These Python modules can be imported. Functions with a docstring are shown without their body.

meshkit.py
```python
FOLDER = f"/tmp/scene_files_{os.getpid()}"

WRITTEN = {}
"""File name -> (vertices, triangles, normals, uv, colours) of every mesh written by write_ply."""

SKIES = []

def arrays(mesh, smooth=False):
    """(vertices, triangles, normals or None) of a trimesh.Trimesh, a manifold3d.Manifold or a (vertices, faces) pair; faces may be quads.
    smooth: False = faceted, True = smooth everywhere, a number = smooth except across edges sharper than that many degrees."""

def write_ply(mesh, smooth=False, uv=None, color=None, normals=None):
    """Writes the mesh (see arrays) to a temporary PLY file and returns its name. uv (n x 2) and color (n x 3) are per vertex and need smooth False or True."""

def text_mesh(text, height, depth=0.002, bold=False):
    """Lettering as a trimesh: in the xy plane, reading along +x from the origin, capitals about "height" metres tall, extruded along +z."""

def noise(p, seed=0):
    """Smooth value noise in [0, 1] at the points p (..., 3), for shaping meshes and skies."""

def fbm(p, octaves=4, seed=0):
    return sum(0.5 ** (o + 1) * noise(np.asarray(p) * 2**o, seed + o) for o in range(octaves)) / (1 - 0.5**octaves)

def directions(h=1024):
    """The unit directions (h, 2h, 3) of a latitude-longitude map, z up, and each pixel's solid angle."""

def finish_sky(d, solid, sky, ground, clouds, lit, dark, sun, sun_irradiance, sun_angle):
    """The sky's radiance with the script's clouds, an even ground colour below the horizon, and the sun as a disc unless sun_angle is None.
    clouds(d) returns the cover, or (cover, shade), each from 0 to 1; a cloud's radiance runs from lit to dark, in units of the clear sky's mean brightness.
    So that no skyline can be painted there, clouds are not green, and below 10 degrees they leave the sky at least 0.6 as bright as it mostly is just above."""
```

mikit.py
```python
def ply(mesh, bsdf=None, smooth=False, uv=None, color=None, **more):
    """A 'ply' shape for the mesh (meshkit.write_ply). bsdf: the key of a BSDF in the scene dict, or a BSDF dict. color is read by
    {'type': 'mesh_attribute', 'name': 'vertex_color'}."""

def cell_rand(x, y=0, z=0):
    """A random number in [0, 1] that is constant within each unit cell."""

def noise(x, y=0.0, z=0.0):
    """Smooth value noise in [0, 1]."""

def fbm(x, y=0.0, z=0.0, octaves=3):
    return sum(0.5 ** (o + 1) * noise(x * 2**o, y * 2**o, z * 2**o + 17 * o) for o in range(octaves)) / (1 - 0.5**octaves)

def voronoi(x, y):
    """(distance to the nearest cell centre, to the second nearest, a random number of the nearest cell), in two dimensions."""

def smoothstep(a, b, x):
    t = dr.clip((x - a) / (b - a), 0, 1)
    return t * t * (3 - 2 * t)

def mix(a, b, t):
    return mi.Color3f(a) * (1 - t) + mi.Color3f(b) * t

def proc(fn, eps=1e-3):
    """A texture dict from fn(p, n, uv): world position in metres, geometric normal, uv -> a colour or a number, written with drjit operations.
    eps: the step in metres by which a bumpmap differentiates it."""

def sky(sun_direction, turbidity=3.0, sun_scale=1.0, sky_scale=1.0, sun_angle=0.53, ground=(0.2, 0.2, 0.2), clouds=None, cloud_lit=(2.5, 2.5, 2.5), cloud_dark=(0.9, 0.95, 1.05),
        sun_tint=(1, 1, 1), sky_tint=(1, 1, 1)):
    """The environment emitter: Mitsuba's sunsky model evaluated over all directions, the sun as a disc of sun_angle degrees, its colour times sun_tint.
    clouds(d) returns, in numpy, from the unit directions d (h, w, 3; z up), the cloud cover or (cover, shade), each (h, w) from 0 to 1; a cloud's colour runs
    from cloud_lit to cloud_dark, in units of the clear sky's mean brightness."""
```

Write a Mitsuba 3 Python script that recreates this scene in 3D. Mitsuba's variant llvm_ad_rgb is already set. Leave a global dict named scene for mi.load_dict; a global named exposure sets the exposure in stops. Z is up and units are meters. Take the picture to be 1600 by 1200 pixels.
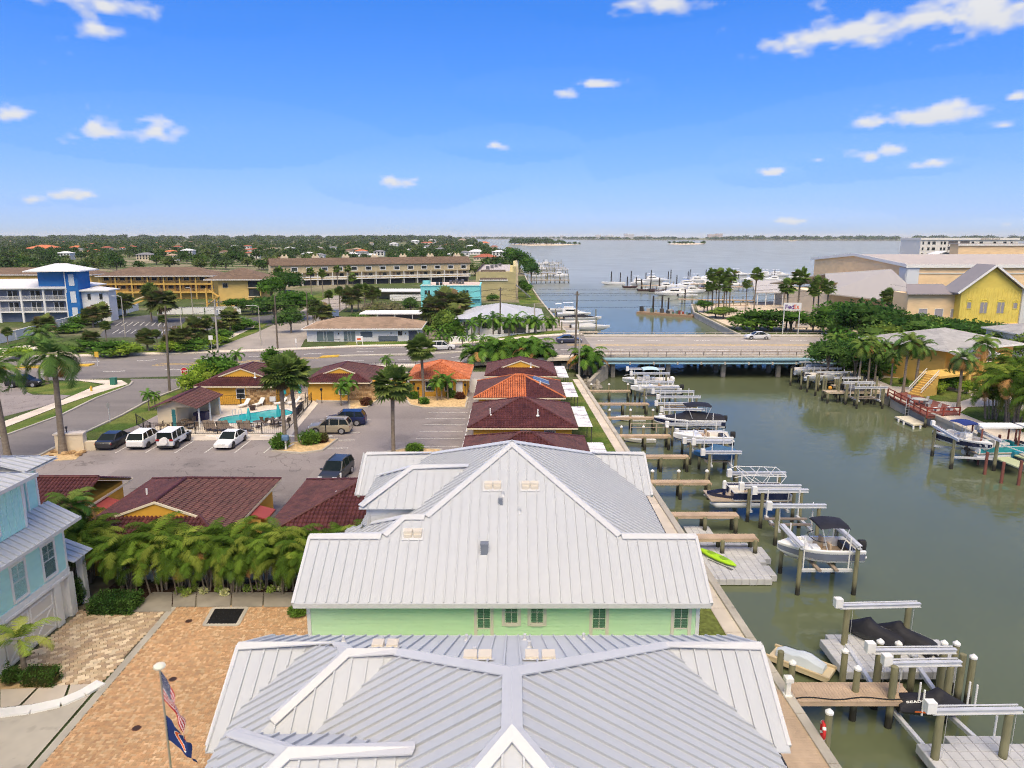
import math, random
import numpy as np
import mitsuba as mi
import drjit as dr
import mikit, meshkit
from mikit import proc, fbm, noise, voronoi, cell_rand, smoothstep, mix
from shapely.geometry import Polygon, box as sbox, LineString, Point
from shapely import affinity
import shapely

T = mi.ScalarTransform4f
scene, labels = {}, {}
rng = np.random.default_rng(7)

# ---------------------------------------------------------------- camera, light, exposure
EYE, PITCH, FPX = 21.0, math.radians(11.7), 1110.0          # eye height, downward tilt, focal length in photo pixels (1600 wide)
CT, ST = math.cos(PITCH), math.sin(PITCH)
scene['camera'] = {'type': 'perspective', 'fov': math.degrees(2 * math.atan(800 / FPX)), 'fov_axis': 'x', 'near_clip': 0.5, 'far_clip': 60000.0,
                   'to_world': T().look_at(origin=[0, 0, EYE], target=[0, CT, EYE - ST], up=[0, 0, 1])}


def ray(px, py):
    a, b = (px - 800) / FPX, (600 - py) / FPX
    return np.array([a, CT + b * ST, -ST + b * CT])


def G(px, py, z=0.0):                                       # where the sight line through a photo pixel meets the level z
    d = ray(px, py)
    return np.array([0, 0, EYE]) + d * ((z - EYE) / d[2])


def V(px, py, Y):                                           # ... and the upright plane y = Y
    d = ray(px, py)
    return np.array([0, 0, EYE]) + d * (Y / d[1])


def sight(p):                                               # world point -> photo pixel, for sorting things from left to right
    x, y, z = p[0], p[1], p[2] - EYE
    dep = y * CT - z * ST
    return 800 + FPX * x / dep, 600 - FPX * (y * ST + z * CT) / dep


CLOUDS = [(190, 207, 92, 24), (25, 181, 32, 12), (890, 147, 42, 12), (925, 133, 34, 8), (1450, 178, 64, 18), (1363, 192, 22, 9), (1375, 241, 54, 17), (1278, 250, 24, 7), (1207, 270, 20, 8),
          (620, 285, 42, 14), (800, 346, 26, 11), (127, 305, 40, 12), (45, 312, 22, 10), (1330, 52, 130, 26), (1480, 30, 170, 36), (1260, 66, 50, 22), (140, 8, 84, 16), (150, 48, 36, 11),
          (1570, 195, 20, 6), (1590, 152, 14, 7), (1575, 350, 30, 6), (1050, 4, 60, 16), (780, 230, 26, 7), (1440, 258, 30, 8), (1240, 345, 60, 7)]


def cloud_cover(d):
    az, el = np.arctan2(d[..., 0], d[..., 1]), np.arcsin(np.clip(d[..., 2], -1, 1))
    r = np.random.default_rng(5)
    spots = []
    for px, py, w, h in CLOUDS:
        q = ray(px, py); q = q / np.linalg.norm(q)
        spots.append((math.atan2(q[0], q[1]), math.asin(q[2]), w / FPX, h / FPX))
    for _ in range(420):                                    # denser unseen clouds, added over the rest of the sky to whiten the fill
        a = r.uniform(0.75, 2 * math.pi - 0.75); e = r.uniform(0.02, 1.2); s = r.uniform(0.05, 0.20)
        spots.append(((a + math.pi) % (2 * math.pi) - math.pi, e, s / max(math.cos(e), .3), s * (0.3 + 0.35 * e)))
    w_ = meshkit.fbm(np.stack([az * 18, el * 30, 0 * az + 2], -1), 3, 6) - .5
    n = meshkit.fbm(np.stack([az * 34 + w_ * 1.3, el * 80 + w_ * 1.5, 0 * az], -1), 6, 3)
    n2 = meshkit.fbm(np.stack([az * 60, el * 120, 0 * az + 4], -1), 4, 9)
    best, low = np.zeros(az.shape), np.zeros(az.shape)
    for a, e, w, h in spots:
        da = (az - a + math.pi) % (2 * math.pi) - math.pi
        de = (el - e) / h
        v = np.exp(-1.1 * ((da / w) ** 2 + np.where(de < 0, 1.7, 1.0) * de ** 2))
        low = np.where(v > best, np.clip(0.3 - 0.5 * de, 0, 1), low)
        best = np.maximum(best, v)
    c = best * 1.08 + (n - 0.5) * 1.7 + (n2 - 0.5) * 0.5
    cover = np.clip((c - 0.38) / 0.72, 0, 1) ** 1.15 * (best > 0.04) * 0.96
    haze = 0.66 * np.exp(-np.clip(el, 0, 2) / 0.12)   # milky air towards the horizon
    return np.maximum(cover, haze), 0.5 * low


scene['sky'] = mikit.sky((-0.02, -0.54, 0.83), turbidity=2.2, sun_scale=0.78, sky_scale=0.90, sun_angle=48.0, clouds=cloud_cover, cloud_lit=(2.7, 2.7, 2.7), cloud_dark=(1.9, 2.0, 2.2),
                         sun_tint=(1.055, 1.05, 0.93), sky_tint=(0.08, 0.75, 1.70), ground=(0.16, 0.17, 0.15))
exposure = 1.86

# ---------------------------------------------------------------- mesh tools
def rot2(x, y, a):
    c, s = math.cos(a), math.sin(a)
    return x * c - y * s, x * s + y * c


class MB:
    """Collects boxes, bars, slabs and lofts into one mesh."""
    def __init__(s):
        s.v, s.f, s.c, s.n = [], [], [], 0

    def add(s, v, f, c=None):
        v, f = np.asarray(v, float), np.asarray(f, int)
        if f.shape[1] == 4:
            f = np.vstack([f[:, [0, 1, 2]], f[:, [0, 2, 3]]])
        s.v.append(v); s.f.append(f + s.n); s.n += len(v)
        if c is not None:
            s.c.append(np.broadcast_to(np.asarray(c, float), v.shape))
        return s

    BF = np.array([[0, 3, 2, 1], [4, 5, 6, 7], [0, 1, 5, 4], [1, 2, 6, 5], [2, 3, 7, 6], [3, 0, 4, 7]])

    def box(s, x0, y0, z0, x1, y1, z1, c=None):
        return s.add([[x0, y0, z0], [x1, y0, z0], [x1, y1, z0], [x0, y1, z0], [x0, y0, z1], [x1, y0, z1], [x1, y1, z1], [x0, y1, z1]], MB.BF, c)

    def cbox(s, x, y, z, w, d, h, rz=0.0, c=None):          # centre of the base, size
        q = [rot2(a * w / 2, b * d / 2, rz) for a, b in ((-1, -1), (1, -1), (1, 1), (-1, 1))]
        return s.add([[x + a, y + b, z] for a, b in q] + [[x + a, y + b, z + h] for a, b in q], MB.BF, c)

    def beam(s, p, q, w, h, c=None):                        # rectangular bar, w across and h upright
        p, q = np.asarray(p, float), np.asarray(q, float)
        d = (q - p) / max(np.linalg.norm(q - p), 1e-9)
        x = np.cross(d, [0, 0, 1]) if abs(d[2]) < 0.98 else np.array([1.0, 0, 0])
        x /= np.linalg.norm(x); y = np.cross(x, d)
        k = [x * a * w / 2 + y * b * h / 2 for a, b in ((-1, -1), (1, -1), (1, 1), (-1, 1))]
        return s.add([p + e for e in k] + [q + e for e in k], MB.BF, c)

    def bar(s, p, q, r, r2=None, n=6, c=None):
        p, q = np.asarray(p, float), np.asarray(q, float)
        return s.tube([p, q], [r, r if r2 is None else r2], n, c)

    def tube(s, pts, rad, n=6, c=None):
        pts = np.asarray(pts, float); rad = np.broadcast_to(rad, len(pts))
        d = np.gradient(pts, axis=0); d /= np.linalg.norm(d, axis=1, keepdims=True) + 1e-12
        up = np.array([0, 0, 1.0]) if abs(d[0][2]) < 0.9 else np.array([1.0, 0, 0])
        rings = []
        for i in range(len(pts)):
            x = np.cross(d[i], up); x /= np.linalg.norm(x) + 1e-12; y = np.cross(x, d[i])
            a = np.arange(n) * 2 * math.pi / n
            rings.append(pts[i] + rad[i] * (np.outer(np.cos(a), x) + np.outer(np.sin(a), y)))
        return s.loft(rings, True, c)

    def loft(s, rings, cap=True, c=None, closed=True):
        rings = np.asarray(rings, float); m, n = rings.shape[:2]
        v = rings.reshape(-1, 3); k = n if closed else n - 1
        f = [[i * n + j, i * n + (j + 1) % n, (i + 1) * n + (j + 1) % n, (i + 1) * n + j] for i in range(m - 1) for j in range(k)]
        s.add(v, f, c)
        if cap:
            for r, o in ((rings[0], 1), (rings[-1], 0)):
                cen = r.mean(0); idx = [[n, (j + 1) % n, j] if o else [n, j, (j + 1) % n] for j in range(n)]
                s.add(np.vstack([r, cen]), idx, c)
        return s

    def slab(s, pts, t, c=None):                            # flat convex polygon in space, t thick (downwards)
        p = np.asarray(pts, float); n = len(p)
        q = p - np.array([0, 0, t])
        f = [[0, i, i + 1] for i in range(1, n - 1)] + [[n, n + i + 1, n + i] for i in range(1, n - 1)]
        g = [[i, n + i, n + (i + 1) % n] for i in range(n)] + [[i, n + (i + 1) % n, (i + 1) % n] for i in range(n)]
        return s.add(np.vstack([p, q]), f + g, c)

    def prism(s, poly, z0, z1, c=None):                     # shapely polygon with any outline
        for g in getattr(poly, 'geoms', [poly]):
            if g.is_empty or g.area < 1e-9 or g.geom_type != 'Polygon':
                continue
            import trimesh
            g = shapely.remove_repeated_points(g, 1e-6)
            m = trimesh.creation.extrude_polygon(g, z1 - z0, engine='earcut')
            s.add(np.array(m.vertices) + [0, 0, z0], m.faces, c)
        return s

    def sheet(s, poly, z, c=None):                          # flat sheet: a number or a function z(x, y)
        import trimesh
        for g in getattr(poly, 'geoms', [poly]):
            if g.is_empty or g.geom_type != 'Polygon' or g.area < 1e-6:
                continue
            v, f = trimesh.creation.triangulate_polygon(g, engine='earcut')
            zz = z(v[:, 0], v[:, 1]) if callable(z) else np.full(len(v), float(z))
            a = v[f]; flip = np.cross(a[:, 1] - a[:, 0], a[:, 2] - a[:, 0]) < 0
            f = np.where(flip[:, None], f[:, ::-1], f)
            s.add(np.column_stack([v, zz]), f, c)
        return s

    def ball(s, c0, r, n=8, m=5, c=None):
        r = np.broadcast_to(r, 3)
        th = np.linspace(0.02, math.pi - 0.02, m + 1); ph = np.arange(n) * 2 * math.pi / n
        return s.loft([[(c0[0] + r[0] * math.sin(t) * math.cos(p), c0[1] + r[1] * math.sin(t) * math.sin(p), c0[2] - r[2] * math.cos(t)) for p in ph] for t in th], True, c)

    def quad(s, a, b, c_, d, col=None):
        return s.add([a, b, c_, d], [[0, 1, 2, 3]], col)

    def turn(s, ang, loc=(0, 0, 0), scale=1.0):             # rotate about z, scale and move everything so far
        c, n = math.cos(ang), math.sin(ang)
        M = np.array([[c, -n, 0], [n, c, 0], [0, 0, 1]])
        s.v = [(x * scale) @ M.T + np.asarray(loc, float) for x in s.v]
        return s

    def mesh(s):
        return np.vstack(s.v), np.vstack(s.f)

    def col(s):
        return np.vstack(s.c) if s.c else None


# ---------------------------------------------------------------- names, labels
POS = {}
_used = {}


def numbered(key):
    k = _used.get(key, -1) + 1
    _used[key] = k
    return key if k == 0 else f'{key}_{k:03d}'


class Thing:
    def __init__(s, name, label=None, cat=None, loc=(0, 0, 0), rot=0.0, group=None, kind=None, scale=1.0):
        s.key = numbered(name)
        s.loc, s.rot = np.asarray(loc, float), rot
        s.M = T().translate([float(v) for v in loc]).rotate([0, 0, 1], math.degrees(rot)).scale(scale)
        lab = {}
        if label: lab['label'] = label
        if cat: lab['category'] = cat
        if group: lab['group'] = group
        if kind: lab['kind'] = kind
        labels[s.key] = lab
        POS[s.key] = s.loc

    def part(s, name, mb, m, under=None, smooth=False, label=None, kind=None, own=None):
        if isinstance(mb, MB):
            if mb.n == 0:
                return None
            mesh, col = mb.mesh(), mb.col()
        else:
            mesh, col = mb, None
        k = s.key if name is None else numbered((under or s.key) + '__' + name)
        scene[k] = mikit.ply(mesh, m, smooth=smooth, color=col, to_world=s.M)
        if label or kind:
            labels[k] = {a: b for a, b in (('label', label), ('kind', kind)) if b}
        return k

    def copy(s, label=None, loc=(0, 0, 0), rot=0.0, group=None, scale=1.0):
        L = labels[s.key]
        base = s.key[:-4] if s.key[-4:-3] == '_' and s.key[-3:].isdigit() else s.key
        t = Thing(base, label or L.get('label'), L.get('category'), loc, rot, group or L.get('group'), L.get('kind'), scale)
        for k in [k for k in scene if k.startswith(s.key + '__') or k == s.key]:
            scene[t.key + k[len(s.key):]] = {**scene[k], 'to_world': t.M}
            if k in labels and k != s.key:
                labels[t.key + k[len(s.key):]] = dict(labels[k])
        return t


def solo(name, mb, m, label=None, cat=None, group=None, kind=None, smooth=False):
    t = Thing(name, label, cat, group=group, kind=kind)
    t.part(None, mb, m, smooth=smooth)
    POS[t.key] = np.vstack(mb.v).mean(0) if isinstance(mb, MB) else np.asarray(mb[0]).mean(0)
    return t


def setting(name, mb, m):
    return solo(name, mb, m, kind='structure')


ORD = ['leftmost', 'second from the left', 'third from the left', 'fourth from the left', 'fifth from the left', 'sixth from the left', 'seventh from the left', 'eighth from the left',
       'ninth from the left', 'tenth from the left', 'eleventh from the left', 'twelfth from the left', 'thirteenth from the left', 'fourteenth from the left', 'fifteenth from the left']


def rank(things, tail, axis='x', words=None):
    """Ends each label with the thing's place in its row: '..., third from the left of <tail>'."""
    ks = [t.key if isinstance(t, Thing) else t for t in things]
    order = sorted(ks, key=(lambda k: sight(POS[k])[0]) if axis == 'x' else (lambda k: POS[k][1]))
    n = len(order)
    for i, k in enumerate(order):
        if axis == 'x':
            w = ORD[i] if i < len(ORD) else None
            if n - 1 - i < len(ORD) and (w is None or n - 1 - i < i):
                w = ORD[n - 1 - i].replace('left', 'right')
            if w is None:
                w = 'in the middle'
        else:
            w = ORD[min(i, 14)].replace('leftmost', 'nearest').replace('from the left', 'nearest')
        labels[k]['label'] = f"{labels[k]['label']}, {w} {tail}"


# ---------------------------------------------------------------- materials (linear base colours)
def rgb(c):
    return {'type': 'rgb', 'value': [float(x) for x in c]}


def mat(name, c, rough=0.6, spec=0.5, metal=0.0, bump=None, clear=0.0):
    b = {'type': 'principled', 'base_color': proc(c) if callable(c) else (c if isinstance(c, dict) else rgb(c)), 'roughness': rough, 'specular': spec, 'metallic': metal}
    if clear: b['clearcoat'] = clear; b['clearcoat_gloss'] = 0.95
    if bump: b = {'type': 'bumpmap', 'arbitrary': {**proc(bump[0], bump[2] if len(bump) > 2 else 0.01)}, 'bsdf': b, 'scale': bump[1]}
    scene[name] = {'type': 'twosided', 'bsdf': b}
    return name


_plain = {}


def P(r, g, b, rough=0.55, metal=0.0, clear=0.0):           # a plain paint, made once
    k = (r, g, b, rough, metal, clear)
    if k not in _plain:
        _plain[k] = mat(f'paint_{len(_plain)}', (r, g, b), rough, 0.4, metal, None, clear)
    return _plain[k]


VC = {'type': 'mesh_attribute', 'name': 'vertex_color'}
scene['leaf'] = {'type': 'principledthin', 'base_color': VC, 'roughness': 0.55, 'diff_trans': 0.55, 'spec_trans': 0.0, 'eta': 1.4}
mat('by_vertex', dict(VC), 0.7, 0.3)
mat('by_vertex_gloss', dict(VC), 0.35, 0.5)

def cracks(p, k):                                           # tar sealed cracks and patches
    a, b, c = voronoi(p.x * k + 1.5 * fbm(p.x * .4, p.y * .4, 0, 3), p.y * k + 1.5 * fbm(p.x * .4 + 9, p.y * .4, 0, 3))
    return (1 - 0.34 * (1 - smoothstep(0.006, 0.03, b - a)) * smoothstep(.35, .6, noise(p.x * .09, p.y * .09, 4))) * (1 - 0.13 * smoothstep(.80, .82, cell_rand(p.x * .11 + 3, p.y * .16)))


mat('asphalt', lambda p, n, uv: cracks(p, .11) * mi.Color3f(0.245, 0.215, 0.208) * (0.72 + 0.42 * fbm(p.x * 0.16, p.y * 0.16, 0, 4) + 0.14 * noise(p.x * 9, p.y * 9) - 0.16 * smoothstep(0.6, 0.75, fbm(p.x * .33 + 7, p.y * .33, 1, 4))), 0.85, 0.3)
mat('asphalt_dark', lambda p, n, uv: mi.Color3f(0.085, 0.083, 0.088) * (0.8 + 0.4 * fbm(p.x * 0.4, p.y * 0.4, 0, 3)), 0.85, 0.3)
mat('road_grey', lambda p, n, uv: mi.Color3f(0.175, 0.158, 0.152) * (0.76 + 0.40 * fbm(p.x * 0.10, p.y * 0.5, 0, 4) + 0.1 * noise(p.x * 6, p.y * 6)), 0.85, 0.3)
mat('street_pale', lambda p, n, uv: mi.Color3f(0.27, 0.24, 0.215) * (0.78 + 0.4 * fbm(p.x * 0.3, p.y * 0.3, 0, 4)), 0.85, 0.3)
mat('concrete', lambda p, n, uv: mi.Color3f(0.42, 0.385, 0.33) * (0.70 + 0.5 * fbm(p.x * 0.7, p.y * 0.7, p.z * 0.7, 4) - 0.15 * smoothstep(.6, .8, fbm(p.x * 2.2, p.y * 2.2, p.z * 3, 3))), 0.8, 0.3)
mat('concrete_dirty', lambda p, n, uv: mi.Color3f(0.27, 0.245, 0.21) * (0.55 + 0.9 * fbm(p.x * 0.9, p.y * 0.9, p.z * 2.0, 4)), 0.85, 0.3)
mat('paving_pale', lambda p, n, uv: mi.Color3f(0.56, 0.49, 0.41) * (0.78 + 0.4 * fbm(p.x * 0.6, p.y * 0.6, 0, 4)), 0.8, 0.3)
mat('lawn', lambda p, n, uv: mix((0.060, 0.105, 0.016), (0.125, 0.145, 0.035), smoothstep(0.3, 0.7, fbm(p.x * 0.35, p.y * 0.35, 0, 4))) * (0.70 + 0.6 * noise(p.x * 7, p.y * 7)), 0.9, 0.2,
    bump=(lambda p, n, uv: fbm(p.x * 9, p.y * 9, 0, 2), 0.05, 0.03))
mat('ground', lambda p, n, uv: mix((0.055, 0.075, 0.025), (0.17, 0.15, 0.10), smoothstep(0.42, 0.66, fbm(p.x * 0.05, p.y * 0.05, 0, 4))) * (0.7 + 0.6 * noise(p.x * 2, p.y * 2)), 0.9, 0.2)
mat('gravel', lambda p, n, uv: mi.Color3f(0.52, 0.37, 0.20) * (0.62 + 0.75 * fbm(p.x * 4.5, p.y * 4.5, 0, 3)), 0.9, 0.2, bump=(lambda p, n, uv: noise(p.x * 16, p.y * 16), 0.03, 0.02))
mat('mulch', lambda p, n, uv: mi.Color3f(0.050, 0.030, 0.022) * (0.5 + 1.0 * noise(p.x * 11, p.y * 11)), 0.95, 0.1)
mat('sand', lambda p, n, uv: mi.Color3f(0.46, 0.38, 0.29) * (0.75 + 0.5 * fbm(p.x * 0.5, p.y * 0.5, 0, 4)), 0.9, 0.2)
mat('road_paint', lambda p, n, uv: mi.Color3f(0.66, 0.64, 0.60) * (0.75 + 0.4 * noise(p.x * 3, p.y * 3)), 0.7, 0.3)
mat('road_yellow', lambda p, n, uv: mi.Color3f(0.60, 0.38, 0.05) * (0.75 + 0.4 * noise(p.x * 3, p.y * 3)), 0.7, 0.3)
# painted standing seam steel, faintly streaked down the slope and dusty
mat('roof_metal', lambda p, n, uv: mi.Color3f(0.455, 0.472, 0.50) * (0.95 + 0.07 * fbm(p.x * 0.5, p.y * 0.5, p.z * .5, 3) + 0.02 * noise(p.x * 5, p.y * 5, p.z * 5)), 0.42, 0.4)
mat('roof_cap', lambda p, n, uv: mi.Color3f(0.53, 0.535, 0.55) * (0.94 + 0.08 * fbm(p.x, p.y, p.z, 3)), 0.36, 0.5)
mat('tile_maroon', lambda p, n, uv: mix((0.062, 0.018, 0.018), (0.105, 0.033, 0.030), cell_rand(p.x * 2.7, p.y * 2.7, p.z * 3)) * (0.65 + 0.75 * fbm(p.x * 0.7, p.y * 0.7, p.z, 3)), 0.55, 0.4)
mat('tile_orange', lambda p, n, uv: mix((0.44, 0.115, 0.035), (0.62, 0.20, 0.08), cell_rand(p.x * 2.7, p.y * 2.7, p.z * 3)) * (0.6 + 0.7 * fbm(p.x * 0.7, p.y * 0.7, p.z, 3)), 0.6, 0.4)
mat('shingle_brown', lambda p, n, uv: mi.Color3f(0.155, 0.108, 0.080) * (0.72 + 0.36 * fbm(p.x * 0.35, p.y * 0.35, p.z * .6, 3) + 0.28 * cell_rand(p.x * 1.1, p.y * 1.1, p.z * 3.2)), 0.9, 0.2)
mat('shingle_tan', lambda p, n, uv: mi.Color3f(0.27, 0.19, 0.135) * (0.72 + 0.36 * fbm(p.x * 0.35, p.y * 0.35, p.z * .6, 3) + 0.28 * cell_rand(p.x * 1.1, p.y * 1.1, p.z * 3.2)), 0.9, 0.2)
mat('shingle_grey', lambda p, n, uv: mi.Color3f(0.33, 0.32, 0.315) * (0.75 + 0.3 * fbm(p.x * 0.4, p.y * 0.4, p.z * .6, 3) + 0.22 * cell_rand(p.x * 1.3, p.y * 1.3, p.z * 3.2)), 0.9, 0.2)


def stucco(name, c):
    return mat(name, lambda p, n, uv: mi.Color3f(*c) * (0.82 + 0.28 * fbm(p.x * 0.5, p.y * 0.5, p.z * 0.9, 4)), 0.8, 0.3)


stucco('yellow_wall', (0.66, 0.36, 0.050)); stucco('cream_wall', (0.68, 0.58, 0.42)); stucco('tan_wall', (0.50, 0.41, 0.25)); stucco('white_wall', (0.72, 0.72, 0.72)); stucco('peach_wall', (0.84, 0.61, 0.36))
stucco('bright_yellow', (0.72, 0.57, 0.12)); stucco('khaki_wall', (0.43, 0.38, 0.20)); stucco('aqua_wall', (0.20, 0.60, 0.63)); stucco('gold_wall', (0.62, 0.40, 0.11)); stucco('blue_wall', (0.02, 0.14, 0.42))
mat('mint_paint', lambda p, n, uv: mi.Color3f(0.56, 0.80, 0.50) * (0.93 + 0.12 * fbm(p.x * 0.8, p.y * 3, p.z * 8, 3)), 0.6, 0.4)
mat('teal_paint', lambda p, n, uv: mi.Color3f(0.44, 0.75, 0.715) * (0.93 + 0.12 * fbm(p.x * 3, p.y * .8, p.z * 8, 3)), 0.6, 0.4)
mat('deck_wood', lambda p, n, uv: mi.Color3f(0.48, 0.355, 0.25) * (0.72 + 0.45 * fbm(p.x * 1.7, p.y * 1.7, p.z, 3)), 0.75, 0.3)
mat('deck_grey', lambda p, n, uv: mi.Color3f(0.44, 0.36, 0.27) * (0.65 + 0.6 * fbm(p.x * 1.7, p.y * 1.7, p.z, 3)), 0.8, 0.3)
mat('deck_red', lambda p, n, uv: mi.Color3f(0.20, 0.075, 0.058) * (0.7 + 0.6 * fbm(p.x * 1.7, p.y * 1.7, p.z, 3)), 0.75, 0.3)
mat('piling_wood', lambda p, n, uv: mix((0.035, 0.034, 0.028), (0.20, 0.19, 0.115), smoothstep(-0.9, -0.3, p.z + 0.3 * noise(p.x * 6, p.y * 6, p.z * 2))) * (0.65 + 0.7 * fbm(p.x * 4, p.y * 4, p.z * 1.2, 3)), 0.85, 0.2)
mat('bark', lambda p, n, uv: mi.Color3f(0.25, 0.205, 0.16) * (0.5 + 0.8 * fbm(p.x * 4, p.y * 4, p.z * 7, 3)), 0.9, 0.2)
mat('pole_wood', lambda p, n, uv: mi.Color3f(0.15, 0.125, 0.10) * (0.6 + 0.8 * fbm(p.x * 5, p.y * 5, p.z * 0.8, 3)), 0.9, 0.2)
mat('float_grey', lambda p, n, uv: mi.Color3f(0.47, 0.47, 0.475) * (0.82 + 0.3 * fbm(p.x * 1.5, p.y * 1.5, 0, 3)), 0.6, 0.4)
mat('aluminium', lambda p, n, uv: mi.Color3f(0.56, 0.57, 0.59) * (0.85 + 0.25 * fbm(p.x * 3, p.y * 3, p.z * 3, 2)), 0.35, 0.5, 0.1)
mat('white_paint', lambda p, n, uv: mi.Color3f(0.74, 0.735, 0.72) * (0.90 + 0.14 * fbm(p.x * 1.3, p.y * 1.3, p.z * 1.3, 3)), 0.5, 0.4)
mat('gelcoat', lambda p, n, uv: mi.Color3f(0.76, 0.755, 0.74) * (0.94 + 0.08 * fbm(p.x * 1.5, p.y * 1.5, p.z * 2, 3)), 0.22, 0.5)
mat('canvas_black', lambda p, n, uv: mi.Color3f(0.018, 0.018, 0.024) * (0.7 + 0.9 * fbm(p.x * 2.5, p.y * 2.5, p.z * 2.5, 3)), 0.7, 0.3)
mat('canvas_navy', lambda p, n, uv: mi.Color3f(0.013, 0.018, 0.075) * (0.7 + 0.8 * fbm(p.x * 2, p.y * 2, p.z * 2, 3)), 0.6, 0.3)
mat('rubber', (0.022, 0.022, 0.024), 0.75, 0.3)
mat('dark_glass', (0.012, 0.018, 0.019), 0.08, 0.16)
mat('window_dark', lambda p, n, uv: mi.Color3f(0.030, 0.036, 0.040) * (0.5 + 1.4 * cell_rand(p.x * .7, p.y * .7, p.z * .6)), 0.12, 0.3)
mat('blind_green', lambda p, n, uv: mi.Color3f(0.10, 0.20, 0.13) * (0.75 + 0.5 * smoothstep(-.3, .5, dr.sin(p.z * 90))), 0.15, 0.5)


def ripple(p, n, uv):
    return 0.55 * fbm(p.x * 0.55, p.y * 0.9, 0, 3) + 0.30 * noise(p.x * 2.6, p.y * 3.6) + 0.08 * noise(p.x * 7, p.y * 9)


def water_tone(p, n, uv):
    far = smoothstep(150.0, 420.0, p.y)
    c = mix((0.104, 0.122, 0.066), (0.27, 0.29, 0.29), far)  # paler far grey puts the reflection of an overcast sky into the colour
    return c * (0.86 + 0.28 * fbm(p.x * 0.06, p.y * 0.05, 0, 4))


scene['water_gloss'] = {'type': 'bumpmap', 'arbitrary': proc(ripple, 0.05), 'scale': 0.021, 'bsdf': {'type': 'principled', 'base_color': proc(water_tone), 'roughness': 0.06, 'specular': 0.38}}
scene['water_mat'] = {'type': 'twosided', 'bsdf': {'type': 'blendbsdf', 'weight': proc(lambda p, n, uv: 0.16 + 0.50 * smoothstep(110.0, 330.0, p.y)),     # more diffuse far out, muting the blue sky reflection
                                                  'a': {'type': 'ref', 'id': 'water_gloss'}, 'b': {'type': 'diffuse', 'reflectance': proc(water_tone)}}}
mat('pool_water', lambda p, n, uv: mi.Color3f(0.02, 0.36, 0.40) * (0.8 + 0.4 * fbm(p.x * 1.5, p.y * 1.5, 0, 3)), 0.06, 0.5, bump=(lambda p, n, uv: fbm(p.x * 2, p.y * 2, 0, 2), 0.03, 0.03))

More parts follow.
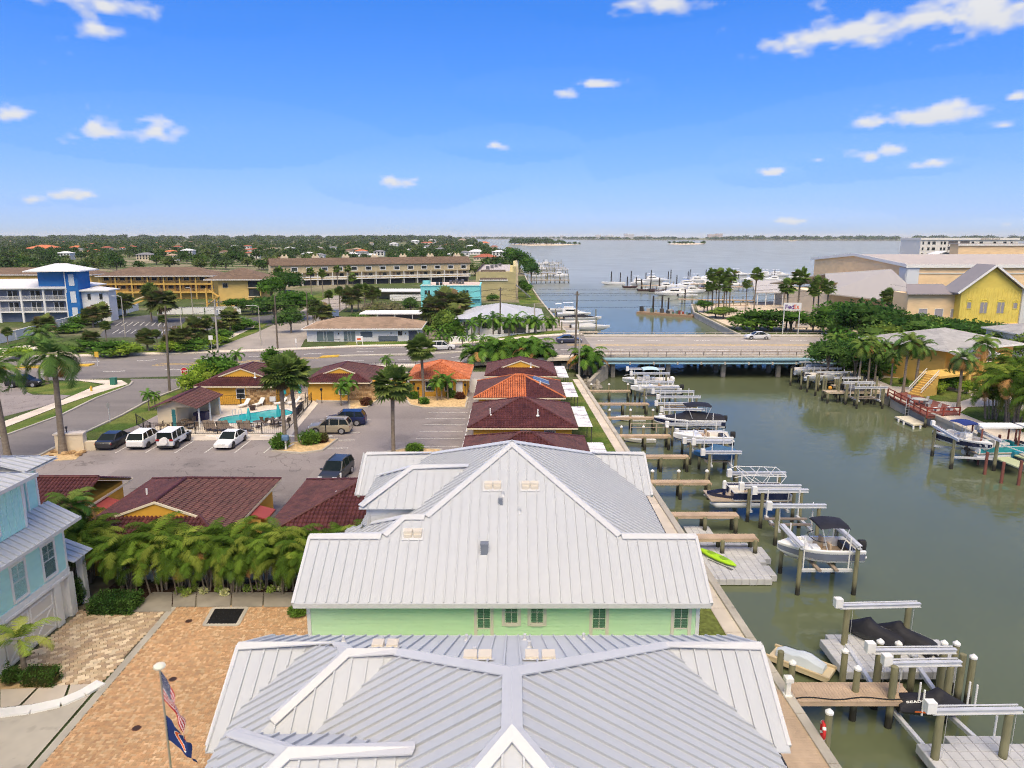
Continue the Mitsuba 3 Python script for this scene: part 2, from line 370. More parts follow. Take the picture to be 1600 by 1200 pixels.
# ---------------------------------------------------------------- the setting: water, land, roads, lawns
WZ = -1.45


def wall_x(y):                                              # the left seawall of the canal
    return 13.0 - (y - 25.0) * 0.0346


def gp(pts, z=0.0):
    return Polygon([tuple(G(x, y, z)[:2]) for x, y in pts]).buffer(0)


def flat(name, poly, z, m, kind='structure'):
    b = MB().sheet(poly, z)
    return setting(name, b, m)


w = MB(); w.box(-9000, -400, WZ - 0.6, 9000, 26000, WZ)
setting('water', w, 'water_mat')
w = MB(); w.box(-12000, -500, -9, 12000, 30000, -6)
setting('seabed', w, 'sand')

LEFT_SHORE = [(15.3, -60), (wall_x(25), 25), (wall_x(106), 106), (10.6, 114), (11.5, 140), (12.4, 153), (9.7, 239), (7.7, 329), (6.5, 481), (0, 802), (-42, 1540), (-145, 2930), (-430, 6000)]
left_land = Polygon([(-9000, -60)] + LEFT_SHORE + [(-900, 9000), (-9000, 9000)])
RIGHT_SHORE = [(49, -60), (50, 66), (50.8, 80), (50.8, 91), (52.8, 111), (55, 124), (52, 140), (50, 158), (51.8, 202), (57, 226), (88, 236), (105, 262), (108, 278), (200, 330), (222, 400), (222, 480), (900, 480)]
right_land = Polygon(RIGHT_SHORE + [(900, -60)])
land = MB(); land.prism(left_land, -6.5, 0.0); setting('land', land, 'ground')
land = MB(); land.prism(right_land, -6.5, 0.0); setting('land', land, 'ground')


def seawall(pts, z=0.16, w=0.45, m='concrete'):             # the cap on top of the seawall, with joints
    b = MB()
    for (x0, y0), (x1, y1) in zip(pts[:-1], pts[1:]):
        L = math.hypot(x1 - x0, y1 - y0); k = max(1, int(L / 3.0))
        for i in range(k):
            a, c = (i + 0.006) / k, (i + 0.994) / k
            b.beam((x0 + (x1 - x0) * a, y0 + (y1 - y0) * a, z - 0.22), (x0 + (x1 - x0) * c, y0 + (y1 - y0) * c, z - 0.22), w, 0.44)
        b.beam((x0, y0, -1.2), (x1, y1, -1.2), 0.16, 2.6)
    return solo('seawall', b, m, kind='structure')


seawall([(15.3, -60), (wall_x(25), 25), (wall_x(65), 65), (wall_x(108), 108)])
seawall([(49, -20), (50, 66), (50.8, 80), (50.8, 91), (52.8, 111)])
seawall([(12.4, 153), (9.7, 239), (7.7, 329), (6.5, 481)])
seawall([(50, 146), (50, 158), (51.8, 202), (57, 226), (88, 236)])

# ---- main road and bridge: a ramp up to the deck over the canal
RX = [-400, -160, -75, -48, -30, -14, 0, 8, 14, 16, 30, 45, 58, 62, 75, 95, 115, 150, 400]
RN = [70, 92, 103, 108, 115.5, 117.5, 117, 115.5, 114, 113.6, 113.3, 113, 112.8, 112.7, 112.3, 112, 112, 112, 112]
RF = [86, 112, 125.5, 131, 136.5, 138.5, 138.8, 139, 139, 139, 139, 139, 139, 139, 139, 139, 139, 139, 139]


def ramp(x):
    a = np.clip((np.asarray(x, float) + 18) / 32, 0, 1); b = np.clip((np.asarray(x, float) - 68) / 45, 0, 1)
    return 0.02 + 2.0 * (a * a * (3 - 2 * a)) * (1 - b * b * (3 - 2 * b))


def road_y(x, t):                                           # t 0 = near edge, 1 = far edge
    return np.interp(x, RX, RN) * (1 - t) + np.interp(x, RX, RF) * t


xs = np.unique(np.concatenate([RX, np.arange(-90, 130, 4)]))
for nm, x0, x1, depth in (('road', -400, 14, 3.0), ('road', 62, 400, 3.0)):
    k = xs[(xs >= x0) & (xs <= x1)]
    setting(nm, MB().loft([[(x, road_y(x, 0), ramp(x) - depth), (x, road_y(x, 0), ramp(x)), (x, road_y(x, 1), ramp(x)), (x, road_y(x, 1), ramp(x) - depth)] for x in k]), 'road_grey')


def road_strip(x0, x1, t0, t1, up, name, m, thick=0.0, step=3.0):
    k = np.append(np.arange(x0, x1, step), x1)
    if thick:
        b = MB().loft([[(x, road_y(x, t0), ramp(x) + up - thick), (x, road_y(x, t0), ramp(x) + up), (x, road_y(x, t1), ramp(x) + up), (x, road_y(x, t1), ramp(x) + up - thick)] for x in k])
    else:
        v = np.array([[(x, road_y(x, t0), ramp(x) + up), (x, road_y(x, t1), ramp(x) + up)] for x in k]).reshape(-1, 3); n = len(k)
        b = MB().add(v, [[2 * i, 2 * i + 2, 2 * i + 3, 2 * i + 1] for i in range(n - 1)])
    return b if name is None else setting(name, b, m)


# dashes, stop lines and edge lines are one painted sheet each
b, y_ = MB(), MB()
for x in np.arange(-110, 120, 9.0):
    for t in (0.27, 0.73):
        q = road_strip(x, x + 3.2, t - 0.006, t + 0.006, 0.006, None, None)
        b.add(q.v[0], q.f[0])
for t in (0.075, 0.925):
    q = road_strip(-30, 110, t - 0.004, t + 0.004, 0.006, None, None); b.add(q.v[0], q.f[0])
for t in (0.475, 0.525):
    for x0, x1 in ((-120, -72), (-60, -34), (10, 115)):
        q = road_strip(x0, x1, t - 0.006, t + 0.006, 0.006, None, None); y_.add(q.v[0], q.f[0])
setting('road_marking', b, 'road_paint'); setting('road_marking', y_, 'road_yellow')
road_strip(-31, 4, 0.485, 0.535, 0.16, 'road_median', 'concrete', 0.3)
road_strip(-34, -31, 0.47, 0.55, 0.17, 'road_median', 'road_yellow', 0.3)
road_strip(-88, -70, 0.52, 0.60, 0.17, 'road_median', 'road_yellow', 0.3)
road_strip(-86, -72, 0.535, 0.585, 0.19, 'grass_strip', 'lawn', 0.3)
road_strip(-150, 14, 1.0, 1.10, 0.14, 'sidewalk', 'paving_pale', 0.5)
road_strip(62, 130, 1.0, 1.10, 0.14, 'sidewalk', 'paving_pale', 0.5)
road_strip(-28, 14, -0.12, 0.0, 0.14, 'sidewalk', 'paving_pale', 0.5)
road_strip(62, 100, -0.09, 0.0, 0.14, 'sidewalk', 'paving_pale', 0.5)
road_strip(-33, 11, 1.10, 1.32, 0.08, 'roadside_grass', 'lawn', 0.5)
road_strip(-140, -64, 1.10, 1.18, 0.08, 'roadside_grass', 'lawn', 0.5)

# ---- side street, verges, walks (all sheets 4 mm above one another)
flat('asphalt_lot', Polygon([(-45, 43.5), (5.6, 43.5), (3.2, 111), (-29, 111), (-36, 97), (-45, 88)]), 0.004, 'asphalt')
flat('side_street', gp([(-380, 860), (10, 681), (95, 650), (150, 623), (190, 608), (203, 602), (207, 597), (203, 592), (330, 592), (300, 601), (257, 617), (230, 628), (190, 650), (120, 683), (62, 713), (-120, 830)]), 0.008, 'road_grey')
flat('driveway_lot', gp([(-60, 600), (60, 592), (50, 605), (40, 612), (52, 617), (112, 617), (80, 632), (-60, 668)]), 0.010, 'asphalt')
flat('verge_grass', gp([(-60, 700), (10, 668), (100, 633), (150, 616), (185, 604), (196, 603), (190, 607.5), (150, 622.5), (95, 649), (10, 680), (-60, 712)]), 0.012, 'lawn')
flat('corner_grass', gp([(38, 606), (75, 596), (130, 596), (158, 601), (140, 606), (115, 618), (80, 616), (45, 614)]), 0.012, 'lawn')
flat('sidewalk', gp([(-60, 686), (10, 657), (100, 624), (140, 607), (165, 600), (120, 594.5), (75, 593.5), (75, 592), (190, 594), (200, 600), (150, 615), (100, 632), (10, 667), (-60, 699)]), 0.016, 'paving_pale')
flat('motel_lawn', gp([(118, 684), (190, 651), (230, 629), (257, 618), (300, 602), (318, 607), (338, 612), (300, 630), (262, 640), (216, 664), (150, 688), (126, 692)]), 0.014, 'lawn')
k = MB()
for pl in ([(-60, 731), (62, 712.5), (120, 682.5), (190, 649.5), (230, 627.5), (257, 616.5), (300, 600.5)], [(-60, 712), (10, 680.5), (95, 649.5), (150, 622.5), (190, 607.5), (203, 602), (207, 597)]):
    q = [G(*p) for p in pl]
    for a, c in zip(q[:-1], q[1:]):
        k.beam((*a[:2], 0.06), (*c[:2], 0.06), 0.28, 0.16)
setting('kerb', k, 'concrete')
flat('sign_bed', gp([(56, 714), (70, 707), (92, 697), (118, 688), (137, 702), (118, 718), (66, 722)]), 0.020, 'gravel')
# north street and lots
flat('north_street', gp([(322, 548.5), (400, 520), (450, 497), (492, 474), (518, 462), (560, 462), (545, 478), (512, 500), (482, 520), (468, 546)]), 0.008, 'street_pale')
flat('north_driveway', gp([(330, 507), (400, 495), (480, 485), (490, 488), (470, 500), (400, 512)]), 0.012, 'asphalt_dark')
flat('north_lawn', gp([(460, 484), (440, 482), (500, 458), (520, 452), (560, 448), (560, 456), (520, 462), (490, 474)]), 0.014, 'lawn')
flat('north_lawn', gp([(265, 549), (300, 532), (390, 506), (420, 505), (400, 519), (330, 547)]), 0.014, 'lawn')
flat('north_parking', gp([(150, 528), (182, 498), (232, 492), (262, 497), (372, 494), (396, 498), (330, 515), (262, 530), (200, 527)]), 0.010, 'asphalt_dark')
flat('north_path', gp([(300, 548), (376, 516), (396, 508), (400, 510), (318, 549)]), 0.018, 'paving_pale')
flat('north_path', gp([(-60, 562), (60, 545), (120, 556), (120, 553), (60, 538), (-60, 549)]), 0.018, 'paving_pale')
flat('courtyard', gp([(560, 505), (700, 498), (880, 500), (905, 515), (900, 528), (560, 530), (470, 530), (500, 510)]), 0.010, 'street_pale')
flat('bank_lawn', Polygon([(9.3, 232), (2.5, 225), (1.5, 300), (7, 318)]), 0.012, 'lawn')
b = MB()
for i in range(9):                                          # the bays of the dark car park
    for r_ in (0, 1):
        p, q = G(176 + i * 9.5 + r_ * 4, 521 - r_ * 12), G(186 + i * 9 + r_ * 4, 515 - r_ * 12)
        b.beam((*p[:2], 0.012), (*q[:2], 0.012), 0.14, 0.01)
setting('car_park_marking', b, 'road_paint')
# strip by the canal: lawn, walk, boardwalk
def canal_strip(o0, o1, y0, y1):
    return Polygon([(wall_x(y0) - o0, y0), (wall_x(y1) - o0, y1), (wall_x(y1) - o1, y1), (wall_x(y0) - o1, y0)])


flat('canal_lawn', canal_strip(5.2, 1.14, 30, 104), 0.010, 'lawn')
b = MB()
for i in range(62):                                         # concrete walk in slabs
    y = 26 + i * 1.27
    b.sheet(canal_strip(1.10, 0.24, y + 0.012, y + 1.258), 0.05 + 0.004 * math.sin(i * 2.1))
    b.sheet(canal_strip(1.13, 0.2, y, y + 1.27), 0.03)
setting('canal_walk', b, 'paving_pale')
# right bank
flat('right_patio', Polygon([(50.3, 64), (51, 80), (51, 91), (53, 111), (66, 118), (84, 108), (84, 64)]), 0.004, 'paving_pale')
for pts in ([(1335, 580), (1355, 573), (1380, 574), (1394, 579), (1370, 585), (1345, 585)], [(1372, 594), (1385, 590), (1425, 592), (1442, 601), (1430, 605), (1395, 604)], [(1434, 617), (1440, 611), (1470, 608), (1510, 614), (1521, 621), (1495, 629), (1455, 626)],
            [(1500, 645), (1512, 636), (1560, 634), (1640, 650), (1640, 690), (1590, 672), (1540, 661)]):
    flat('garden_lawn', gp(pts), 0.012, 'lawn')
flat('marina_yard', Polygon([(52, 160), (53, 202), (58, 224), (88, 234), (106, 258), (108, 160)]), 0.006, 'sand')
flat('marina_yard', Polygon([(60, 141), (108, 141), (108, 160), (55, 160)]), 0.005, 'ground')

# ---------------------------------------------------------------- roofs made of bodies (a footprint under some planes)
def cut(poly, a, b, c):                                     # the part of poly where a x + b y + c >= 0
    n = math.hypot(a, b)
    if n < 1e-9:
        return poly if c >= 0 else Polygon()
    p0 = np.array([-a * c / n ** 2, -b * c / n ** 2]); u, t = np.array([a, b]) / n, np.array([-b, a]) / n
    R = 400
    return poly.intersection(Polygon([p0 + t * R, p0 - t * R, p0 - t * R + u * R, p0 + t * R + u * R]))


def roof_facets(bodies):
    """[(plane, polygon in plan)] of the upper envelope. A body is (footprint, [(a, b, c)]), a plane is z = a x + b y + c."""
    found = []
    for i, (fp, pls) in enumerate(bodies):
        for k, A in enumerate(pls):
            f = fp
            for m, B in enumerate(pls):
                if m != k: f = cut(f, B[0] - A[0], B[1] - A[1], B[2] - A[2])
            for j, (fq, qls) in enumerate(bodies):
                if j == i or f.is_empty: continue
                over = fq
                for B in qls:
                    e = 1e-6 if j < i else -1e-6
                    over = cut(over, B[0] - A[0], B[1] - A[1], B[2] - A[2] + e)
                f = f.difference(over)
            if f.is_empty: continue
            for q, (pl, g) in enumerate(found):
                if np.allclose(pl, A, atol=1e-6):
                    found[q] = (pl, g.union(f.buffer(1e-4))); break
            else:
                found.append((A, f))
    return [(pl, g) for pl, f in found for g in getattr(f, 'geoms', [f]) if g.geom_type == 'Polygon' and g.area > 0.02]


def roof_z(bodies, x, y):
    p, best = Point(x, y), -1e9
    for fp, pls in bodies:
        if fp.buffer(0.02).contains(p):
            best = max(best, min(a * x + b * y + c for a, b, c in pls))
    return best


def seam_roof(t, bodies, m, pitch=0.42, thick=0.05, rib=0.048, name='roof_panel'):
    """Standing seam panels: every pan with its own raised seam, butted side by side, running down the slope."""
    for pl, f in roof_facets(bodies):
        a, b, c = pl; s = math.hypot(a, b)
        ang = math.atan2(b, a)                              # uphill direction in plan
        g = affinity.rotate(f, -math.degrees(ang), origin=(0, 0))
        x0, y0, x1, y1 = g.bounds
        n = max(1, round((y1 - y0) / pitch)); w = (y1 - y0) / n
        for i in range(n):
            lo, hi = y0 + i * w, y0 + (i + 1) * w
            st = g.intersection(sbox(x0 - 1, lo, x1 + 1, hi))
            for h in getattr(st, 'geoms', [st]):
                if h.geom_type != 'Polygon' or h.area < 4e-3: continue
                mb = MB()
                gl, gr_ = ((.024, .072) if abs(a) > abs(b) else (.009, .0)) if pitch < .5 else (0, 0)    # gap added beside the seam so shade gathers as a dark line
                for (k, up, dn) in ((h.intersection(sbox(x0 - 1, lo + gl, x1 + 1, hi - gr_)), 0.0, thick * .62), (h, -thick * .6, thick * .4), (h.intersection(sbox(x0 - 1, hi - 0.032, x1 + 1, hi - 0.014)), rib, thick * .62), (h.intersection(sbox(x0 - 1, hi - 0.046, x1 + 1, hi)), rib + .018, -rib)):
                    if k.geom_type != 'Polygon' or k.area < 1e-3: continue
                    k = affinity.rotate(k, math.degrees(ang), origin=(0, 0))
                    o = np.array(k.exterior.coords)[:-1]
                    if not k.exterior.is_ccw: o = o[::-1]
                    if k.convex_hull.area - k.area < 1e-4:
                        mb.slab(np.column_stack([o, o[:, 0] * a + o[:, 1] * b + c + up]), up + dn)
                    else:
                        mb.sheet(k, lambda x, y: x * a + y * b + c + up)
                if mb.n: t.part(name, mb, m)


def cap(t, bodies, p, q, m='roof_cap', w=0.2, name='ridge_cap', up=0.10):
    """A folded cap along a ridge or hip; its edges lie on the roof on both sides."""
    p, q = np.asarray(p, float), np.asarray(q, float)
    d = (q - p)[:2] / np.linalg.norm((q - p)[:2]); n = np.array([-d[1], d[0]])
    def side(o, k):
        e = o[:2] + n * k * w + (d if o is p else -d) * 0.04
        z = roof_z(bodies, *e)
        return [*e, (z if abs(z - o[2]) < 0.5 else o[2]) + up]
    r = [[side(o, -1), [o[0], o[1], o[2] + up + 0.02], side(o, 1)] for o in (p, q)]
    mb = MB()
    mb.slab([r[0][0], r[0][1], r[1][1], r[1][0]], 0.035); mb.slab([r[0][1], r[0][2], r[1][2], r[1][1]], 0.035)
    t.part(name, mb, m)


def rake(t, p, q, m='roof_cap', w=0.12, h=0.22, name='roof_trim'):
    t.part(name, MB().beam(np.asarray(p, float) - [0, 0, h / 2 - 0.06], np.asarray(q, float) - [0, 0, h / 2 - 0.06], w, h), m)


class Face:
    """A wall plane: u along the wall, z up, outwards normal; puts boxes on it."""
    def __init__(s, p, q, out=1):
        s.p, s.q = np.asarray(p, float)[:2], np.asarray(q, float)[:2]
        s.L = np.linalg.norm(s.q - s.p); s.d = (s.q - s.p) / s.L; s.n = np.array([s.d[1], -s.d[0]]) * out

    def box(s, mb, u0, u1, z0, z1, o0, o1):
        a = s.p + s.d * u0; b = s.p + s.d * u1
        k = [a + s.n * o0, b + s.n * o0, b + s.n * o1, a + s.n * o1]
        return mb.add([[*e, z0] for e in k] + [[*e, z1] for e in k], MB.BF)

    def window(s, t, u, z, w, h, frame, glass, tw=0.09, sash=True, under=None, grid=0, name='window', sill=True):
        mb = MB()
        s.box(mb, u - w / 2 - tw, u - w / 2, z - tw, z + h + tw, 0, 0.06); s.box(mb, u + w / 2, u + w / 2 + tw, z - tw, z + h + tw, 0, 0.06)
        s.box(mb, u - w / 2, u + w / 2, z + h, z + h + tw, 0, 0.06)
        s.box(mb, u - w / 2, u + w / 2, z - tw, z, 0, 0.10 if sill else 0.06)
        if sash: s.box(mb, u - w / 2, u + w / 2, z + h / 2 - 0.025, z + h / 2 + 0.025, 0, 0.045)
        for g in range(1, grid): s.box(mb, u - w / 2 + w * g / grid - 0.012, u - w / 2 + w * g / grid + 0.012, z + (h / 2 + .025 if sash else 0), z + h, 0, 0.035)
        if grid: s.box(mb, u - w / 2, u + w / 2, z + h * .75 - 0.012, z + h * .75 + 0.012, 0, 0.033)
        k = t.part(name, mb, frame, under=under)
        if under is None or under.count('__') < 1:
            t.part('pane', s.box(MB(), u - w / 2, u + w / 2, z, z + h, 0, 0.02), glass, under=k)
        return k


def townhouse(name, label, Y0, flip, wall_mat, wx):
    """Two storeys under a hip with cross wings and a hipped dormer. Local y runs from the hip end (0) to the other end; flip mirrors it in y."""
    t = Thing(name, label, 'house')
    W = (lambda y: Y0 + y) if not flip else (lambda y: Y0 - y)
    sg = -1 if flip else 1
    S = 0.585

    def pl(a, b, z, x, y):                                  # plane through (x, local y, z) with slopes a (x) and b (local y)
        return (a, b * sg, z - a * x - b * sg * W(y))

    def fp(x0, x1, y0, y1):
        return sbox(x0, min(W(y0), W(y1)), x1, max(W(y0), W(y1)))
    Sf, w1, zw, iy, iz, ap = (0.585, 2.73, 8.6, 3.6, 9.1, 7.35) if not flip else (0.5, 3.0, 8.5, 4.8, 9.4, 8.6)
    jx, ix = (11.3 - zw) / S, -(11.3 - iz) / S
    f, back = pl(0, Sf, 7, 0, 0), pl(0, -0.39, 11.3, 0, 7.6)
    Lw, Rw = -8.55, 7.78
    end = 17.6 if not flip else 17.85
    if flip: back = pl(0, -S, 7, 0, end)
    bodies = [(fp(-7.6, 7.4, 0.6, end), [pl(S, 0, 11.3, 0, 0), pl(-S, 0, 11.3, 0, 0), f, back]),
              (fp(Lw, Rw, 0, 5.8), [f, pl(0, -0.56, zw, 0, w1)]),
              (fp(-8.0, -2.0, 0.3, 9.5), [f, pl(S, 0, iz, -4.7, 0), pl(0, -S, iz, 0, iy)]),
              (fp(-8.75, Rw, 12.0, end), [pl(0, 0.57, 6.95, 0, 12.0), pl(0, -0.56, 8.5, 0, 14.75)])]
    yd = 7.6 if not flip else 9.6
    dorm = (fp(-7.05, -1.4, yd - 2.2, yd + 2.2), [pl(0, S, 10.05, 0, yd), pl(0, -S, 10.05, 0, yd), pl(S, 0, 10.05, -4.85, 0)])
    bodies.append(dorm)
    seam_roof(t, bodies, 'roof_metal')
    e = lambda x, y, z: (x, W(y), z)
    for p, q in ((e(Lw, w1, zw), e(-5.5, w1, zw)), (e(jx, w1, zw), e(Rw, w1, zw)), (e(-5.45, w1, zw), e(-4.7, iy, iz)), (e(-4.7, iy, iz), e(ix, iy, iz)), (e(-4.7, iy, iz), e(-6.4, iy + 1.7, iz - 1.0)),
                 (e(ix, iy, iz), e(0, ap, 11.3)), (e(jx, w1, zw), e(0, ap, 11.3)),
                 (e(-4.85, yd, 10.05), e(-2.1, yd, 10.05)), (e(-4.85, yd, 10.05), e(-7.0, yd - 2.15, 8.8)), (e(-4.85, yd, 10.05), e(-7.0, yd + 2.15, 8.8)),
                 (e(Lw, 14.75, 8.5), e(-4.7, 14.75, 8.5)), (e(4.7, 14.75, 8.5), e(Rw, 14.75, 8.5))):
        cap(t, bodies, p, q)
    if flip:
        cap(t, bodies, e(0, ap, 11.3), e(0, 10.5, 11.3), w=0.22)
        for s_ in (-1, 1): cap(t, bodies, e(0, 10.5, 11.3), e(4.6 * s_, 15.1, 8.6))
    else:
        for s_ in (-1, 1): cap(t, bodies, e(0, 7.6, 11.3), e(4.6 * s_, 14.4, 8.6))
    for x in (Lw, Rw):
        rake(t, e(x, 0, 7), e(x, w1, zw)); rake(t, e(x, w1, zw), e(x, 5.6, 7.0))
        rake(t, e(x, 12.0, 6.95), e(x, 14.75, 8.5)); rake(t, e(x, 14.75, 8.5), e(x, end, 6.95))
    for y, x0, x1 in ((0, Lw, Rw), (end, -8.75, Rw)):
        t.part('fascia', MB().beam(e(x0, y, 6.9), e(x1, y, 6.9), 0.06, 0.2), 'roof_cap')
    for x in (-7.45, 7.42):
        t.part('gutter', MB().beam(e(x, 5.6, 6.84), e(x, 12.0, 6.84), 0.14, 0.13), P(0.03, 0.03, 0.032))
    # walls: a core with lapped boards, corner boards, dormer
    core = MB(); y0, y1 = sorted((W(0.62), W(end - 0.6)))
    core.box(-7.2, y0, 0, 7.1, y1, 6.78)
    for u0, u1 in ((0.62, 5.1), (12.4, end - .6)):
        a, b_ = sorted((W(u0), W(u1))); core.box(-8.2, a - .002, 0, 7.5, b_ + .002, 6.76)
    t.part('wall', core, wall_mat)
    dw = MB(); a, b_ = sorted((W(yd - 1.85), W(yd + 1.85))); dw.box(-6.7, a, 6.9, -3.0, b_, 8.78); t.part('dormer_wall', dw, 'white_wall')
    dt = MB(); dt.box(-6.76, a - .06, 6.9, -6.6, a + .1, 8.7); dt.box(-6.76, b_ - .1, 6.9, -6.6, b_ + .06, 8.7); t.part('dormer_trim', dt, 'roof_cap')
    yf = W(0.62)
    F = Face((-8.2, yf), (7.5, yf), 1) if not flip else Face((7.5, yf), (-8.2, yf), 1)
    n = 40
    if not flip:
        for i in range(n):
            z = 0.3 + i * 0.162
            fb = MB(); F.box(fb, 0.14, F.L - 0.14, z, z + 0.158, 0.002, 0.022 - 0.0); t.part('siding_board', fb, wall_mat)
    for u0, u1 in ((-0.02, 0.13), (F.L - 0.13, F.L + 0.02)):
        t.part('corner_board', F.box(MB(), u0, u1, 0, 6.76, 0.0, 0.04), 'white_paint')
    return t, bodies, F, e


front, fbod, FF, fe = townhouse('metal_roof_house', 'nearest house, seen from above by its broad silver standing seam metal roof', 23.1, True, 'mint_paint', 0)
mint, mbod, MF, me = townhouse('metal_roof_house', 'mint green house with white metal roof between silver roof and red tile motel', 25.4, False, 'mint_paint', 0)
trimw = P(0.66, 0.61, 0.52)
for px, w, h, top in ((756, 0.52, 1.75, 6.45), (799, 0.50, 0.62, 6.45), (839, 0.50, 0.62, 6.45), (936, 0.52, 1.75, 6.45), (1064, 0.56, 1.75, 6.45)):
    u = V(px, 970, 26.0)[0] + 8.2
    k = MF.window(mint, u, top - h, w, h, trimw, 'dark_glass', tw=0.13, sash=h > 1, grid=2, under=None)
    mint.part('blind', MF.box(MB(), u - w / 2 + .02, u + w / 2 - .02, top - (h * .52 if h > 1 else h), top - .02, 0.021, 0.026), 'blind_green', under=k)


def on_roof(bodies, px, py):                                # where the sight line through a roof detail meets the roof
    d = ray(px, py); o = np.array([0, 0, EYE]); best = None
    for s in np.linspace(8, 50, 4200):
        q = o + d * s
        if q[2] <= roof_z(bodies, q[0], q[1]): return q
    return q


def roof_vents(t, bodies, boxes, pipes, grey):
    cream = P(0.62, 0.56, 0.47)
    for px, py in boxes:
        q = on_roof(bodies, px, py); mb = MB()
        zt = roof_z(bodies, q[0], q[1])
        mb.box(q[0] - .17, q[1] - .17, zt - .1, q[0] + .17, q[1] + .17, zt + .20); mb.box(q[0] - .15, q[1] - .22, zt - .12, q[0] + .15, q[1] - .165, zt + .08)
        k = t.part('roof_vent', mb, cream)
        t.part('flashing', MB().slab([(q[0] - .24, q[1] - .3, roof_z(bodies, q[0] - .24, q[1] - .3) + .05), (q[0] + .24, q[1] - .3, roof_z(bodies, q[0] + .24, q[1] - .3) + .05), (q[0] + .24, q[1] + .24, roof_z(bodies, q[0] + .24, q[1] + .24) + .05), (q[0] - .24, q[1] + .24, roof_z(bodies, q[0] - .24, q[1] + .24) + .05)], 0.02), 'roof_cap', under=k)
    for px, py in pipes:
        q = on_roof(bodies, px, py); zt = roof_z(bodies, q[0], q[1])
        mb = MB().bar((q[0], q[1], zt - .1), (q[0], q[1], zt + .22), 0.055, n=10).bar((q[0], q[1], zt - .05), (q[0], q[1], zt + .07), 0.13, 0.06, 10)
        t.part('vent_pipe', mb, 'roof_cap', smooth=40)
    for px, py, s in grey:
        q = on_roof(bodies, px, py); zt = roof_z(bodies, q[0], q[1])
        mb = MB().box(q[0] - s, q[1] - s, zt - .1, q[0] + s, q[1] + s, zt + s * 2.2).box(q[0] - s * 1.15, q[1] - s * 1.15, zt + s * 2.2, q[0] + s * 1.15, q[1] + s * 1.15, zt + s * 2.6)
        t.part('exhaust_vent', mb, P(0.17, 0.19, 0.23))


roof_vents(mint, mbod, [(763, 760), (777, 760), (821, 760), (835, 760), (638, 835), (653, 835)], [(812, 801), (786, 774)], [(757, 862, .15), (782, 787, .09)])
roof_vents(front, fbod, [(591, 1012), (614, 1012), (735, 1031), (758, 1031), (831, 1031), (857, 1031)], [(537, 1003), (729, 1001), (742, 1022), (820, 1000), (912, 999), (827, 1012)], [])


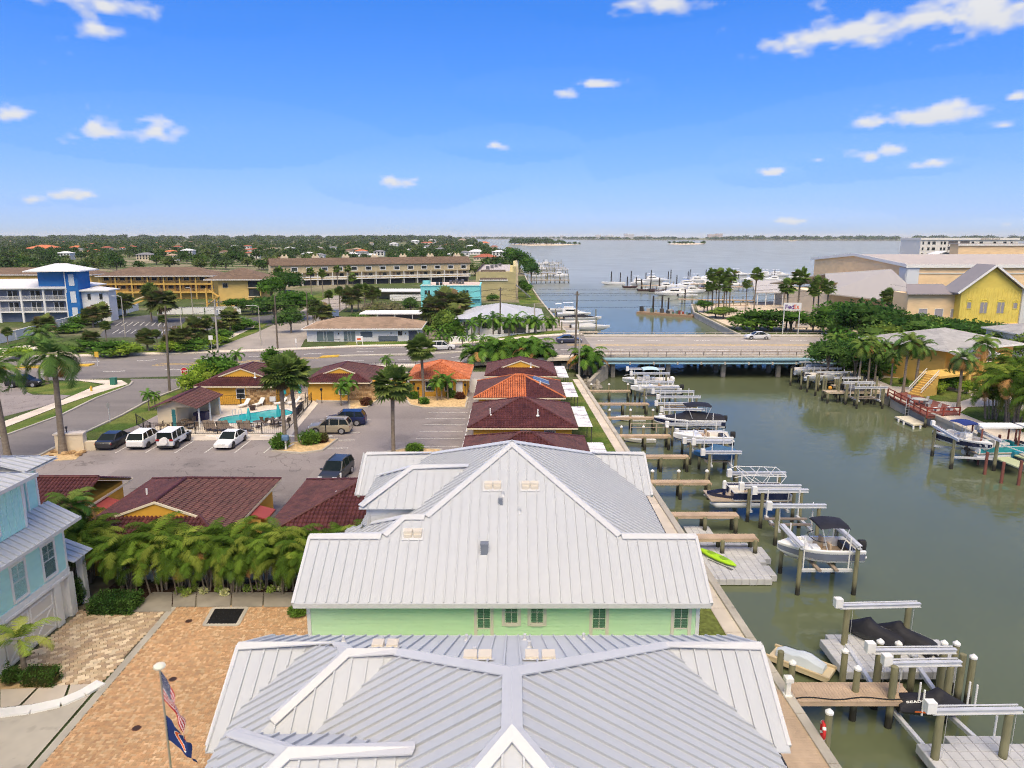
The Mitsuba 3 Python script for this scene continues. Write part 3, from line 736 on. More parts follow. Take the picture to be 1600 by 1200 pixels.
# ---- the teal house on the left: facade towards the drive, skirt roof, garage below
def teal_house():
    t = Thing('teal_house', 'aqua blue three storey house with white garage doors and metal skirt roof', 'house')
    X, Y1, Y0 = -24.9, 36.9, 22.0
    mb = MB(); mb.box(-36, Y0, 0, X - 0.15, Y1, 2.75); t.part('garage_wall', mb, P(0.68, 0.66, 0.62))
    mb = MB(); mb.box(-36, Y0, 2.75, X, Y1, 5.9); t.part('wall', mb, 'teal_paint')
    mb = MB(); mb.box(-36, Y0, 5.9, X - 1.0, Y1 - 0.1, 9.0); t.part('upper_wall', mb, 'teal_paint')
    mb = MB(); mb.box(X - 1.0, Y0, 6.3, X - 0.25, Y1 - 2.3, 9.0); t.part('bay', mb, 'teal_paint')
    F = Face((X, Y0), (X, Y1), 1)
    for i in range(19):
        z = 2.95 + i * 0.155
        t.part('siding_board', F.box(MB(), 0.1, F.L - 0.13, z, z + 0.151, 0.002, 0.02), 'teal_paint')
    U = Face((X - 0.25, Y0), (X - 0.25, Y1 - 2.3), 1)
    for i in range(28):
        u = 0.2 + i * 0.445
        t.part('batten', U.box(MB(), u, u + 0.05, 6.32, 8.98, 0, 0.03), 'teal_paint')
    t.part('corner_board', F.box(MB(), F.L - 0.13, F.L + .02, 2.8, 5.75, 0, 0.04), 'white_paint')
    t.part('corner_board', U.box(MB(), U.L - 0.12, U.L + .02, 6.3, 9.0, 0, 0.04), 'white_paint')
    B = Face((X - 1.0, Y1 - 2.4), (X - 1.0, Y1 - .1), 1)
    t.part('corner_board', B.box(MB(), B.L - 0.12, B.L + .02, 6.0, 9.0, 0, 0.04), 'white_paint')
    t.part('downpipe', MB().bar((X - .92, Y1 - 1.05, 5.9), (X - .92, Y1 - 1.05, 9.0), .05, n=8), 'white_paint')
    k = t.part('balcony_door', B.box(MB(), 0.35, 1.2, 6.25, 8.45, 0, 0.06), 'white_paint')
    t.part('door_pane', B.box(MB(), 0.5, 1.05, 7.6, 8.2, 0.06, 0.07), 'dark_glass', under=k)
    for i in range(4): F.window(t, F.L - 1.45 - i * 2.35, 3.15, 0.92, 1.75, 'white_paint', 'dark_glass', tw=.15, grid=2)
    for i in range(2): U.window(t, U.L - 2.55 - i * 4.0, 6.75, 1.0, 1.75, 'white_paint', 'dark_glass', tw=.15, grid=2)
    t.part('belt_trim', F.box(MB(), -.02, F.L + .04, 2.62, 2.9, 0, 0.07), 'white_paint')
    t.part('belt_trim', F.box(MB(), -.02, F.L + .04, 2.45, 2.6, 0, 0.14), 'white_paint')
    # skirt roof in seamed panels
    S = (5.7 - 6.62) / (X + .75 - (X - .95))
    sk = [(sbox(X - .95, Y0, X + .75, Y1 + .55), [(S, 0, 5.7 - S * (X + .75))])]
    seam_roof(t, sk, 'roof_metal', pitch=0.43)
    t.part('fascia', MB().beam((X + .76, Y0, 5.62), (X + .76, Y1 + .55, 5.62), .05, .18), 'roof_cap')
    pr = [(sbox(X - 2.4, Y1 + .02, X + .35, Y1 + 1.9), [(-0.42, 0, 3.15 + .42 * (X + .35))])]
    seam_roof(t, pr, 'roof_metal', pitch=0.43, name='porch_roof_panel')
    t.part('porch_wall', MB().box(X - 2.2, Y1, 0, X - 1.2, Y1 + 1.6, 3.3), P(0.68, 0.66, 0.62))
    t.part('porch_post', MB().box(X - .32, Y1 + 1.2, 0, X + .05, Y1 + 1.55, 3.05), 'white_paint'); t.part('porch_post', MB().box(X - .32, Y1 - .25, 0, X + .1, Y1 + .25, 2.5), 'white_paint')
    t.part('porch_beam', MB().box(X - 2.2, Y1 + 1.25, 2.78, X - .05, Y1 + 1.5, 3.1), 'white_paint')
    t.part('entry_door', MB().box(X - 1.2, Y1 + .3, 0.1, X - 1.14, Y1 + 1.15, 2.3), P(0.3, 0.3, 0.31))
    # garage doors: carriage style boards with cross braces
    for i in range(3):
        u = F.L - 1.2 - 4.6 * i - 4.2
        d = t.part('garage_door', F.box(MB(), u, u + 3.9, 0.05, 2.3, -.1, 0.0), P(0.62, 0.585, 0.53))
        br = MB()
        for a in (0, 1.95):
            for (x0, z0, x1, z1) in ((.1, .2, .1, 2.2), (1.85, .2, 1.85, 2.2), (.1, .2, 1.85, .2), (.1, 1.5, 1.85, 1.5), (.1, 2.2, 1.85, 2.2), (.1, .2, 1.85, 1.5), (.1, 1.5, 1.85, .2)):
                p = F.p + F.d * (u + a + x0) + F.n * .01; q = F.p + F.d * (u + a + x1) + F.n * .01
                br.beam((*p, z0), (*q, z1), .03, .09)
        t.part('brace', br, 'white_paint', under=d); t.part('garage_post', F.box(MB(), u + 3.95, u + 4.5, 0, 2.45, -.12, 0.08), 'white_paint')
    # main roof of the top floor, two levels
    top = [(sbox(-36, Y0, X + .45, Y1 - 2.0), [(-.28, 0, 9.1 + .28 * (X + .45)), (0, -.3, 9.1 + .3 * (Y1 - 2.0))])]
    seam_roof(t, top, 'roof_metal', pitch=0.45)
    t.part('soffit', MB().box(-36, Y0, 8.95, X + .45, Y1 - 2.0, 9.0), 'white_paint'); t.part('fascia', MB().box(X + .45, Y0, 8.92, X + .5, Y1 - 2.0, 9.12), 'roof_cap')
    top = [(sbox(-36, Y1 - 1.98, X - .2, Y1 + .7), [(-.25, 0, 9.15 + .25 * (X - .2)), (0, -.25, 9.15 + .25 * (Y1 + .7))])]
    seam_roof(t, top, 'roof_metal', pitch=0.45)
    t.part('soffit', MB().box(-36, Y1 - 1.98, 9.0, X - .2, Y1 + .7, 9.05), 'white_paint')
    n = MB()
    p = F.p + F.d * (F.L - .55)
    tm = meshkit.text_mesh('807', 0.2, 0.01); v = np.array(tm.vertices)
    k = np.column_stack([np.full(len(v), X + .09) + v[:, 2], p[1] - 0.05 + v[:, 0], 1.75 + v[:, 1]])
    return t


teal_house()

# ---------------------------------------------------------------- kit: tile roofs, cars, poles
def tile_roof(t, bodies, m, pitch=0.27, course=0.40, name='roof', m2=None, split=None):
    """A clay tile roof: a solid deck and, on it, every barrel tile as a small arch (too small in the picture to be picked apart singly)."""
    deck = MB(); tiles = {0: MB(), 1: MB()}
    for (a, b, c), f in roof_facets(bodies):
        deck.sheet(f, lambda x, y: a * x + b * y + c)
        s = math.hypot(a, b); k = math.sqrt(1 + s * s); ang = math.atan2(b, a); up = np.array([math.cos(ang), math.sin(ang)]); ac = np.array([-up[1], up[0]])
        g = affinity.rotate(f, -math.degrees(ang), origin=(0, 0)); x0, y0, x1, y1 = g.bounds
        cu = course / k
        U, A = np.meshgrid(np.arange(x0 + cu / 2, x1, cu), np.arange(y0 + pitch / 2, y1, pitch), indexing='ij')
        U, A = U.ravel(), A.ravel()
        ok = shapely.contains_xy(g, U, A); U, A = U[ok], A[ok]
        if not len(U): continue
        th = np.linspace(0.15, math.pi - 0.15, 4); rings = []
        for end, r, lift in ((-0.55, 0.115, 0.045), (0.55, 0.095, 0.0)):
            uu = U[:, None] + end * cu; aa = A[:, None] - np.cos(th) * r; h = np.sin(th) * r * 0.8 + lift
            x = uu * up[0] + aa * ac[0]; y = uu * up[1] + aa * ac[1]
            rings.append(np.stack([x, y, a * x + b * y + c + h], -1))
        v = np.concatenate(rings, 1); n = len(v)
        q = np.array([[0, 1, 5, 4], [1, 2, 6, 5], [2, 3, 7, 6], [3, 2, 1, 0]])
        ff = (q[None] + 8 * np.arange(n)[:, None, None])
        w = np.zeros(n, int) if split is None else split(v[:, 0, 0], v[:, 0, 1]).astype(int)
        for d in (0, 1):
            if (w == d).any():
                sel = v[w == d]
                tiles[d].add(sel.reshape(-1, 3), (q[None] + 8 * np.arange(len(sel))[:, None, None]).reshape(-1, 4))
    k = t.part(name, deck, m)
    for d, mm in ((0, m), (1, m2)):
        if tiles[d].n: t.part('roof_tile', tiles[d], mm, under=k, kind='stuff')
    return k


def hip_bodies(x0, x1, y0, y1, ze, s, dutch=None, gable=()):
    L, R, F, B = (s, 0, ze - s * x0), (-s, 0, ze + s * x1), (0, s, ze - s * y0), (0, -s, ze + s * y1)
    pls = [p for n, p in (('L', L), ('R', R), ('F', F), ('B', B)) if n not in gable]
    out = [(sbox(x0, y0, x1, y1), pls)]
    if dutch == 'F': out.append((sbox(x0, y0 + 2.2, x1, y1), [L, R, B]))
    if dutch == 'L': out.append((sbox(x0 + 2.2, y0, x1, y1), [R, F, B]))
    return out


def ridges(t, bodies, pts, m, under=None, r=0.11):
    for p, q in pts:
        p = [*p, roof_z(bodies, *p) + 0.07]; q = [*q, roof_z(bodies, *q) + 0.07]
        t.part('ridge_tile', MB().bar(p, q, r, n=7), m, under=under)


def wheel(t, x, y, r=0.33, w=0.22, rim=P(0.45, 0.45, 0.47, 0.35, 0.6)):
    k = t.part('wheel', MB().tube([(x, y - w / 2, r), (x, y - w / 2 + .03, r), (x, y + w / 2 - .03, r), (x, y + w / 2, r)], [r * .9, r, r, r * .9], 14), 'rubber', smooth=40)
    o = w / 2 + .004
    t.part('rim', MB().tube([(x, y + (o if y > 0 else -o), r), (x, y + (o - .05 if y > 0 else -o + .05), r)], [r * .64, r * .66], 10), rim, under=k)


GLASS = 'dark_glass'


def car(label, loc, head, kind, paint, cat='car', group=None, rim=None, glass=GLASS, rack=False):
    """head: direction of travel in degrees, 0 = +x. Local x forward."""
    t = Thing('parked_car' if group is None else 'moving_car', label, cat, loc, math.radians(head), group)
    L, W, H, zb, body, cabin = {
        'sedan': (4.75, 1.82, 1.44, .92, [(-.5, .42, .74, .80), (-.47, .27, .92, .93), (-.36, .22, .97, 1), (-.1, .2, .93, 1), (.14, .2, .92, 1), (.3, .22, .86, .98), (.43, .25, .74, .93), (.49, .34, .6, .80)], [(-.37, .95), (-.2, 1.40), (.0, 1.44), (.05, 1.43), (.22, .90)]),
        'suv': (4.65, 1.88, 1.68, 1.05, [(-.5, .45, .9, .86), (-.48, .3, 1.06, .95), (-.36, .26, 1.1, 1), (-.1, .26, 1.06, 1), (.16, .26, 1.05, 1), (.3, .27, 1.0, .98), (.44, .3, .9, .94), (.495, .4, .72, .82)], [(-.475, 1.07), (-.40, 1.62), (-.1, 1.68), (.06, 1.66), (.23, 1.03)]),
        'jeep': (4.5, 1.86, 1.85, 1.12, [(-.47, .5, 1.12, .9), (-.46, .45, 1.14, .92), (-.3, .45, 1.14, .92), (.0, .45, 1.12, .92), (.2, .45, 1.1, .9), (.24, .5, 1.08, .84), (.44, .5, 1.04, .78), (.47, .5, .98, .76)], [(-.462, 1.13), (-.45, 1.82), (-.1, 1.85), (.1, 1.83), (.17, 1.10)]),
    }[kind]
    hw = W / 2
    rings = []
    for f, z0, z1, k in body:
        w = hw * k; zm = (z0 + z1) / 2 + .05
        rings.append([(f * L, -w * .93, z0), (f * L, -w, zm - .1), (f * L, -w, zm + .08), (f * L, -w * .95, z1 - .04), (f * L, -w * .84, z1), (f * L, w * .84, z1), (f * L, w * .95, z1 - .04), (f * L, w, zm + .08), (f * L, w, zm - .1), (f * L, w * .93, z0)])
    t.part('body', MB().loft(rings), paint, smooth=35)
    top = [i for i, (f, z) in enumerate(cabin)]
    cr = []
    for f, z in cabin:
        zb_ = np.interp(f, [b[0] for b in body], [b[2] for b in body]) - .03
        wt = hw * (.90 - .17 * (z - zb_) / (H - zb_)) if kind != 'jeep' else hw * (.86 - .05 * (z - zb_) / (H - zb_))
        cr.append([(f * L, -hw * .9, zb_), (f * L, -wt, max(z, zb_ + .01)), (f * L, wt, max(z, zb_ + .01)), (f * L, hw * .9, zb_)])
    t.part('cabin_glass', MB().loft(cr), glass)
    # roof panel and pillars stand a little proud of the glass
    rp = [cr[i] for i in (1, 2, 3)]
    roof = MB()
    roof.loft([[(r[1][0], r[1][1] * 1.01, r[1][2] - .06), (r[1][0], r[1][1] * .98, r[1][2] + .012), (r[2][0], r[2][1] * .98, r[2][2] + .012), (r[2][0], r[2][1] * 1.01, r[2][2] - .06)] for r in rp])
    t.part('roof', roof, paint, smooth=35)
    pil = MB()
    for sd in (1, 2):
        e = 0 if sd == 1 else 3
        for (i, j) in ((0, 1), (4, 3)):
            pil.beam(np.array(cr[i][e]) * [1, 1.01, 1], np.array(cr[j][sd]) * [1, 1.01, 1], .09, .07)
        for f in ((.0,) if kind == 'sedan' else (-.02, -.24)):
            zz = np.interp(f, [c[0] for c in cabin], [c[1] for c in cabin]); wt = abs(np.interp(f, [c[0] for c in cabin], [abs(r[1][1]) for r in cr])); s_ = -1 if sd == 1 else 1
            pil.beam((f * L, s_ * hw * .905, zb), (f * L, s_ * wt * 1.01, zz - .03), .08, .05)
    t.part('pillar', pil, paint, kind='stuff')
    wb = .30 * L
    for x in (wb, -wb + .02):
        for s_ in (-1, 1): wheel(t, x, s_ * (hw - .10), .38 if kind != 'sedan' else .33, .24, rim or P(0.45, 0.45, 0.47, 0.35, 0.6))
    for x in (wb, -wb + .02):
        t.part('wheel_arch', MB().tube([(x, -hw * .99, .40), (x, hw * .99, .40)], .42 if kind != 'sedan' else .385, 14), 'rubber')
    for s_ in (-1, 1):
        t.part('headlight', MB().cbox(L * .462, s_ * hw * .68, body[-2][2] - .2, .16, .36, .13), P(0.75, 0.77, 0.8, 0.15))
        t.part('tail_light', MB().cbox(-L * .478, s_ * hw * .74, body[0][2] - .12, .10, .34, .15), P(0.30, 0.01, 0.012, 0.2))
        t.part('mirror', MB().cbox(.20 * L, s_ * (hw + .07), zb - .02, .12, .2, .14), paint if kind != 'jeep' else 'rubber')
    t.part('grille', MB().cbox(L * .478, 0, .38, .06, W * .42, .26), P(0.012, 0.012, 0.013, 0.4))
    t.part('number_plate', MB().cbox(-L * .495, 0, .62, .03, .34, .14), P(0.6, 0.6, 0.58))
    t.part('bumper', MB().cbox(-L * .485, 0, .3, .1, W * .84, .16), P(0.03, 0.03, 0.032) if kind != 'sedan' else paint)
    if kind == 'jeep':
        k = t.part('spare_wheel', MB().tube([(-L * .47 - .30, 0, 1.0), (-L * .47, 0, 1.0)], .39, 16), 'gelcoat', smooth=40)
        t.part('bumper', MB().cbox(L * .485, 0, .5, .16, W * .8, .18), P(0.03, 0.03, 0.032))
        for s_ in (-1, 1):
            for x in (wb, -wb): t.part('fender', MB().cbox(x, s_ * (hw - .1), .78, 1.05, .30, .07), P(0.03, 0.03, 0.032))
    if rack:
        for s_ in (-1, 1): t.part('roof_rail', MB().beam((-.36 * L, s_ * hw * .68, H + .05), (.0, s_ * hw * .68, H + .05), .05, .05), P(0.1, 0.1, 0.1))
    return t


def utility_pole(label, x, y, h, z0=0.0, arms=((-0.8, 2.4),), rot=0.0, lean=(0, 0), m='pole_wood', drum=False):
    t = Thing('utility_pole', label, 'utility pole', (x, y, z0), rot)
    t.part('post', MB().tube([(0, 0, -.3), (lean[0] * .5, lean[1] * .5, h * .5), (lean[0], lean[1], h)], [.19, .16, .12], 8), m, smooth=50)
    for dz, wd in arms:
        c = t.part('cross_arm', MB().beam((lean[0] - wd / 2, .14, h + dz), (lean[0] + wd / 2, .14, h + dz), .1, .12), 'pole_wood')
        for k in (-.46, -.2, .2, .46):
            t.part('insulator', MB().bar((lean[0] + wd * k, .14, h + dz + .06), (lean[0] + wd * k, .14, h + dz + .3), .045, .03, 6), P(0.4, 0.4, 0.4), under=c)
    if drum: t.part('transformer', MB().bar((.36, 0, h - 2.6), (.36, 0, h - 1.7), .24, n=10), P(0.4, 0.41, 0.42), smooth=40)
    t.top = np.array([x + lean[0], y + lean[1], z0 + h])
    return t

# ---------------------------------------------------------------- the motel: tile roofed cottages, pool, car park
cream_trim = P(0.66, 0.58, 0.44)


def cottage(label, x0, x1, y0, y1, ze=2.5, s=0.36, dutch=None, tile='tile_maroon', ov=0.55, m2=None, split=None, wins=(), ridge='auto', wall='yellow_wall', gable=()):
    t = Thing('motel_cottage', label, 'cottage')
    bod = hip_bodies(x0, x1, y0, y1, ze, s, dutch, gable)
    k = tile_roof(t, bod, tile, m2=m2, split=split)
    w, d = x1 - x0, y1 - y0
    if 'L' in gable:
        rr = [((x0 + .1, (y0 + y1) / 2), (x1 - .1, (y0 + y1) / 2))]
    elif 'F' in gable:
        rr = [(((x0 + x1) / 2, y0 + .1), ((x0 + x1) / 2, y1 - .1))]
    elif w <= d:
        a, b = ((x0 + x1) / 2, y0 + w / 2), ((x0 + x1) / 2, y1 - w / 2)
        if dutch == 'F': a = (a[0], y0 + 2.25)
        rr = [(a, b), (b, (x0, y1)), (b, (x1, y1))]
        rr += [((x0 + 2.2, y0 + 2.2), (x0, y0)), ((x1 - 2.2, y0 + 2.2), (x1, y0))] if dutch == 'F' else [(a, (x0, y0)), (a, (x1, y0))]
    else:
        a, b = (x0 + d / 2, (y0 + y1) / 2), (x1 - d / 2, (y0 + y1) / 2)
        rr = [(a, b), (a, (x0, y0)), (a, (x0, y1)), (b, (x1, y0)), (b, (x1, y1))]
        if dutch == 'F': rr = rr + [((a[0] + b[0]) / 2 * np.ones(1)[0] and ((a[0] + b[0]) / 2, y0 + 2.3), ((a[0] + b[0]) / 2, y1 - d / 2))]
    ridges(t, bod, [r for r in rr if math.hypot(r[0][0] - r[1][0], r[0][1] - r[1][1]) > .3], tile if m2 is None else m2, under=k)
    wl = MB().box(x0 + ov, y0 + ov, 0, x1 - ov, y1 - ov, ze - .02)
    t.part('wall', wl, wall)
    if dutch == 'F':
        zf = ze + s * 2.2
        hwid = (w / 2 - 2.2); zr = ze + s * w / 2
        t.part('gable', MB().add([(x0 + 2.2, y0 + 2.21, zf - .05), (x1 - 2.2, y0 + 2.21, zf - .05), ((x0 + x1) / 2, y0 + 2.21, zf + s * hwid)] + [(x0 + 2.2, y0 + 2.4, zf - .05), (x1 - 2.2, y0 + 2.4, zf - .05), ((x0 + x1) / 2, y0 + 2.4, zf + s * hwid)], [[0, 1, 2], [5, 4, 3], [0, 3, 4], [0, 4, 1], [1, 4, 5], [1, 5, 2], [2, 5, 3], [2, 3, 0]]), wall)
        for sg in (-1, 1):
            t.part('verge_trim', MB().beam(((x0 + x1) / 2, y0 + 2.16, zf + s * hwid - .03), ((x0 + x1) / 2 + sg * hwid, y0 + 2.16, zf - .03), .1, .14), cream_trim)
    for p, q in (((x0, y0), (x1, y0)), ((x1, y0), (x1, y1)), ((x0, y1), (x1, y1)), ((x0, y0), (x0, y1))):
        t.part('fascia', MB().beam((*p, ze - .07), (*q, ze - .07), .06, .16), cream_trim)
    F = Face((x0 + ov, y0 + ov), (x1 - ov, y0 + ov), 1); R = Face((x1 - ov, y0 + ov), (x1 - ov, y1 - ov), 1)
    for (side, u, kind) in wins:
        f = F if side == 'F' else R
        if kind == 'door':
            d_ = t.part('door', f.box(MB(), u - .45, u + .45, .05, 2.1, 0, .05), 'white_paint')
        elif kind == 'stone':
            st = MB(); r_ = np.random.default_rng(int(u * 10))
            for i in range(26):
                a, z = u + r_.uniform(-1.7, 1.7), r_.uniform(.1, 2.2)
                st.ball((*(f.p + f.d * a + f.n * .0), z), (r_.uniform(.2, .4), .07, r_.uniform(.14, .26)), 7, 4)
            f.box(st, u - 1.9, u + 1.9, .02, 2.42, 0, .02)
            t.part('stone_cladding', st, 'sandstone', kind='stuff')
        elif kind == 'unit':
            t.part('air_conditioner', f.box(MB(), u - .35, u + .35, .5, 1.1, 0, .35), P(0.55, 0.56, 0.56))
        else:
            f.window(t, u, .85, 1.0, 1.2, 'white_paint', 'window_dark', tw=.07)
    return t


mat('sandstone', lambda p, n, uv: mix((0.20, 0.11, 0.05), (0.50, 0.34, 0.18), cell_rand(p.x * 2.4, p.y * 2, p.z * 3.1)) * (0.7 + 0.6 * noise(p.x * 9, p.y * 9, p.z * 9)), 0.9, 0.2)
cottage('cottage with maroon tile roof and yellow gable behind the pool', -40.2, -29.7, 87.8, 99.6, dutch='F', wins=(('F', 5.1, 'win'), ('F', 7.7, 'stone'), ('F', 9.2, 'unit')))
cottage('maroon tiled cottage with yellow gable between pool and orange roof', -27.2, -18.4, 90.1, 101, dutch='F', wins=(('F', 4.6, 'win'), ('F', 7.2, 'stone')))
cottage('yellow cottage with bright orange tile roof', -14.2, -5.6, 92.3, 102.5, tile='tile_orange', wins=(('F', 2.6, 'win'), ('F', 5.2, 'win'), ('F', 6.6, 'door')))
t = Thing('garden_gate', 'white garage door in a low wall between two tile roofed cottages', 'gate'); t.part('door', MB().box(-18.2, 91.6, 0, -15.4, 91.7, 2.3), 'white_paint'); t.part('wall', MB().box(-18.5, 91.71, 0, -14.0, 91.95, 2.5), 'yellow_wall')
t = Thing('garden_gate', 'white gate beside the orange roofed cottage', 'gate'); t.part('door', MB().box(-5.7, 95.6, 0, -3.6, 95.7, 1.9), 'white_paint'); t.part('post', MB().box(-5.85, 95.55, 0, -5.7, 95.75, 2.1), 'white_paint')
cottage('maroon tiled cottage nearest the bridge with yellow gable', -3.7, 6.1, 94.5, 104.5, dutch='F')
cottage('cottage with half orange and half maroon tile roof beside the canal lawn', -4.5, 6.3, 81.2, 91.2, m2='tile_orange', split=lambda x, y: (x + 4.5 > y - 81.2) & (x < 1.7) & (y < 86.1))
cottage('canal side cottage with maroon pyramid tile roof, second from the silver roofs', -4.4, 6.5, 67.8, 78.2, wins=(('F', 5.2, 'win'), ('F', 7.6, 'win')))
cottage('canal side cottage with maroon tile roof right behind the mint house', -4.4, 6.8, 54.4, 64.6)
cottage('maroon tiled cottage half hidden by the aqua house', -46, -29.7, 44.6, 53.0, gable=('R', 'L'), wins=(('R', 2.0, 'win'), ('R', 5.0, 'unit')))
cottage('large maroon tiled cottage with yellow gable behind the palm hedge', -28.0, -18.0, 41.0, 52.7, dutch='F', wins=(('R', 3.0, 'unit'), ('R', 7.0, 'win')))
cottage('maroon tiled cottage partly hidden by the mint house', -15.9, -5.0, 41.2, 52.5)
for i, (x, y, lab) in enumerate(((-29.0, 48.6, 'small red tile awning on the yellow wall of the cottage by the aqua house'), (-17.3, 47.0, 'small red tile awning on the yellow wall of the large cottage'))):
    t = Thing('door_awning', lab, 'awning')
    t.part('roof', MB().slab([(x - .9, y - .9, 2.3), (x + .4, y - .9, 1.95), (x + .4, y + .9, 1.95), (x - .9, y + .9, 2.3)], .1), P(0.30, 0.06, 0.045)); t.part('cabinet', MB().box(x - 1.2, y - .7, 0, x - .1, y + .7, 1.9), 'gold_wall')
pip = []
for b_ in ((-25.2, 46.5), (-12.6, 49.8), (-12.0, 46.0), (2.6, 69.6), (-2.2, 70.0), (3.4, 84), (2.6, 96.6), (-33, 89.5)):
    z = 3.4
    t = solo('roof_pipe', MB().bar((*b_, 2.9), (*b_, 4.0), .07, n=8).bar((*b_, 3.3), (*b_, 3.42), .2, .1, 8), 'white_paint', 'white vent pipe poking through a tile roof', 'vent pipe', 'vent pipes on the tile roofs'); pip.append(t)
rank(pip, 'of the roof pipes')

# white patio roofs along the canal lawn
pan = []
for y0, x0, lab in ((54.8, 6.95, 'nearest'), (69.0, 6.65, 'second nearest'), (82.6, 6.45, 'third nearest'), (94.6, 6.25, 'farthest')):
    t = Thing('patio_roof', f'stained white patio roof beside the canal lawn, {lab} of the row', 'patio roof', group='patio roofs along the canal lawn')
    for i in range(9): t.part('panel', MB().box(x0 + .0, y0 + i * .95, 2.3, x0 + 1.45, y0 + i * .95 + .94, 2.36), 'stained_white')
    for y in (y0 + .1, y0 + 4.2, y0 + 8.4): t.part('post', MB().box(x0 + 1.32, y, 0, x0 + 1.4, y + .08, 2.3), P(0.05, 0.05, 0.05))
mat('stained_white', lambda p, n, uv: mix((0.70, 0.69, 0.68), (0.34, 0.29, 0.29), smoothstep(0.56, 0.72, fbm(p.x * .8, p.y * 2.6, 2, 4))), 0.5, 0.4)
t = Thing('solar_panel', 'dark solar panel lying on the half orange tile roof', 'solar panel')
t.part('panel', MB().slab([(2.6, 85.2, 3.95), (4.6, 85.2, 3.25), (4.6, 87.6, 3.25), (2.6, 87.6, 3.95)], .06), P(0.05, 0.055, 0.075, 0.2)); t.part('frame', MB().beam((2.6, 85.2, 3.97), (4.6, 85.2, 3.27), .06, .06).beam((2.6, 87.6, 3.97), (4.6, 87.6, 3.27), .06, .06), 'aluminium')

# ---- pool deck
flat('pool_deck', gp([(232, 681), (448, 681), (486, 628), (478, 614), (440, 612), (425, 634), (345, 634), (345, 620), (300, 640), (262, 645)]), 0.05, 'paving_pale')
flat('kerb_walk', gp([(210, 689), (449, 688), (497, 631), (490, 626), (447, 680.5), (232, 680.5)]), 0.03, 'paving_pale')
outline = gp([(339.5, 658), (345, 654), (358, 651), (375, 648.6), (390, 646.5), (407, 644), (420, 641.6), (434, 640.6), (448, 641), (459, 644.5), (456, 648), (447, 650.5), (432, 654), (415, 658), (398, 661.4), (382, 662.6), (361, 663), (346, 661)]).buffer(.4).buffer(-.4)
pt = Thing('swimming_pool', 'turquoise kidney shaped swimming pool', 'swimming pool')
pt.part('coping', MB().prism(outline.buffer(.38).difference(outline), 0.0, 0.11), P(0.62, 0.60, 0.57))
pt.part('tile_band', MB().prism(outline.buffer(.02).difference(outline.buffer(-.12)), -.1, 0.085), P(0.03, 0.10, 0.17, .3))
pt.part('pool_water', MB().sheet(outline.buffer(-.06), 0.066), 'pool_water')
q = G(371, 648.5, .1)
lad = MB()
for dx in (-.35, .35): lad.tube([(q[0] + dx, q[1] - .6, .1), (q[0] + dx, q[1] - .5, .8), (q[0] + dx, q[1] + .3, .8), (q[0] + dx, q[1] + .4, .05)], .035, 6)
solo('pool_ladder', lad, 'aluminium', 'steel ladder rails at the far edge of the pool', 'ladder')

# iron fence: posts, rails, pickets
def iron_fence(label, pts, h=1.25, gap=2.4, mesh_=0.22, z=0.0):
    t = Thing('iron_fence', label, 'fence')
    pk = MB()
    for a, b in zip(pts[:-1], pts[1:]):
        a, b = np.asarray(a, float)[:2], np.asarray(b, float)[:2]; L = np.linalg.norm(b - a); n = max(1, round(L / gap))
        for i in range(n + 1):
            p = a + (b - a) * i / n
            t.part('post', MB().box(p[0] - .04, p[1] - .04, z, p[0] + .04, p[1] + .04, z + h + .1), 'iron')
        for zz in (z + .12, z + h):
            t.part('rail', MB().beam((*a, zz), (*b, zz), .035, .045), 'iron')
        k = int(L / mesh_)
        for i in range(k):
            p = a + (b - a) * (i + .5) / k; pk.box(p[0] - .008, p[1] - .008, z + .1, p[0] + .008, p[1] + .008, z + h)
    t.part('picket', pk, 'iron', kind='stuff')
    return t


mat('iron', (0.014, 0.014, 0.015), 0.5, 0.4)
iron_fence('black iron fence along the front and side of the pool', [G(214, 664), G(236, 678.5), G(444, 678.5), G(487, 629)])
iron_fence('black iron fence behind the pool in front of the yellow cottage', [G(342, 634), G(478, 629.5)])
solo('privacy_screen', MB().beam((*G(461, 655)[:2], .65), (*G(473, 641)[:2], .65), .05, 1.0), 'canvas_black', 'black cloth screen tied to the pool fence', 'screen')

# gazebo
t = Thing('pool_pavilion', 'open pool pavilion with maroon tile roof and cream storage room', 'pavilion')
gb = hip_bodies(-40.2, -34.8, 76.4, 83.6, 2.35, .36, None, ('F', 'B'))
k = tile_roof(t, gb, 'tile_maroon'); ridges(t, gb, [((-37.5, 76.5), (-37.5, 83.5))], 'tile_maroon', under=k)
t.part('storage_wall', MB().box(-39.7, 77.2, .05, -37.6, 83.2, 2.33), 'cream_wall'); t.part('back_wall', MB().box(-37.6, 82.9, .05, -35.2, 83.1, 2.33), 'cream_wall')
t.part('gable', MB().add([(-39.8, 77.25, 2.33), (-35.0, 77.25, 2.33), (-37.5, 77.25, 3.22), (-39.8, 77.4, 2.33), (-35.0, 77.4, 2.33), (-37.5, 77.4, 3.22)], [[0, 1, 2], [5, 4, 3], [0, 3, 4], [0, 4, 1]]), 'cream_wall')
for x, y in ((-35.1, 77.3), (-35.1, 80.2), (-35.1, 83.0)): t.part('post', MB().box(x - .07, y - .07, .05, x + .07, y + .07, 2.35), 'white_paint')
t.part('door_panel', MB().box(-38.05, 77.12, .1, -37.66, 77.19, 2.1), P(0.03, 0.16, 0.18)); t.part('counter', MB().box(-37.0, 80, .05, -35.6, 81, 1.0), P(0.06, 0.05, 0.10))
gr = Thing('covered_grill', 'grill under a black cover beside the cream storage room', 'grill'); q = G(266, 659, .05)
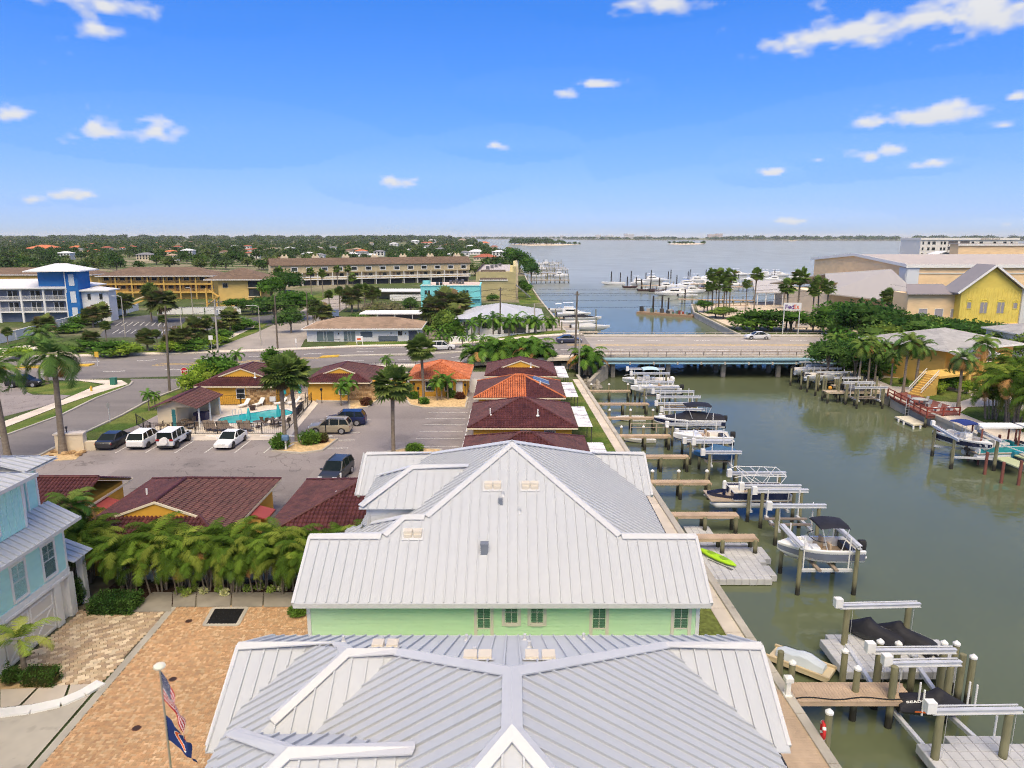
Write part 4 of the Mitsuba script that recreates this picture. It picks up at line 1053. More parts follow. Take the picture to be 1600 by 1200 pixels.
gr.part('cover', MB().loft([[(q[0] + a * 1.0 * s_, q[1] + b * .45 * s_, .05 + z) for a, b in ((-1, -1), (1, -1), (1, 1), (-1, 1))] for s_, z in ((1, 0), (1, .75), (.85, 1.05), (.4, 1.18))]), 'canvas_black', smooth=50)


def closed_umbrella(label, px, py, h=2.3, base=True):
    q = G(px, py, .05); t = Thing('pool_umbrella', label, 'umbrella', q, group='closed pool umbrellas')
    t.part('pole', MB().bar((0, 0, 0), (0, 0, h + .15), .025), 'white_paint')
    n = 10; rg = []
    for z, r in ((h * .38, .20), (h * .55, .17), (h * .75, .13), (h * .95, .07), (h, .02)):
        rg.append([(r * (1 + .35 * (j % 2)) * math.cos(j * math.tau / n), r * (1 + .35 * (j % 2)) * math.sin(j * math.tau / n), z) for j in range(n)])
    t.part('canopy', MB().loft(rg), P(0.03, 0.42, 0.46, .7)); t.part('base', MB().bar((0, 0, 0), (0, 0, .08), .28, n=10), P(.05, .05, .05))
    return t


um = [closed_umbrella('closed turquoise pool umbrella', *p) for p in ((283, 659), (390, 668), (436, 662), (445, 626), (469, 624))]
rank(um, 'around the pool')


def chaise(label, px, py, rot, m, frame, group, cat='lounge chair'):
    t = Thing('lounge_chair', label, cat, G(px, py, .05), rot, group)
    t.part('seat', MB().beam((-.75, 0, .36), (.35, 0, .36), .6, .05), m); t.part('backrest', MB().beam((.35, 0, .36), (.85, 0, .95), .6, .05), m)
    fr = MB()
    for s_ in (-.31, .31): fr.beam((-.85, s_, .33), (.4, s_, .33), .05, .05).beam((.35, s_, .33), (.88, s_, .95), .05, .05)
    t.part('frame', fr, frame)
    for x, y in ((-.7, -.3), (-.7, .3), (.3, -.3), (.3, .3)): t.part('leg', MB().bar((x, y, 0), (x, y, .34), .025), frame)
    return t


ch = [chaise('white lounge chair', x, y, r, 'white_paint', 'white_paint', 'white lounge chairs at the pool') for x, y, r in ((381, 636, 1.1), (404.5, 634.5, 1.2), (438, 633, .6), (459, 632, .6))]
rank(ch, 'beyond the water')
ch = [chaise('brown sling lounge chair', x, y, r, P(.16, .12, .09), P(.09, .06, .045), 'brown lounge chairs at the pool') for x, y, r in ((325, 672, 2.2), (334, 673, 2.3), (346, 673, 2.3), (357, 672, 2.4), (379, 672, 2.3), (389, 673, 2.2))]
rank(ch, 'in front of the water')


pch = []


def chair_table(label, px, py, n=3):
    q = G(px, py, .05); t = Thing('pool_table', label, 'table', q, group='brown pool tables')
    t.part('top', MB().bar((0, 0, .70), (0, 0, .74), .5, n=14), P(.11, .08, .06)); t.part('leg', MB().bar((0, 0, 0), (0, 0, .7), .05, n=6).bar((0, 0, 0), (0, 0, .04), .3, n=8), P(.07, .05, .04))
    for i in range(n):
        a = i * math.tau / n + px; c = Thing('pool_chair', 'brown metal chair at a pool table', 'chair', q + [.85 * math.cos(a), .85 * math.sin(a), 0], a, 'brown pool chairs'); pch.append(c)
        c.part('seat', MB().box(-.22, -.22, .40, .22, .22, .44), P(.11, .08, .06)); c.part('backrest', MB().beam((.22, 0, .44), (.3, 0, .92), .44, .03), P(.11, .08, .06))
        for x in (-.2, .2):
            for y in (-.2, .2): c.part('leg', MB().bar((x, y, 0), (x, y, .41), .02, n=5), P(.07, .05, .04))
    return t


tb = [chair_table('round brown table on the pool deck', *p) for p in ((290, 666), (403, 668), (424, 664), (436, 666), (297, 670), (251, 674))]
rank(tb, 'around the pool'); rank(pch, 'of those chairs')
for i, (px, py, lab) in enumerate(((333, 640, 'dark planter pot under the pavilion eave'), (329, 647, 'dark planter pot at the open side of the pavilion'), (395, 641, 'black planter pot on the far rim of the pool'))):
    t = Thing('planter_pot', lab, 'planter', G(px, py, .05)); t.part('pot', MB().tube([(0, 0, 0), (0, 0, .5), (0, 0, .55)], [.28, .4, .42], 12), P(.05, .03, .03)); t.part('soil', MB().bar((0, 0, .5), (0, 0, .56), .36, n=10), 'mulch')

# ---- parking bays, wheel stops, islands
b = MB()
for i in range(8):
    x = -39.35 + 2.95 * i
    if x < -19: b.box(x - .05, 67.6, .012, x + .05, 73.2, .016)
for i in range(5): b.beam((-22.6, 69.2 + i * 2.9, .014), (-16.6, 69.3 + i * 2.9, .014), .1, .006)
for i in range(11): b.beam((-10.2, 61.4 + i * 2.85, .014), (-5.4, 61.4 + i * 2.85, .014), .1, .006)
setting('parking_marking', b, 'road_paint')
ws = []
for i in range(14):
    if i < 5: a, d_ = (-32.0 + 2.95 * i if i else -31.9, 73.55), (1.9, .16)
    else: a, d_ = (-5.0, 60.0 + 2.85 * (i - 5) + 2.0), (.16, 1.8)
    if i in (0, 2): pass
    ws.append(solo('wheel_stop', MB().loft([[(a[0] + sx * d_[0] / 2 * k, a[1] + sy * d_[1] / 2 * k, z) for sx, sy in ((-1, -1), (1, -1), (1, 1), (-1, 1))] for k, z in ((1, .012), (.97, .12))]), 'white_paint', 'white wheel stop in the car park', 'wheel stop', 'wheel stops in the motel car park'))
for i in range(4):
    y = 68.6 + i * 2.9
    ws.append(solo('wheel_stop', MB().beam((-22.9 + .25 * i, y - .0, .07), (-22.5 + .25 * i, y + 1.9, .07), .16, .12), 'white_paint', 'white wheel stop in the car park', 'wheel stop', 'wheel stops in the motel car park'))

rank(ws, 'of the wheel stops')


def island(name, pts, m='gravel'):
    pg = gp(pts).buffer(.3).buffer(-.3)
    setting(name, MB().prism(pg.difference(pg.buffer(-.18)), 0.0, .15), 'concrete'); setting('gravel_bed', MB().sheet(pg.buffer(-.17), .10), m)


island('kerb', [(424, 706), (470, 709.5), (505, 705), (529, 687), (515, 686.5), (470, 690), (438, 696)])
island('kerb', [(632, 622), (640, 634), (660, 638), (728, 638), (732, 622), (715, 614), (640, 614)])
island('kerb', [(545, 642), (575, 637), (592, 625), (592, 617), (500, 620), (494, 627), (545, 629)])
island('kerb', [(690, 716), (608, 716), (598, 708), (640, 700), (690, 703)])
# monument sign
t = Thing('monument_sign', 'cream stucco motel sign block beside the street entrance', 'sign', G(113, 704), .15)
t.part('block', MB().box(-1.3, -.45, 0, 1.3, .45, 1.75), 'cream_wall'); t.part('coping', MB().box(-1.4, -.55, 1.75, 1.4, .55, 1.9), P(.66, .58, .48)); t.part('side_wall', MB().box(1.3, -.25, 0, 2.3, .35, .9), 'cream_wall')
t.part('lamp', MB().bar((-.3, 0, 1.9), (-.3, 0, 2.3), .05).ball((-.3, 0, 2.4), .14), P(.05, .05, .06))
r_ = np.random.default_rng(3); bld = []
for i in range(9):
    q = G(r_.uniform(80, 132), r_.uniform(704, 716))
    bld.append(solo('boulder', MB().ball((q[0], q[1], .1), (r_.uniform(.2, .45), r_.uniform(.2, .4), r_.uniform(.15, .28)), 7, 4), 'sandstone', 'brown boulder by the sign block', 'boulder', 'boulders around the motel sign'))
rank(bld, 'of them')
# cars
W_ = 'gelcoat'
gr_ = P(0.035, 0.037, 0.045, .25, .3, 1.0); wh_ = P(0.72, 0.72, 0.71, .25, 0, 1.0); be_ = P(0.44, 0.38, 0.27, .28, .3, 1.0); na_ = P(0.012, 0.02, 0.085, .22, .3, 1.0); dk_ = P(0.045, 0.05, 0.058, .28, .3, 1.0)
blk = P(0.02, 0.02, 0.022, .4)
car('dark grey sedan parked nose in beside the sign block', (-40.9, 70.6, 0), 90, 'sedan', gr_, rim=blk)
car('white crossover with black rear window parked between grey sedan and white off-roader', (-37.8, 70.7, 0), 90, 'suv', wh_, rim=blk)
car('boxy white off-road car with round white spare wheel cover', (-34.8, 70.6, 0), 90, 'jeep', wh_, rim=blk)
car('white sedan parked nose out in front of the pool fence', (-29.0, 70.6, 0), -92, 'sedan', wh_, rim=blk)
car('beige estate car with dark windows beside the pool corner', (-19.9, 75.2, 0), 182, 'suv', be_, rack=True)
car('navy blue car parked beyond the beige one', (-19.0, 78.6, 0), 184, 'suv', na_)
car('dark grey van like car driving past the tile roof by the mint house', (-15.6, 60.2, 0), -97, 'suv', dk_, rack=True)
car('black pickup style car on the grey lot at the left edge', (*G(40, 604)[:2], 0), 8, 'suv', blk)

# ---------------------------------------------------------------- driveway, pavers, hedges, flags
def stones(name, poly, w, l, ang, cols, herring, z=0.035, gap=0.012, h=0.05):
    """A field of paving stones, each its own little block with its own tone (too small in the picture to be picked apart singly)."""
    r = np.random.default_rng(11)
    g = affinity.rotate(poly, -math.degrees(ang), origin=(0, 0)); x0, y0, x1, y1 = g.bounds
    if herring:
        i, j = np.meshgrid(np.arange(int((x1 - x0) / w) + 2), np.arange(int((y1 - y0) / w) + 2), indexing='ij')
        k = (i - j) % 4
        c = np.concatenate([np.column_stack([x0 + i[k == 0] * w + w, y0 + j[k == 0] * w + w / 2]), np.column_stack([x0 + i[k == 3] * w + w / 2, y0 + j[k == 3] * w + w])])
        hs = np.concatenate([np.tile([w - gap / 2, w / 2 - gap / 2], ((k == 0).sum(), 1)), np.tile([w / 2 - gap / 2, w - gap / 2], ((k == 3).sum(), 1))])
    else:
        i, j = np.meshgrid(np.arange(int((x1 - x0) / l) + 2), np.arange(int((y1 - y0) / w) + 2), indexing='ij'); i, j = i.ravel(), j.ravel()
        c = np.column_stack([x0 + (i + .5 * (j % 2)) * l, y0 + (j + .5) * w]) + r.normal(0, .008, (len(i), 2)); hs = np.tile([l / 2 - gap / 2, w / 2 - gap / 2], (len(i), 1))
    ok = shapely.contains_xy(g, c[:, 0], c[:, 1]); c, hs = c[ok], hs[ok]; n = len(c)
    s4 = np.array([[-1, -1], [1, -1], [1, 1], [-1, 1]])
    top = c[:, None] + s4 * hs[:, None] * .96; bot = c[:, None] + s4 * hs[:, None]
    zz = z + r.uniform(-.004, .004, n)[:, None, None] + r.normal(0, .0012, (n, 4, 1))
    v = np.concatenate([np.concatenate([top, zz], 2), np.concatenate([bot, zz * 0 + z - h], 2)], 1)
    ca, sa = math.cos(ang), math.sin(ang); v = np.stack([v[..., 0] * ca - v[..., 1] * sa, v[..., 0] * sa + v[..., 1] * ca, v[..., 2]], -1)
    q = np.array([[0, 1, 2, 3], [4, 5, 1, 0], [5, 6, 2, 1], [6, 7, 3, 2], [7, 4, 0, 3]])
    cols = np.array(cols); col = cols[r.integers(0, len(cols), n)] * r.uniform(.87, 1.13, (n, 1)) * (0.87 + 0.22 * meshkit.fbm(np.column_stack([c * .35, c[:, :1] * 0]), 3))[:, None]
    mb = MB().add(v.reshape(-1, 3), (q[None] + 8 * np.arange(n)[:, None, None]).reshape(-1, 4), np.repeat(col, 8, 0))
    t = Thing(name, kind='structure'); t.part(None, MB().sheet(poly, z - .022), 'mortar'); t.part('paving_stone', mb, 'by_vertex', kind='stuff')


mat('mortar', (0.26, 0.19, 0.13), 0.9, 0.2)
_l0, _l1 = G(266, 949)[:2], G(48, 1200)[:2]
_e = (_l1 - _l0) / np.linalg.norm(_l1 - _l0); far_l = _l1 + _e * 22
off = np.array([.38, 0])
brick_pg = Polygon([tuple(_l0 + off), tuple(far_l + off), (-6.8, -4), (-6.8, 25), (-6.8, 38.2), tuple(G(456, 946)[:2])])
stones('brick_drive', brick_pg, .11, .22, .0, [(.51, .31, .165), (.55, .345, .19), (.48, .28, .145), (.58, .41, .25), (.46, .29, .165)], True)
tan_pg = Polygon([tuple(G(262, 953)[:2]), tuple(G(157, 1068)[:2]), tuple(G(0, 1076)[:2]), (-24.7, 28), (-24.7, 37.2), tuple(G(118, 957)[:2])])
stones('paver_drive', tan_pg, .24, .34, .55, [(.52, .40, .26), (.60, .47, .32), (.46, .33, .21), (.40, .29, .20), (.66, .54, .38)], False)
flat('concrete_border', Polygon([tuple(_l0), tuple(far_l), tuple(far_l + off), tuple(_l0 + off)]), .04, 'concrete')
flat('concrete_street', Polygon([tuple(_l0 + (G(157, 1068)[:2] - _l0)), tuple(far_l), (-45, far_l[1]), (-45, 27.6), tuple(G(0, 1118)[:2]), tuple(G(95, 1104)[:2]), tuple(G(140, 1082)[:2])]), .02, 'concrete')
b = MB()
cv = [G(x, y)[:2] for x, y in ((-160, 1122), (0, 1116), (50, 1110), (95, 1100), (130, 1085), (158, 1068))]
for a, c in zip(cv[:-1], cv[1:]): b.beam((*a, .06), (*c, .06), .62, .1)
setting('kerb', b, 'white_paint')
for k_, pts in enumerate(([(0, 1078), (60, 1074), (30, 1104), (0, 1108)], [(62, 1074), (108, 1071), (100, 1092), (75, 1099), (33, 1104)], [(110, 1071), (153, 1069), (128, 1083), (103, 1092)])):
    flat('sidewalk', gp(pts).buffer(-.02), .05, 'paving_pale')
b = MB()
for x0, x1 in ((205, 268), (270, 305), (307, 360), (362, 410), (412, 460)):
    b.sheet(gp([(x0 + 34 * (x0 == 205), 926), (x1 + 2, 926.5), (x1, 949.5 if x1 > 270 else 957), (x0 - 4 * (x0 == 205), 950 if x0 > 206 else 958)]).buffer(-.012), .06)
setting('concrete_walk', b, 'concrete_dirty')
flat('mulch_bed', Polygon([(-24.6, 37.3), (-20.5, 37.3), (-18.5, 39.0), (-8, 39.0), (-8, 40.6), (-24.6, 40.6)]), .03, 'mulch')
flat('mulch_bed', gp([(-60, 1060), (0, 1040), (75, 1050), (98, 1068), (60, 1076), (-60, 1082)]), .06, 'gravel')
# drain grate and covers
t = Thing('drain_grate', 'square black drain grate in a concrete frame in the brick drive', 'drain grate')
pg = gp([(336, 953), (382, 952.5), (369, 976), (323, 976)]); t.part('frame', MB().prism(pg.buffer(.22).difference(pg), -.05, .065), 'concrete'); t.part('pit_shade', MB().sheet(pg, .048), P(.006, .006, .006))  # black sheet stands in for the dark depth under the bars
x0, y0, x1, y1 = pg.bounds
for i in range(14):
    s_ = pg.intersection(sbox(x0, y0 + (y1 - y0) * (i + .2) / 14, x1, y0 + (y1 - y0) * (i + .75) / 14)); t.part('bar', MB().prism(s_, .052, .07), 'iron')
for px, py, lab in ((295, 971.5, 'small dark round cover in the bricks near the black grate'), (270, 1062.5, 'small dark round cover in the bricks right of the flag top'), (213.5, 1139, 'small dark round cover in the bricks left of the flags'), (367, 932, 'small dark hole in the concrete walk')):
    q = G(px, py); t = Thing('valve_cover', lab, 'valve cover', q); t.part('lid', MB().bar((0, 0, 0), (0, 0, .055), .16, n=16), P(.05, .028, .02)); t.part('ring', MB().tube([(0, 0, 0), (0, 0, .05)], [.2, .19], 16), P(.16, .07, .04))


# ---- foliage tools
def leaf_cards(c, d, L, Wd, rg, col):
    """Rhombic leaves at points c, pointing along d."""
    n = len(c); d = d / (np.linalg.norm(d, axis=1, keepdims=True) + 1e-9)
    s = np.cross(d, rg.normal(size=(n, 3))); s /= np.linalg.norm(s, axis=1, keepdims=True) + 1e-9
    L = np.broadcast_to(L, n)[:, None]; Wd = np.broadcast_to(Wd, n)[:, None]
    v = np.stack([c, c + d * L * .5 + s * Wd / 2, c + d * L, c + d * L * .5 - s * Wd / 2], 1).reshape(-1, 3)
    f = (np.array([[0, 1, 2, 3]])[None] + 4 * np.arange(n)[:, None, None]).reshape(-1, 4)
    return v, f, np.repeat(np.clip(col * 2.2, 0, .8), 4, 0)


def blob_points(n, size, rg, box=False, power=.35):
    if box:
        p = rg.uniform(-1, 1, (n, 3)); ax = rg.integers(0, 3, n); p[np.arange(n), ax] = np.sign(p[np.arange(n), ax]) * rg.uniform(.82, 1, n); nrm = np.zeros((n, 3)); nrm[np.arange(n), ax] = np.sign(p[np.arange(n), ax])
    else:
        nrm = rg.normal(size=(n, 3)); nrm /= np.linalg.norm(nrm, axis=1, keepdims=True); p = nrm * (rg.uniform(.3, 1, n) ** power)[:, None]
    return p * np.asarray(size), nrm


def bush_mesh(size, n, leaf, cols, seed, box=False):
    rg = np.random.default_rng(seed); mb = MB()
    size = np.asarray(size, float)
    p, nr = blob_points(n, size, rg, box)
    p[:, 2] += size[2]
    bump = 1 + .16 * (meshkit.fbm(p * 1.6, 2, seed) - .5)[:, None] * (0 if box else 2); p[:, :2] *= bump[:, :1]; p[:, 2] *= bump[:, 0]
    cl = np.array(cols)[np.minimum((meshkit.fbm(p * 1.1 + 9, 2, seed) * 1.25 * len(cols)).astype(int), len(cols) - 1)] * rg.uniform(.65, 1.35, (n, 1))
    mb.add(*leaf_cards(p, nr + rg.normal(0, .75, (n, 3)) + [0, 0, .35], leaf * rg.uniform(.7, 1.3, n), leaf * .55, rg, cl))
    k = .86 if box else .80
    if box: mb.box(-size[0] * k, -size[1] * k, 0, size[0] * k, size[1] * k, size[2] * (1 + k), np.mean(cols, 0) * .8)
    else: mb.ball((0, 0, size[2] * .95), size * k, 9, 6, np.mean(cols, 0) * .8)
    return mb


GREEN = [(.028, .065, .012), (.045, .095, .016), (.075, .135, .022)]
DEEP = [(.018, .045, .012), (.030, .065, .016), (.045, .085, .02)]
LIME = [(.06, .11, .014), (.10, .16, .02), (.16, .22, .03)]
RUST = [(.10, .035, .02), (.07, .03, .02), (.06, .06, .02)]


def bush(label, px, py, size, cols=GREEN, n=900, leaf=.16, box=False, seed=1, group=None, name='bush', z=0.0, rot=0.0, cat=None):
    t = Thing(name, label, cat or name.replace('_', ' '), G(px, py, z), rot, group)
    t.part('foliage', bush_mesh(size, n, leaf, cols, seed, box), 'leaf')
    return t


bush('clipped rectangular hedge below the young palm', 66, 1068, (.75, .42, .38), [(.05, .085, .018), (.035, .07, .014), (.085, .07, .03)], 1500, .10, True, 2, name='hedge')
bush('round clipped bush left of the rectangular hedge', 20, 1068, (.42, .42, .40), [(.05, .085, .018), (.035, .07, .014), (.085, .07, .03)], 1000, .10, False, 3)
bush('clipped bush at the left picture edge by the white garage', -2, 1052, (.45, .4, .42), GREEN, 900, .10, False, 4)
bush('low leafy bed of dark green shrubs beside the drive corner', 182, 952, (1.25, .75, .42), DEEP, 2200, .14, True, 5, name='shrub')
bush('upright shrub beside the white porch post', 122, 945, (.42, .42, .85), DEEP, 1200, .13, False, 6, name='shrub')
bush('round bush at the mint house corner beside the drive', 466, 962, (.55, .5, .35), GREEN, 900, .12, False, 7)
yl = [bush('yellow green plant in the mulch', x, y + 5, (.22, .22, .18), [(.32, .34, .10), (.18, .24, .05), (.42, .42, .20)], 130, .16, False, 20 + i, name='flowering_plant', group='variegated plants in the mulch bed', cat='plant') for i, (x, y) in enumerate(((282, 921), (303, 918), (318, 923), (343, 920), (352, 925), (372, 917), (387, 919), (405, 916), (424, 921), (441, 918), (198, 930), (292, 926)))]
rank(yl, 'of the row')
t = Thing('white_fence', 'white board fence behind the row of palms', 'fence')
for i in range(8):
    x = -24.5 + i * 2.1; t.part('panel', MB().box(x + .06, 40.86, .1, x + 2.04, 40.9, 1.85), 'white_paint'); t.part('post', MB().box(x - .06, 40.82, 0, x + .06, 40.94, 2.0), 'white_paint')

# ---- flags
def flag_print(p, n, uv):
    u, v = uv.x, uv.y
    stripe = dr.floor(v * 13.0); red = (stripe - 2 * dr.floor(stripe / 2)) < .5
    c = dr.select(red, mi.Color3f(.42, .004, .012), mi.Color3f(.60, .59, .58))
    a, b = u * 27.5, v * 16.5
    star = (dr.square(a - dr.floor(a) - .5) + dr.square(b - dr.floor(b) - .5)) < .045
    cant = (u < .4) & (v < 7 / 13)
    return dr.select(cant, dr.select(star, mi.Color3f(.7, .7, .7), mi.Color3f(.012, .018, .085)), c)


def team_print(p, n, uv):
    x, y = (uv.x - .5) * 1.5, uv.y - .5
    r = dr.sqrt(dr.square(x) + dr.square(y * 1.15)); gap = (x > 0.05) & (dr.abs(y) < .12)
    c = mi.Color3f(.018, .035, .14)
    c = dr.select((r > .17) & (r < .37) & ~gap, mi.Color3f(.66, .64, .62), c)
    return dr.select((r > .205) & (r < .335) & ~((x > .02) & (dr.abs(y) < .15)), mi.Color3f(.60, .12, .03), c)


mat('flag_cloth', flag_print, .8, .2); mat('team_cloth', team_print, .8, .2)
fp0 = np.array([V(250, 1050, 18)[0], 18.0, 0])
t = Thing('flagpole', 'slim flagpole with a pale ball finial standing in the brick drive', 'flagpole', fp0)
ztop = V(250, 1044, 18)[2]
t.part('pole', MB().tube([(0, 0, 0), (0, 0, ztop * .5), (0, 0, ztop)], [.045, .036, .026], 10), P(.45, .40, .33, .3, .5), smooth=50); t.part('finial', MB().ball((0, 0, ztop + .06), (.17, .17, .09), 14, 8), P(.70, .68, .55, .3), smooth=True)


def hang_flag(name, label, z0, hoist, fly, dir_, sag, m, seed):
    nu, nv = 40, 26; U, Vv = np.meshgrid(np.linspace(0, 1, nu), np.linspace(0, 1, nv), indexing='ij')
    a = sag + .25 * U                                       # the cloth falls, and folds across the wind
    out = fly * U * np.cos(a); dn = fly * U * np.sin(a)
    out = out * (1 - .25 * (1 - Vv)) ; fold = .10 * np.sin(Vv * 7 + U * 5 + seed) * U + .05 * np.sin(U * 13 + Vv * 3) * U
    x = fp0[0] + out * math.cos(dir_) - fold * math.sin(dir_) + .03; y = fp0[1] + out * math.sin(dir_) + fold * math.cos(dir_)
    z = z0 - Vv * hoist * (1 - .12 * U) - dn
    v = np.stack([x, y, z], -1).reshape(-1, 3)
    f = np.array([[i * nv + j, (i + 1) * nv + j, (i + 1) * nv + j + 1, i * nv + j + 1] for i in range(nu - 1) for j in range(nv - 1)])
    tt = Thing(name, label, 'flag')
    scene[tt.key] = mikit.ply((v, f), m, smooth=True, uv=np.column_stack([U.ravel(), Vv.ravel()]))
    return tt


hang_flag('flag', 'limp American flag, upper flag on the pole', ztop - .08, .95, 1.4, -.2, .88, 'flag_cloth', 0)
hang_flag('flag', 'navy flag with orange letter C below the American flag', ztop - 1.5, .8, 1.2, -.1, .62, 'team_cloth', 2)

# ---------------------------------------------------------------- bridge, docks, lifts and boats of the canal
t = Thing('road_bridge', 'low concrete road bridge over the canal', 'bridge')
t.part('deck', road_strip(14, 62, -0.01, 1.01, 0.0, None, None, .55), 'concrete_dirty')
t.part('roadway', road_strip(14, 62, 0.10, 0.90, 0.004, None, None), 'road_bridge_top')
mat('road_bridge_top', lambda p, n, uv: mi.Color3f(0.30, 0.27, 0.245) * (0.8 + 0.35 * fbm(p.x * 0.2, p.y * 0.6, 0, 4)), 0.85, 0.3)
for t0, t1 in ((.0, .09), (.91, 1.0)): t.part('footway', road_strip(14, 62, t0, t1, .18, None, None, .2), 'concrete')
for x in (16.5, 25.5, 34.5, 43.5, 52.5, 60):
    k = t.part('pile_cap', MB().box(x - .6, 113.6, .75, x + .6, 138.4, 1.45), 'concrete_dirty')
    for y in (114.2, 118.5, 123, 127.5, 132, 137): t.part('pile', MB().box(x - .32, y - .32, -6, x + .32, y + .32, .75), 'concrete_dirty', under=k)
t.part('edge_beam', MB().box(14, 113.05, 1.1, 62, 113.28, 1.72), 'concrete_dirty')
for y, nm in ((113.45, 'near'), (138.7, 'far')):
    for z in ((2.75, 3.2) if nm == 'near' else (2.6, 2.9)): t.part('rail', MB().beam((10, y, z - .35), (64, y, z - .35), .07, .07), P(.24, .16, .11) if nm == 'near' else 'concrete')
    for i in range(19 if nm == 'near' else 28):
        x = 10 + i * (3.0 if nm == 'near' else 2.0); t.part('rail_post', MB().box(x - .05, y - .05, 1.9, x + .05, y + .05, 2.88 if nm == 'near' else 2.6), P(.12, .10, .09) if nm == 'near' else 'concrete')
for y in (116.6,):
    t.part('rail', MB().beam((10, y, 2.75), (64, y, 2.75), .08, .08), 'concrete')
    for i in range(27): t.part('rail_post', MB().box(10 + i * 2, y - .05, 1.9, 10.1 + i * 2, y + .05, 2.75), 'concrete')
t.part('abutment', MB().box(8, 113.4, -5, 14.05, 138, 1.0), 'concrete_dirty'); t.part('abutment', MB().box(61.9, 113.4, -5, 66, 138, 1.4), 'concrete_dirty')
t.part('wing_wall', MB().slab([(11.2, 104.5, -.3), (11.8, 104.5, -.3), (15.6, 113.2, 1.0), (15.0, 113.2, 1.0)], 4), 'concrete_dirty')
pp = Thing('water_pipe', 'light blue water main carried along the near side of the bridge', 'pipe')
pp.part('pipe', MB().tube([(11.5, 112.5, .7), (12.5, 112.5, 1.45), (14, 112.5, 1.72), (62, 112.4, 1.72), (64, 112.4, 1.4)], .30, 12), P(.22, .37, .45, .6), smooth=60)
pp.part('pipe', MB().tube([(12, 112.2, 1.12), (62, 112.1, 1.12)], .14, 8), P(.22, .37, .45, .6), smooth=60)
for i in range(13): pp.part('bracket', MB().box(15 + i * 3.8, 112.0, .95, 15.25 + i * 3.8, 113.1, 1.35), 'concrete')
r_ = np.random.default_rng(8); rk = MB()
for i in range(70): rk.ball((r_.uniform(10.6, 13.4), r_.uniform(104, 111), r_.uniform(-1.6, -.7)), r_.uniform(.2, .5, 3), 6, 4)
solo('rock_pile', rk, 'concrete_dirty', 'dark rocks heaped below the bridge wing wall', 'rocks', kind='stuff')


def piling(t, x, y, top, cap_=False, r=.15, m='piling_wood', nm='piling', under=None):
    k = t.part(nm, MB().tube([(x, y, -4), (x, y, -.5), (x, y, top)], [r * 1.1, r, r * .95], 9), m, smooth=50, under=under)
    if cap_: t.part('piling_cap', MB().tube([(x, y, top - .04), (x, y, top + .05), (x, y, top + .19)], [r * 1.12, r * 1.12, .02], 9), 'white_paint', under=k)


def pier(label, p0, p1, w, z=0.05, m='deck_wood', posts=(.08, .5, .95), post_top=None, group=None, caps=True, board=.15, name='pier', cat='dock'):
    """A boarded walkway on pilings from p0 to p1 (centre line)."""
    t = Thing(name, label, cat, group=group); p0, p1 = np.asarray(p0, float)[:2], np.asarray(p1, float)[:2]; POS[t.key] = np.array([*((p0 + p1) / 2), z])
    L = np.linalg.norm(p1 - p0); d = (p1 - p0) / L; n = np.array([-d[1], d[0]]); a = math.atan2(d[1], d[0])
    bd = MB(); r = np.random.default_rng(int(L * 100))
    for i in range(int(L / board)):
        c = p0 + d * (i + .5) * board; bd.cbox(c[0], c[1], z - .04 + r.uniform(-.004, .004), board - .012, w + r.uniform(-.01, .01), .04, a)
    t.part('deck_board', bd, m, kind='stuff')
    for s_ in (-1, 1): t.part('stringer', MB().beam((*(p0 + n * s_ * (w / 2 - .04)), z - .15), (*(p1 + n * s_ * (w / 2 - .04)), z - .15), .06, .2), m)
    for f in posts:
        for s_ in (-1, 1):
            q = p0 + d * L * f + n * s_ * (w / 2 + .10); piling(t, q[0], q[1], z + (post_top if post_top is not None and s_ == 1 else -.1), caps and post_top is not None and s_ == 1)
    return t


def lift(label, cx, cy, Lx, Wy, rot=0.0, top=1.5, cradle=-.2, group='boat lifts along the canal', poles=True, motors=True, beam_over=.5):
    """Four pilings, two aluminium beams along local x, a cradle on slings and white guide poles."""
    t = Thing('boat_lift', label, 'boat lift', (cx, cy, 0), rot, group)
    for s_ in (-1, 1):
        y = s_ * Wy / 2
        for e in (-1, 1): piling(t, e * Lx / 2, y, top - .02, False, .14)
        k = t.part('beam', MB().box(-Lx / 2 - beam_over, y - .13, top, Lx / 2 + beam_over, y + .13, top + .05).box(-Lx / 2 - beam_over, y - .035, top + .05, Lx / 2 + beam_over, y + .035, top + .22).box(-Lx / 2 - beam_over, y - .13, top + .22, Lx / 2 + beam_over, y + .13, top + .27), 'aluminium')
        t.part('drive_shaft', MB().bar((-Lx / 2 - beam_over, y + .2, top + .2), (Lx / 2 + beam_over, y + .2, top + .2), .04), 'aluminium', under=k)
        if motors: t.part('motor_box', MB().cbox(-Lx / 2 - beam_over - .15, y, top - .15, .38, .34, .62), 'white_paint', under=k)
        for e in (-1, 1): t.part('cable', MB().bar((e * (Lx / 2 - .3), y * .9, cradle + .1), (e * (Lx / 2 - .3), y * .9, top), .012, n=4), 'aluminium')
    for e in (-1, 1): t.part('cradle_beam', MB().box(e * (Lx / 2 - .3) - .1, -Wy / 2 + .1, cradle, e * (Lx / 2 - .3) + .1, Wy / 2 - .1, cradle + .18), 'aluminium')
    for s_ in (-.55, .55): t.part('bunk', MB().box(-Lx / 2 - .1, s_ - .12, cradle + .18, Lx / 2 + .1, s_ + .12, cradle + .30), P(.25, .2, .16))
    if poles:
        for e in (-1, 1):
            for s_ in (-1, 1): t.part('guide_pole', MB().bar((e * (Lx / 2 - .3), s_ * (Wy / 2 - .35), cradle), (e * (Lx / 2 - .3), s_ * (Wy / 2 - .35), cradle + 2.3), .045, n=8), 'white_paint')
    return t


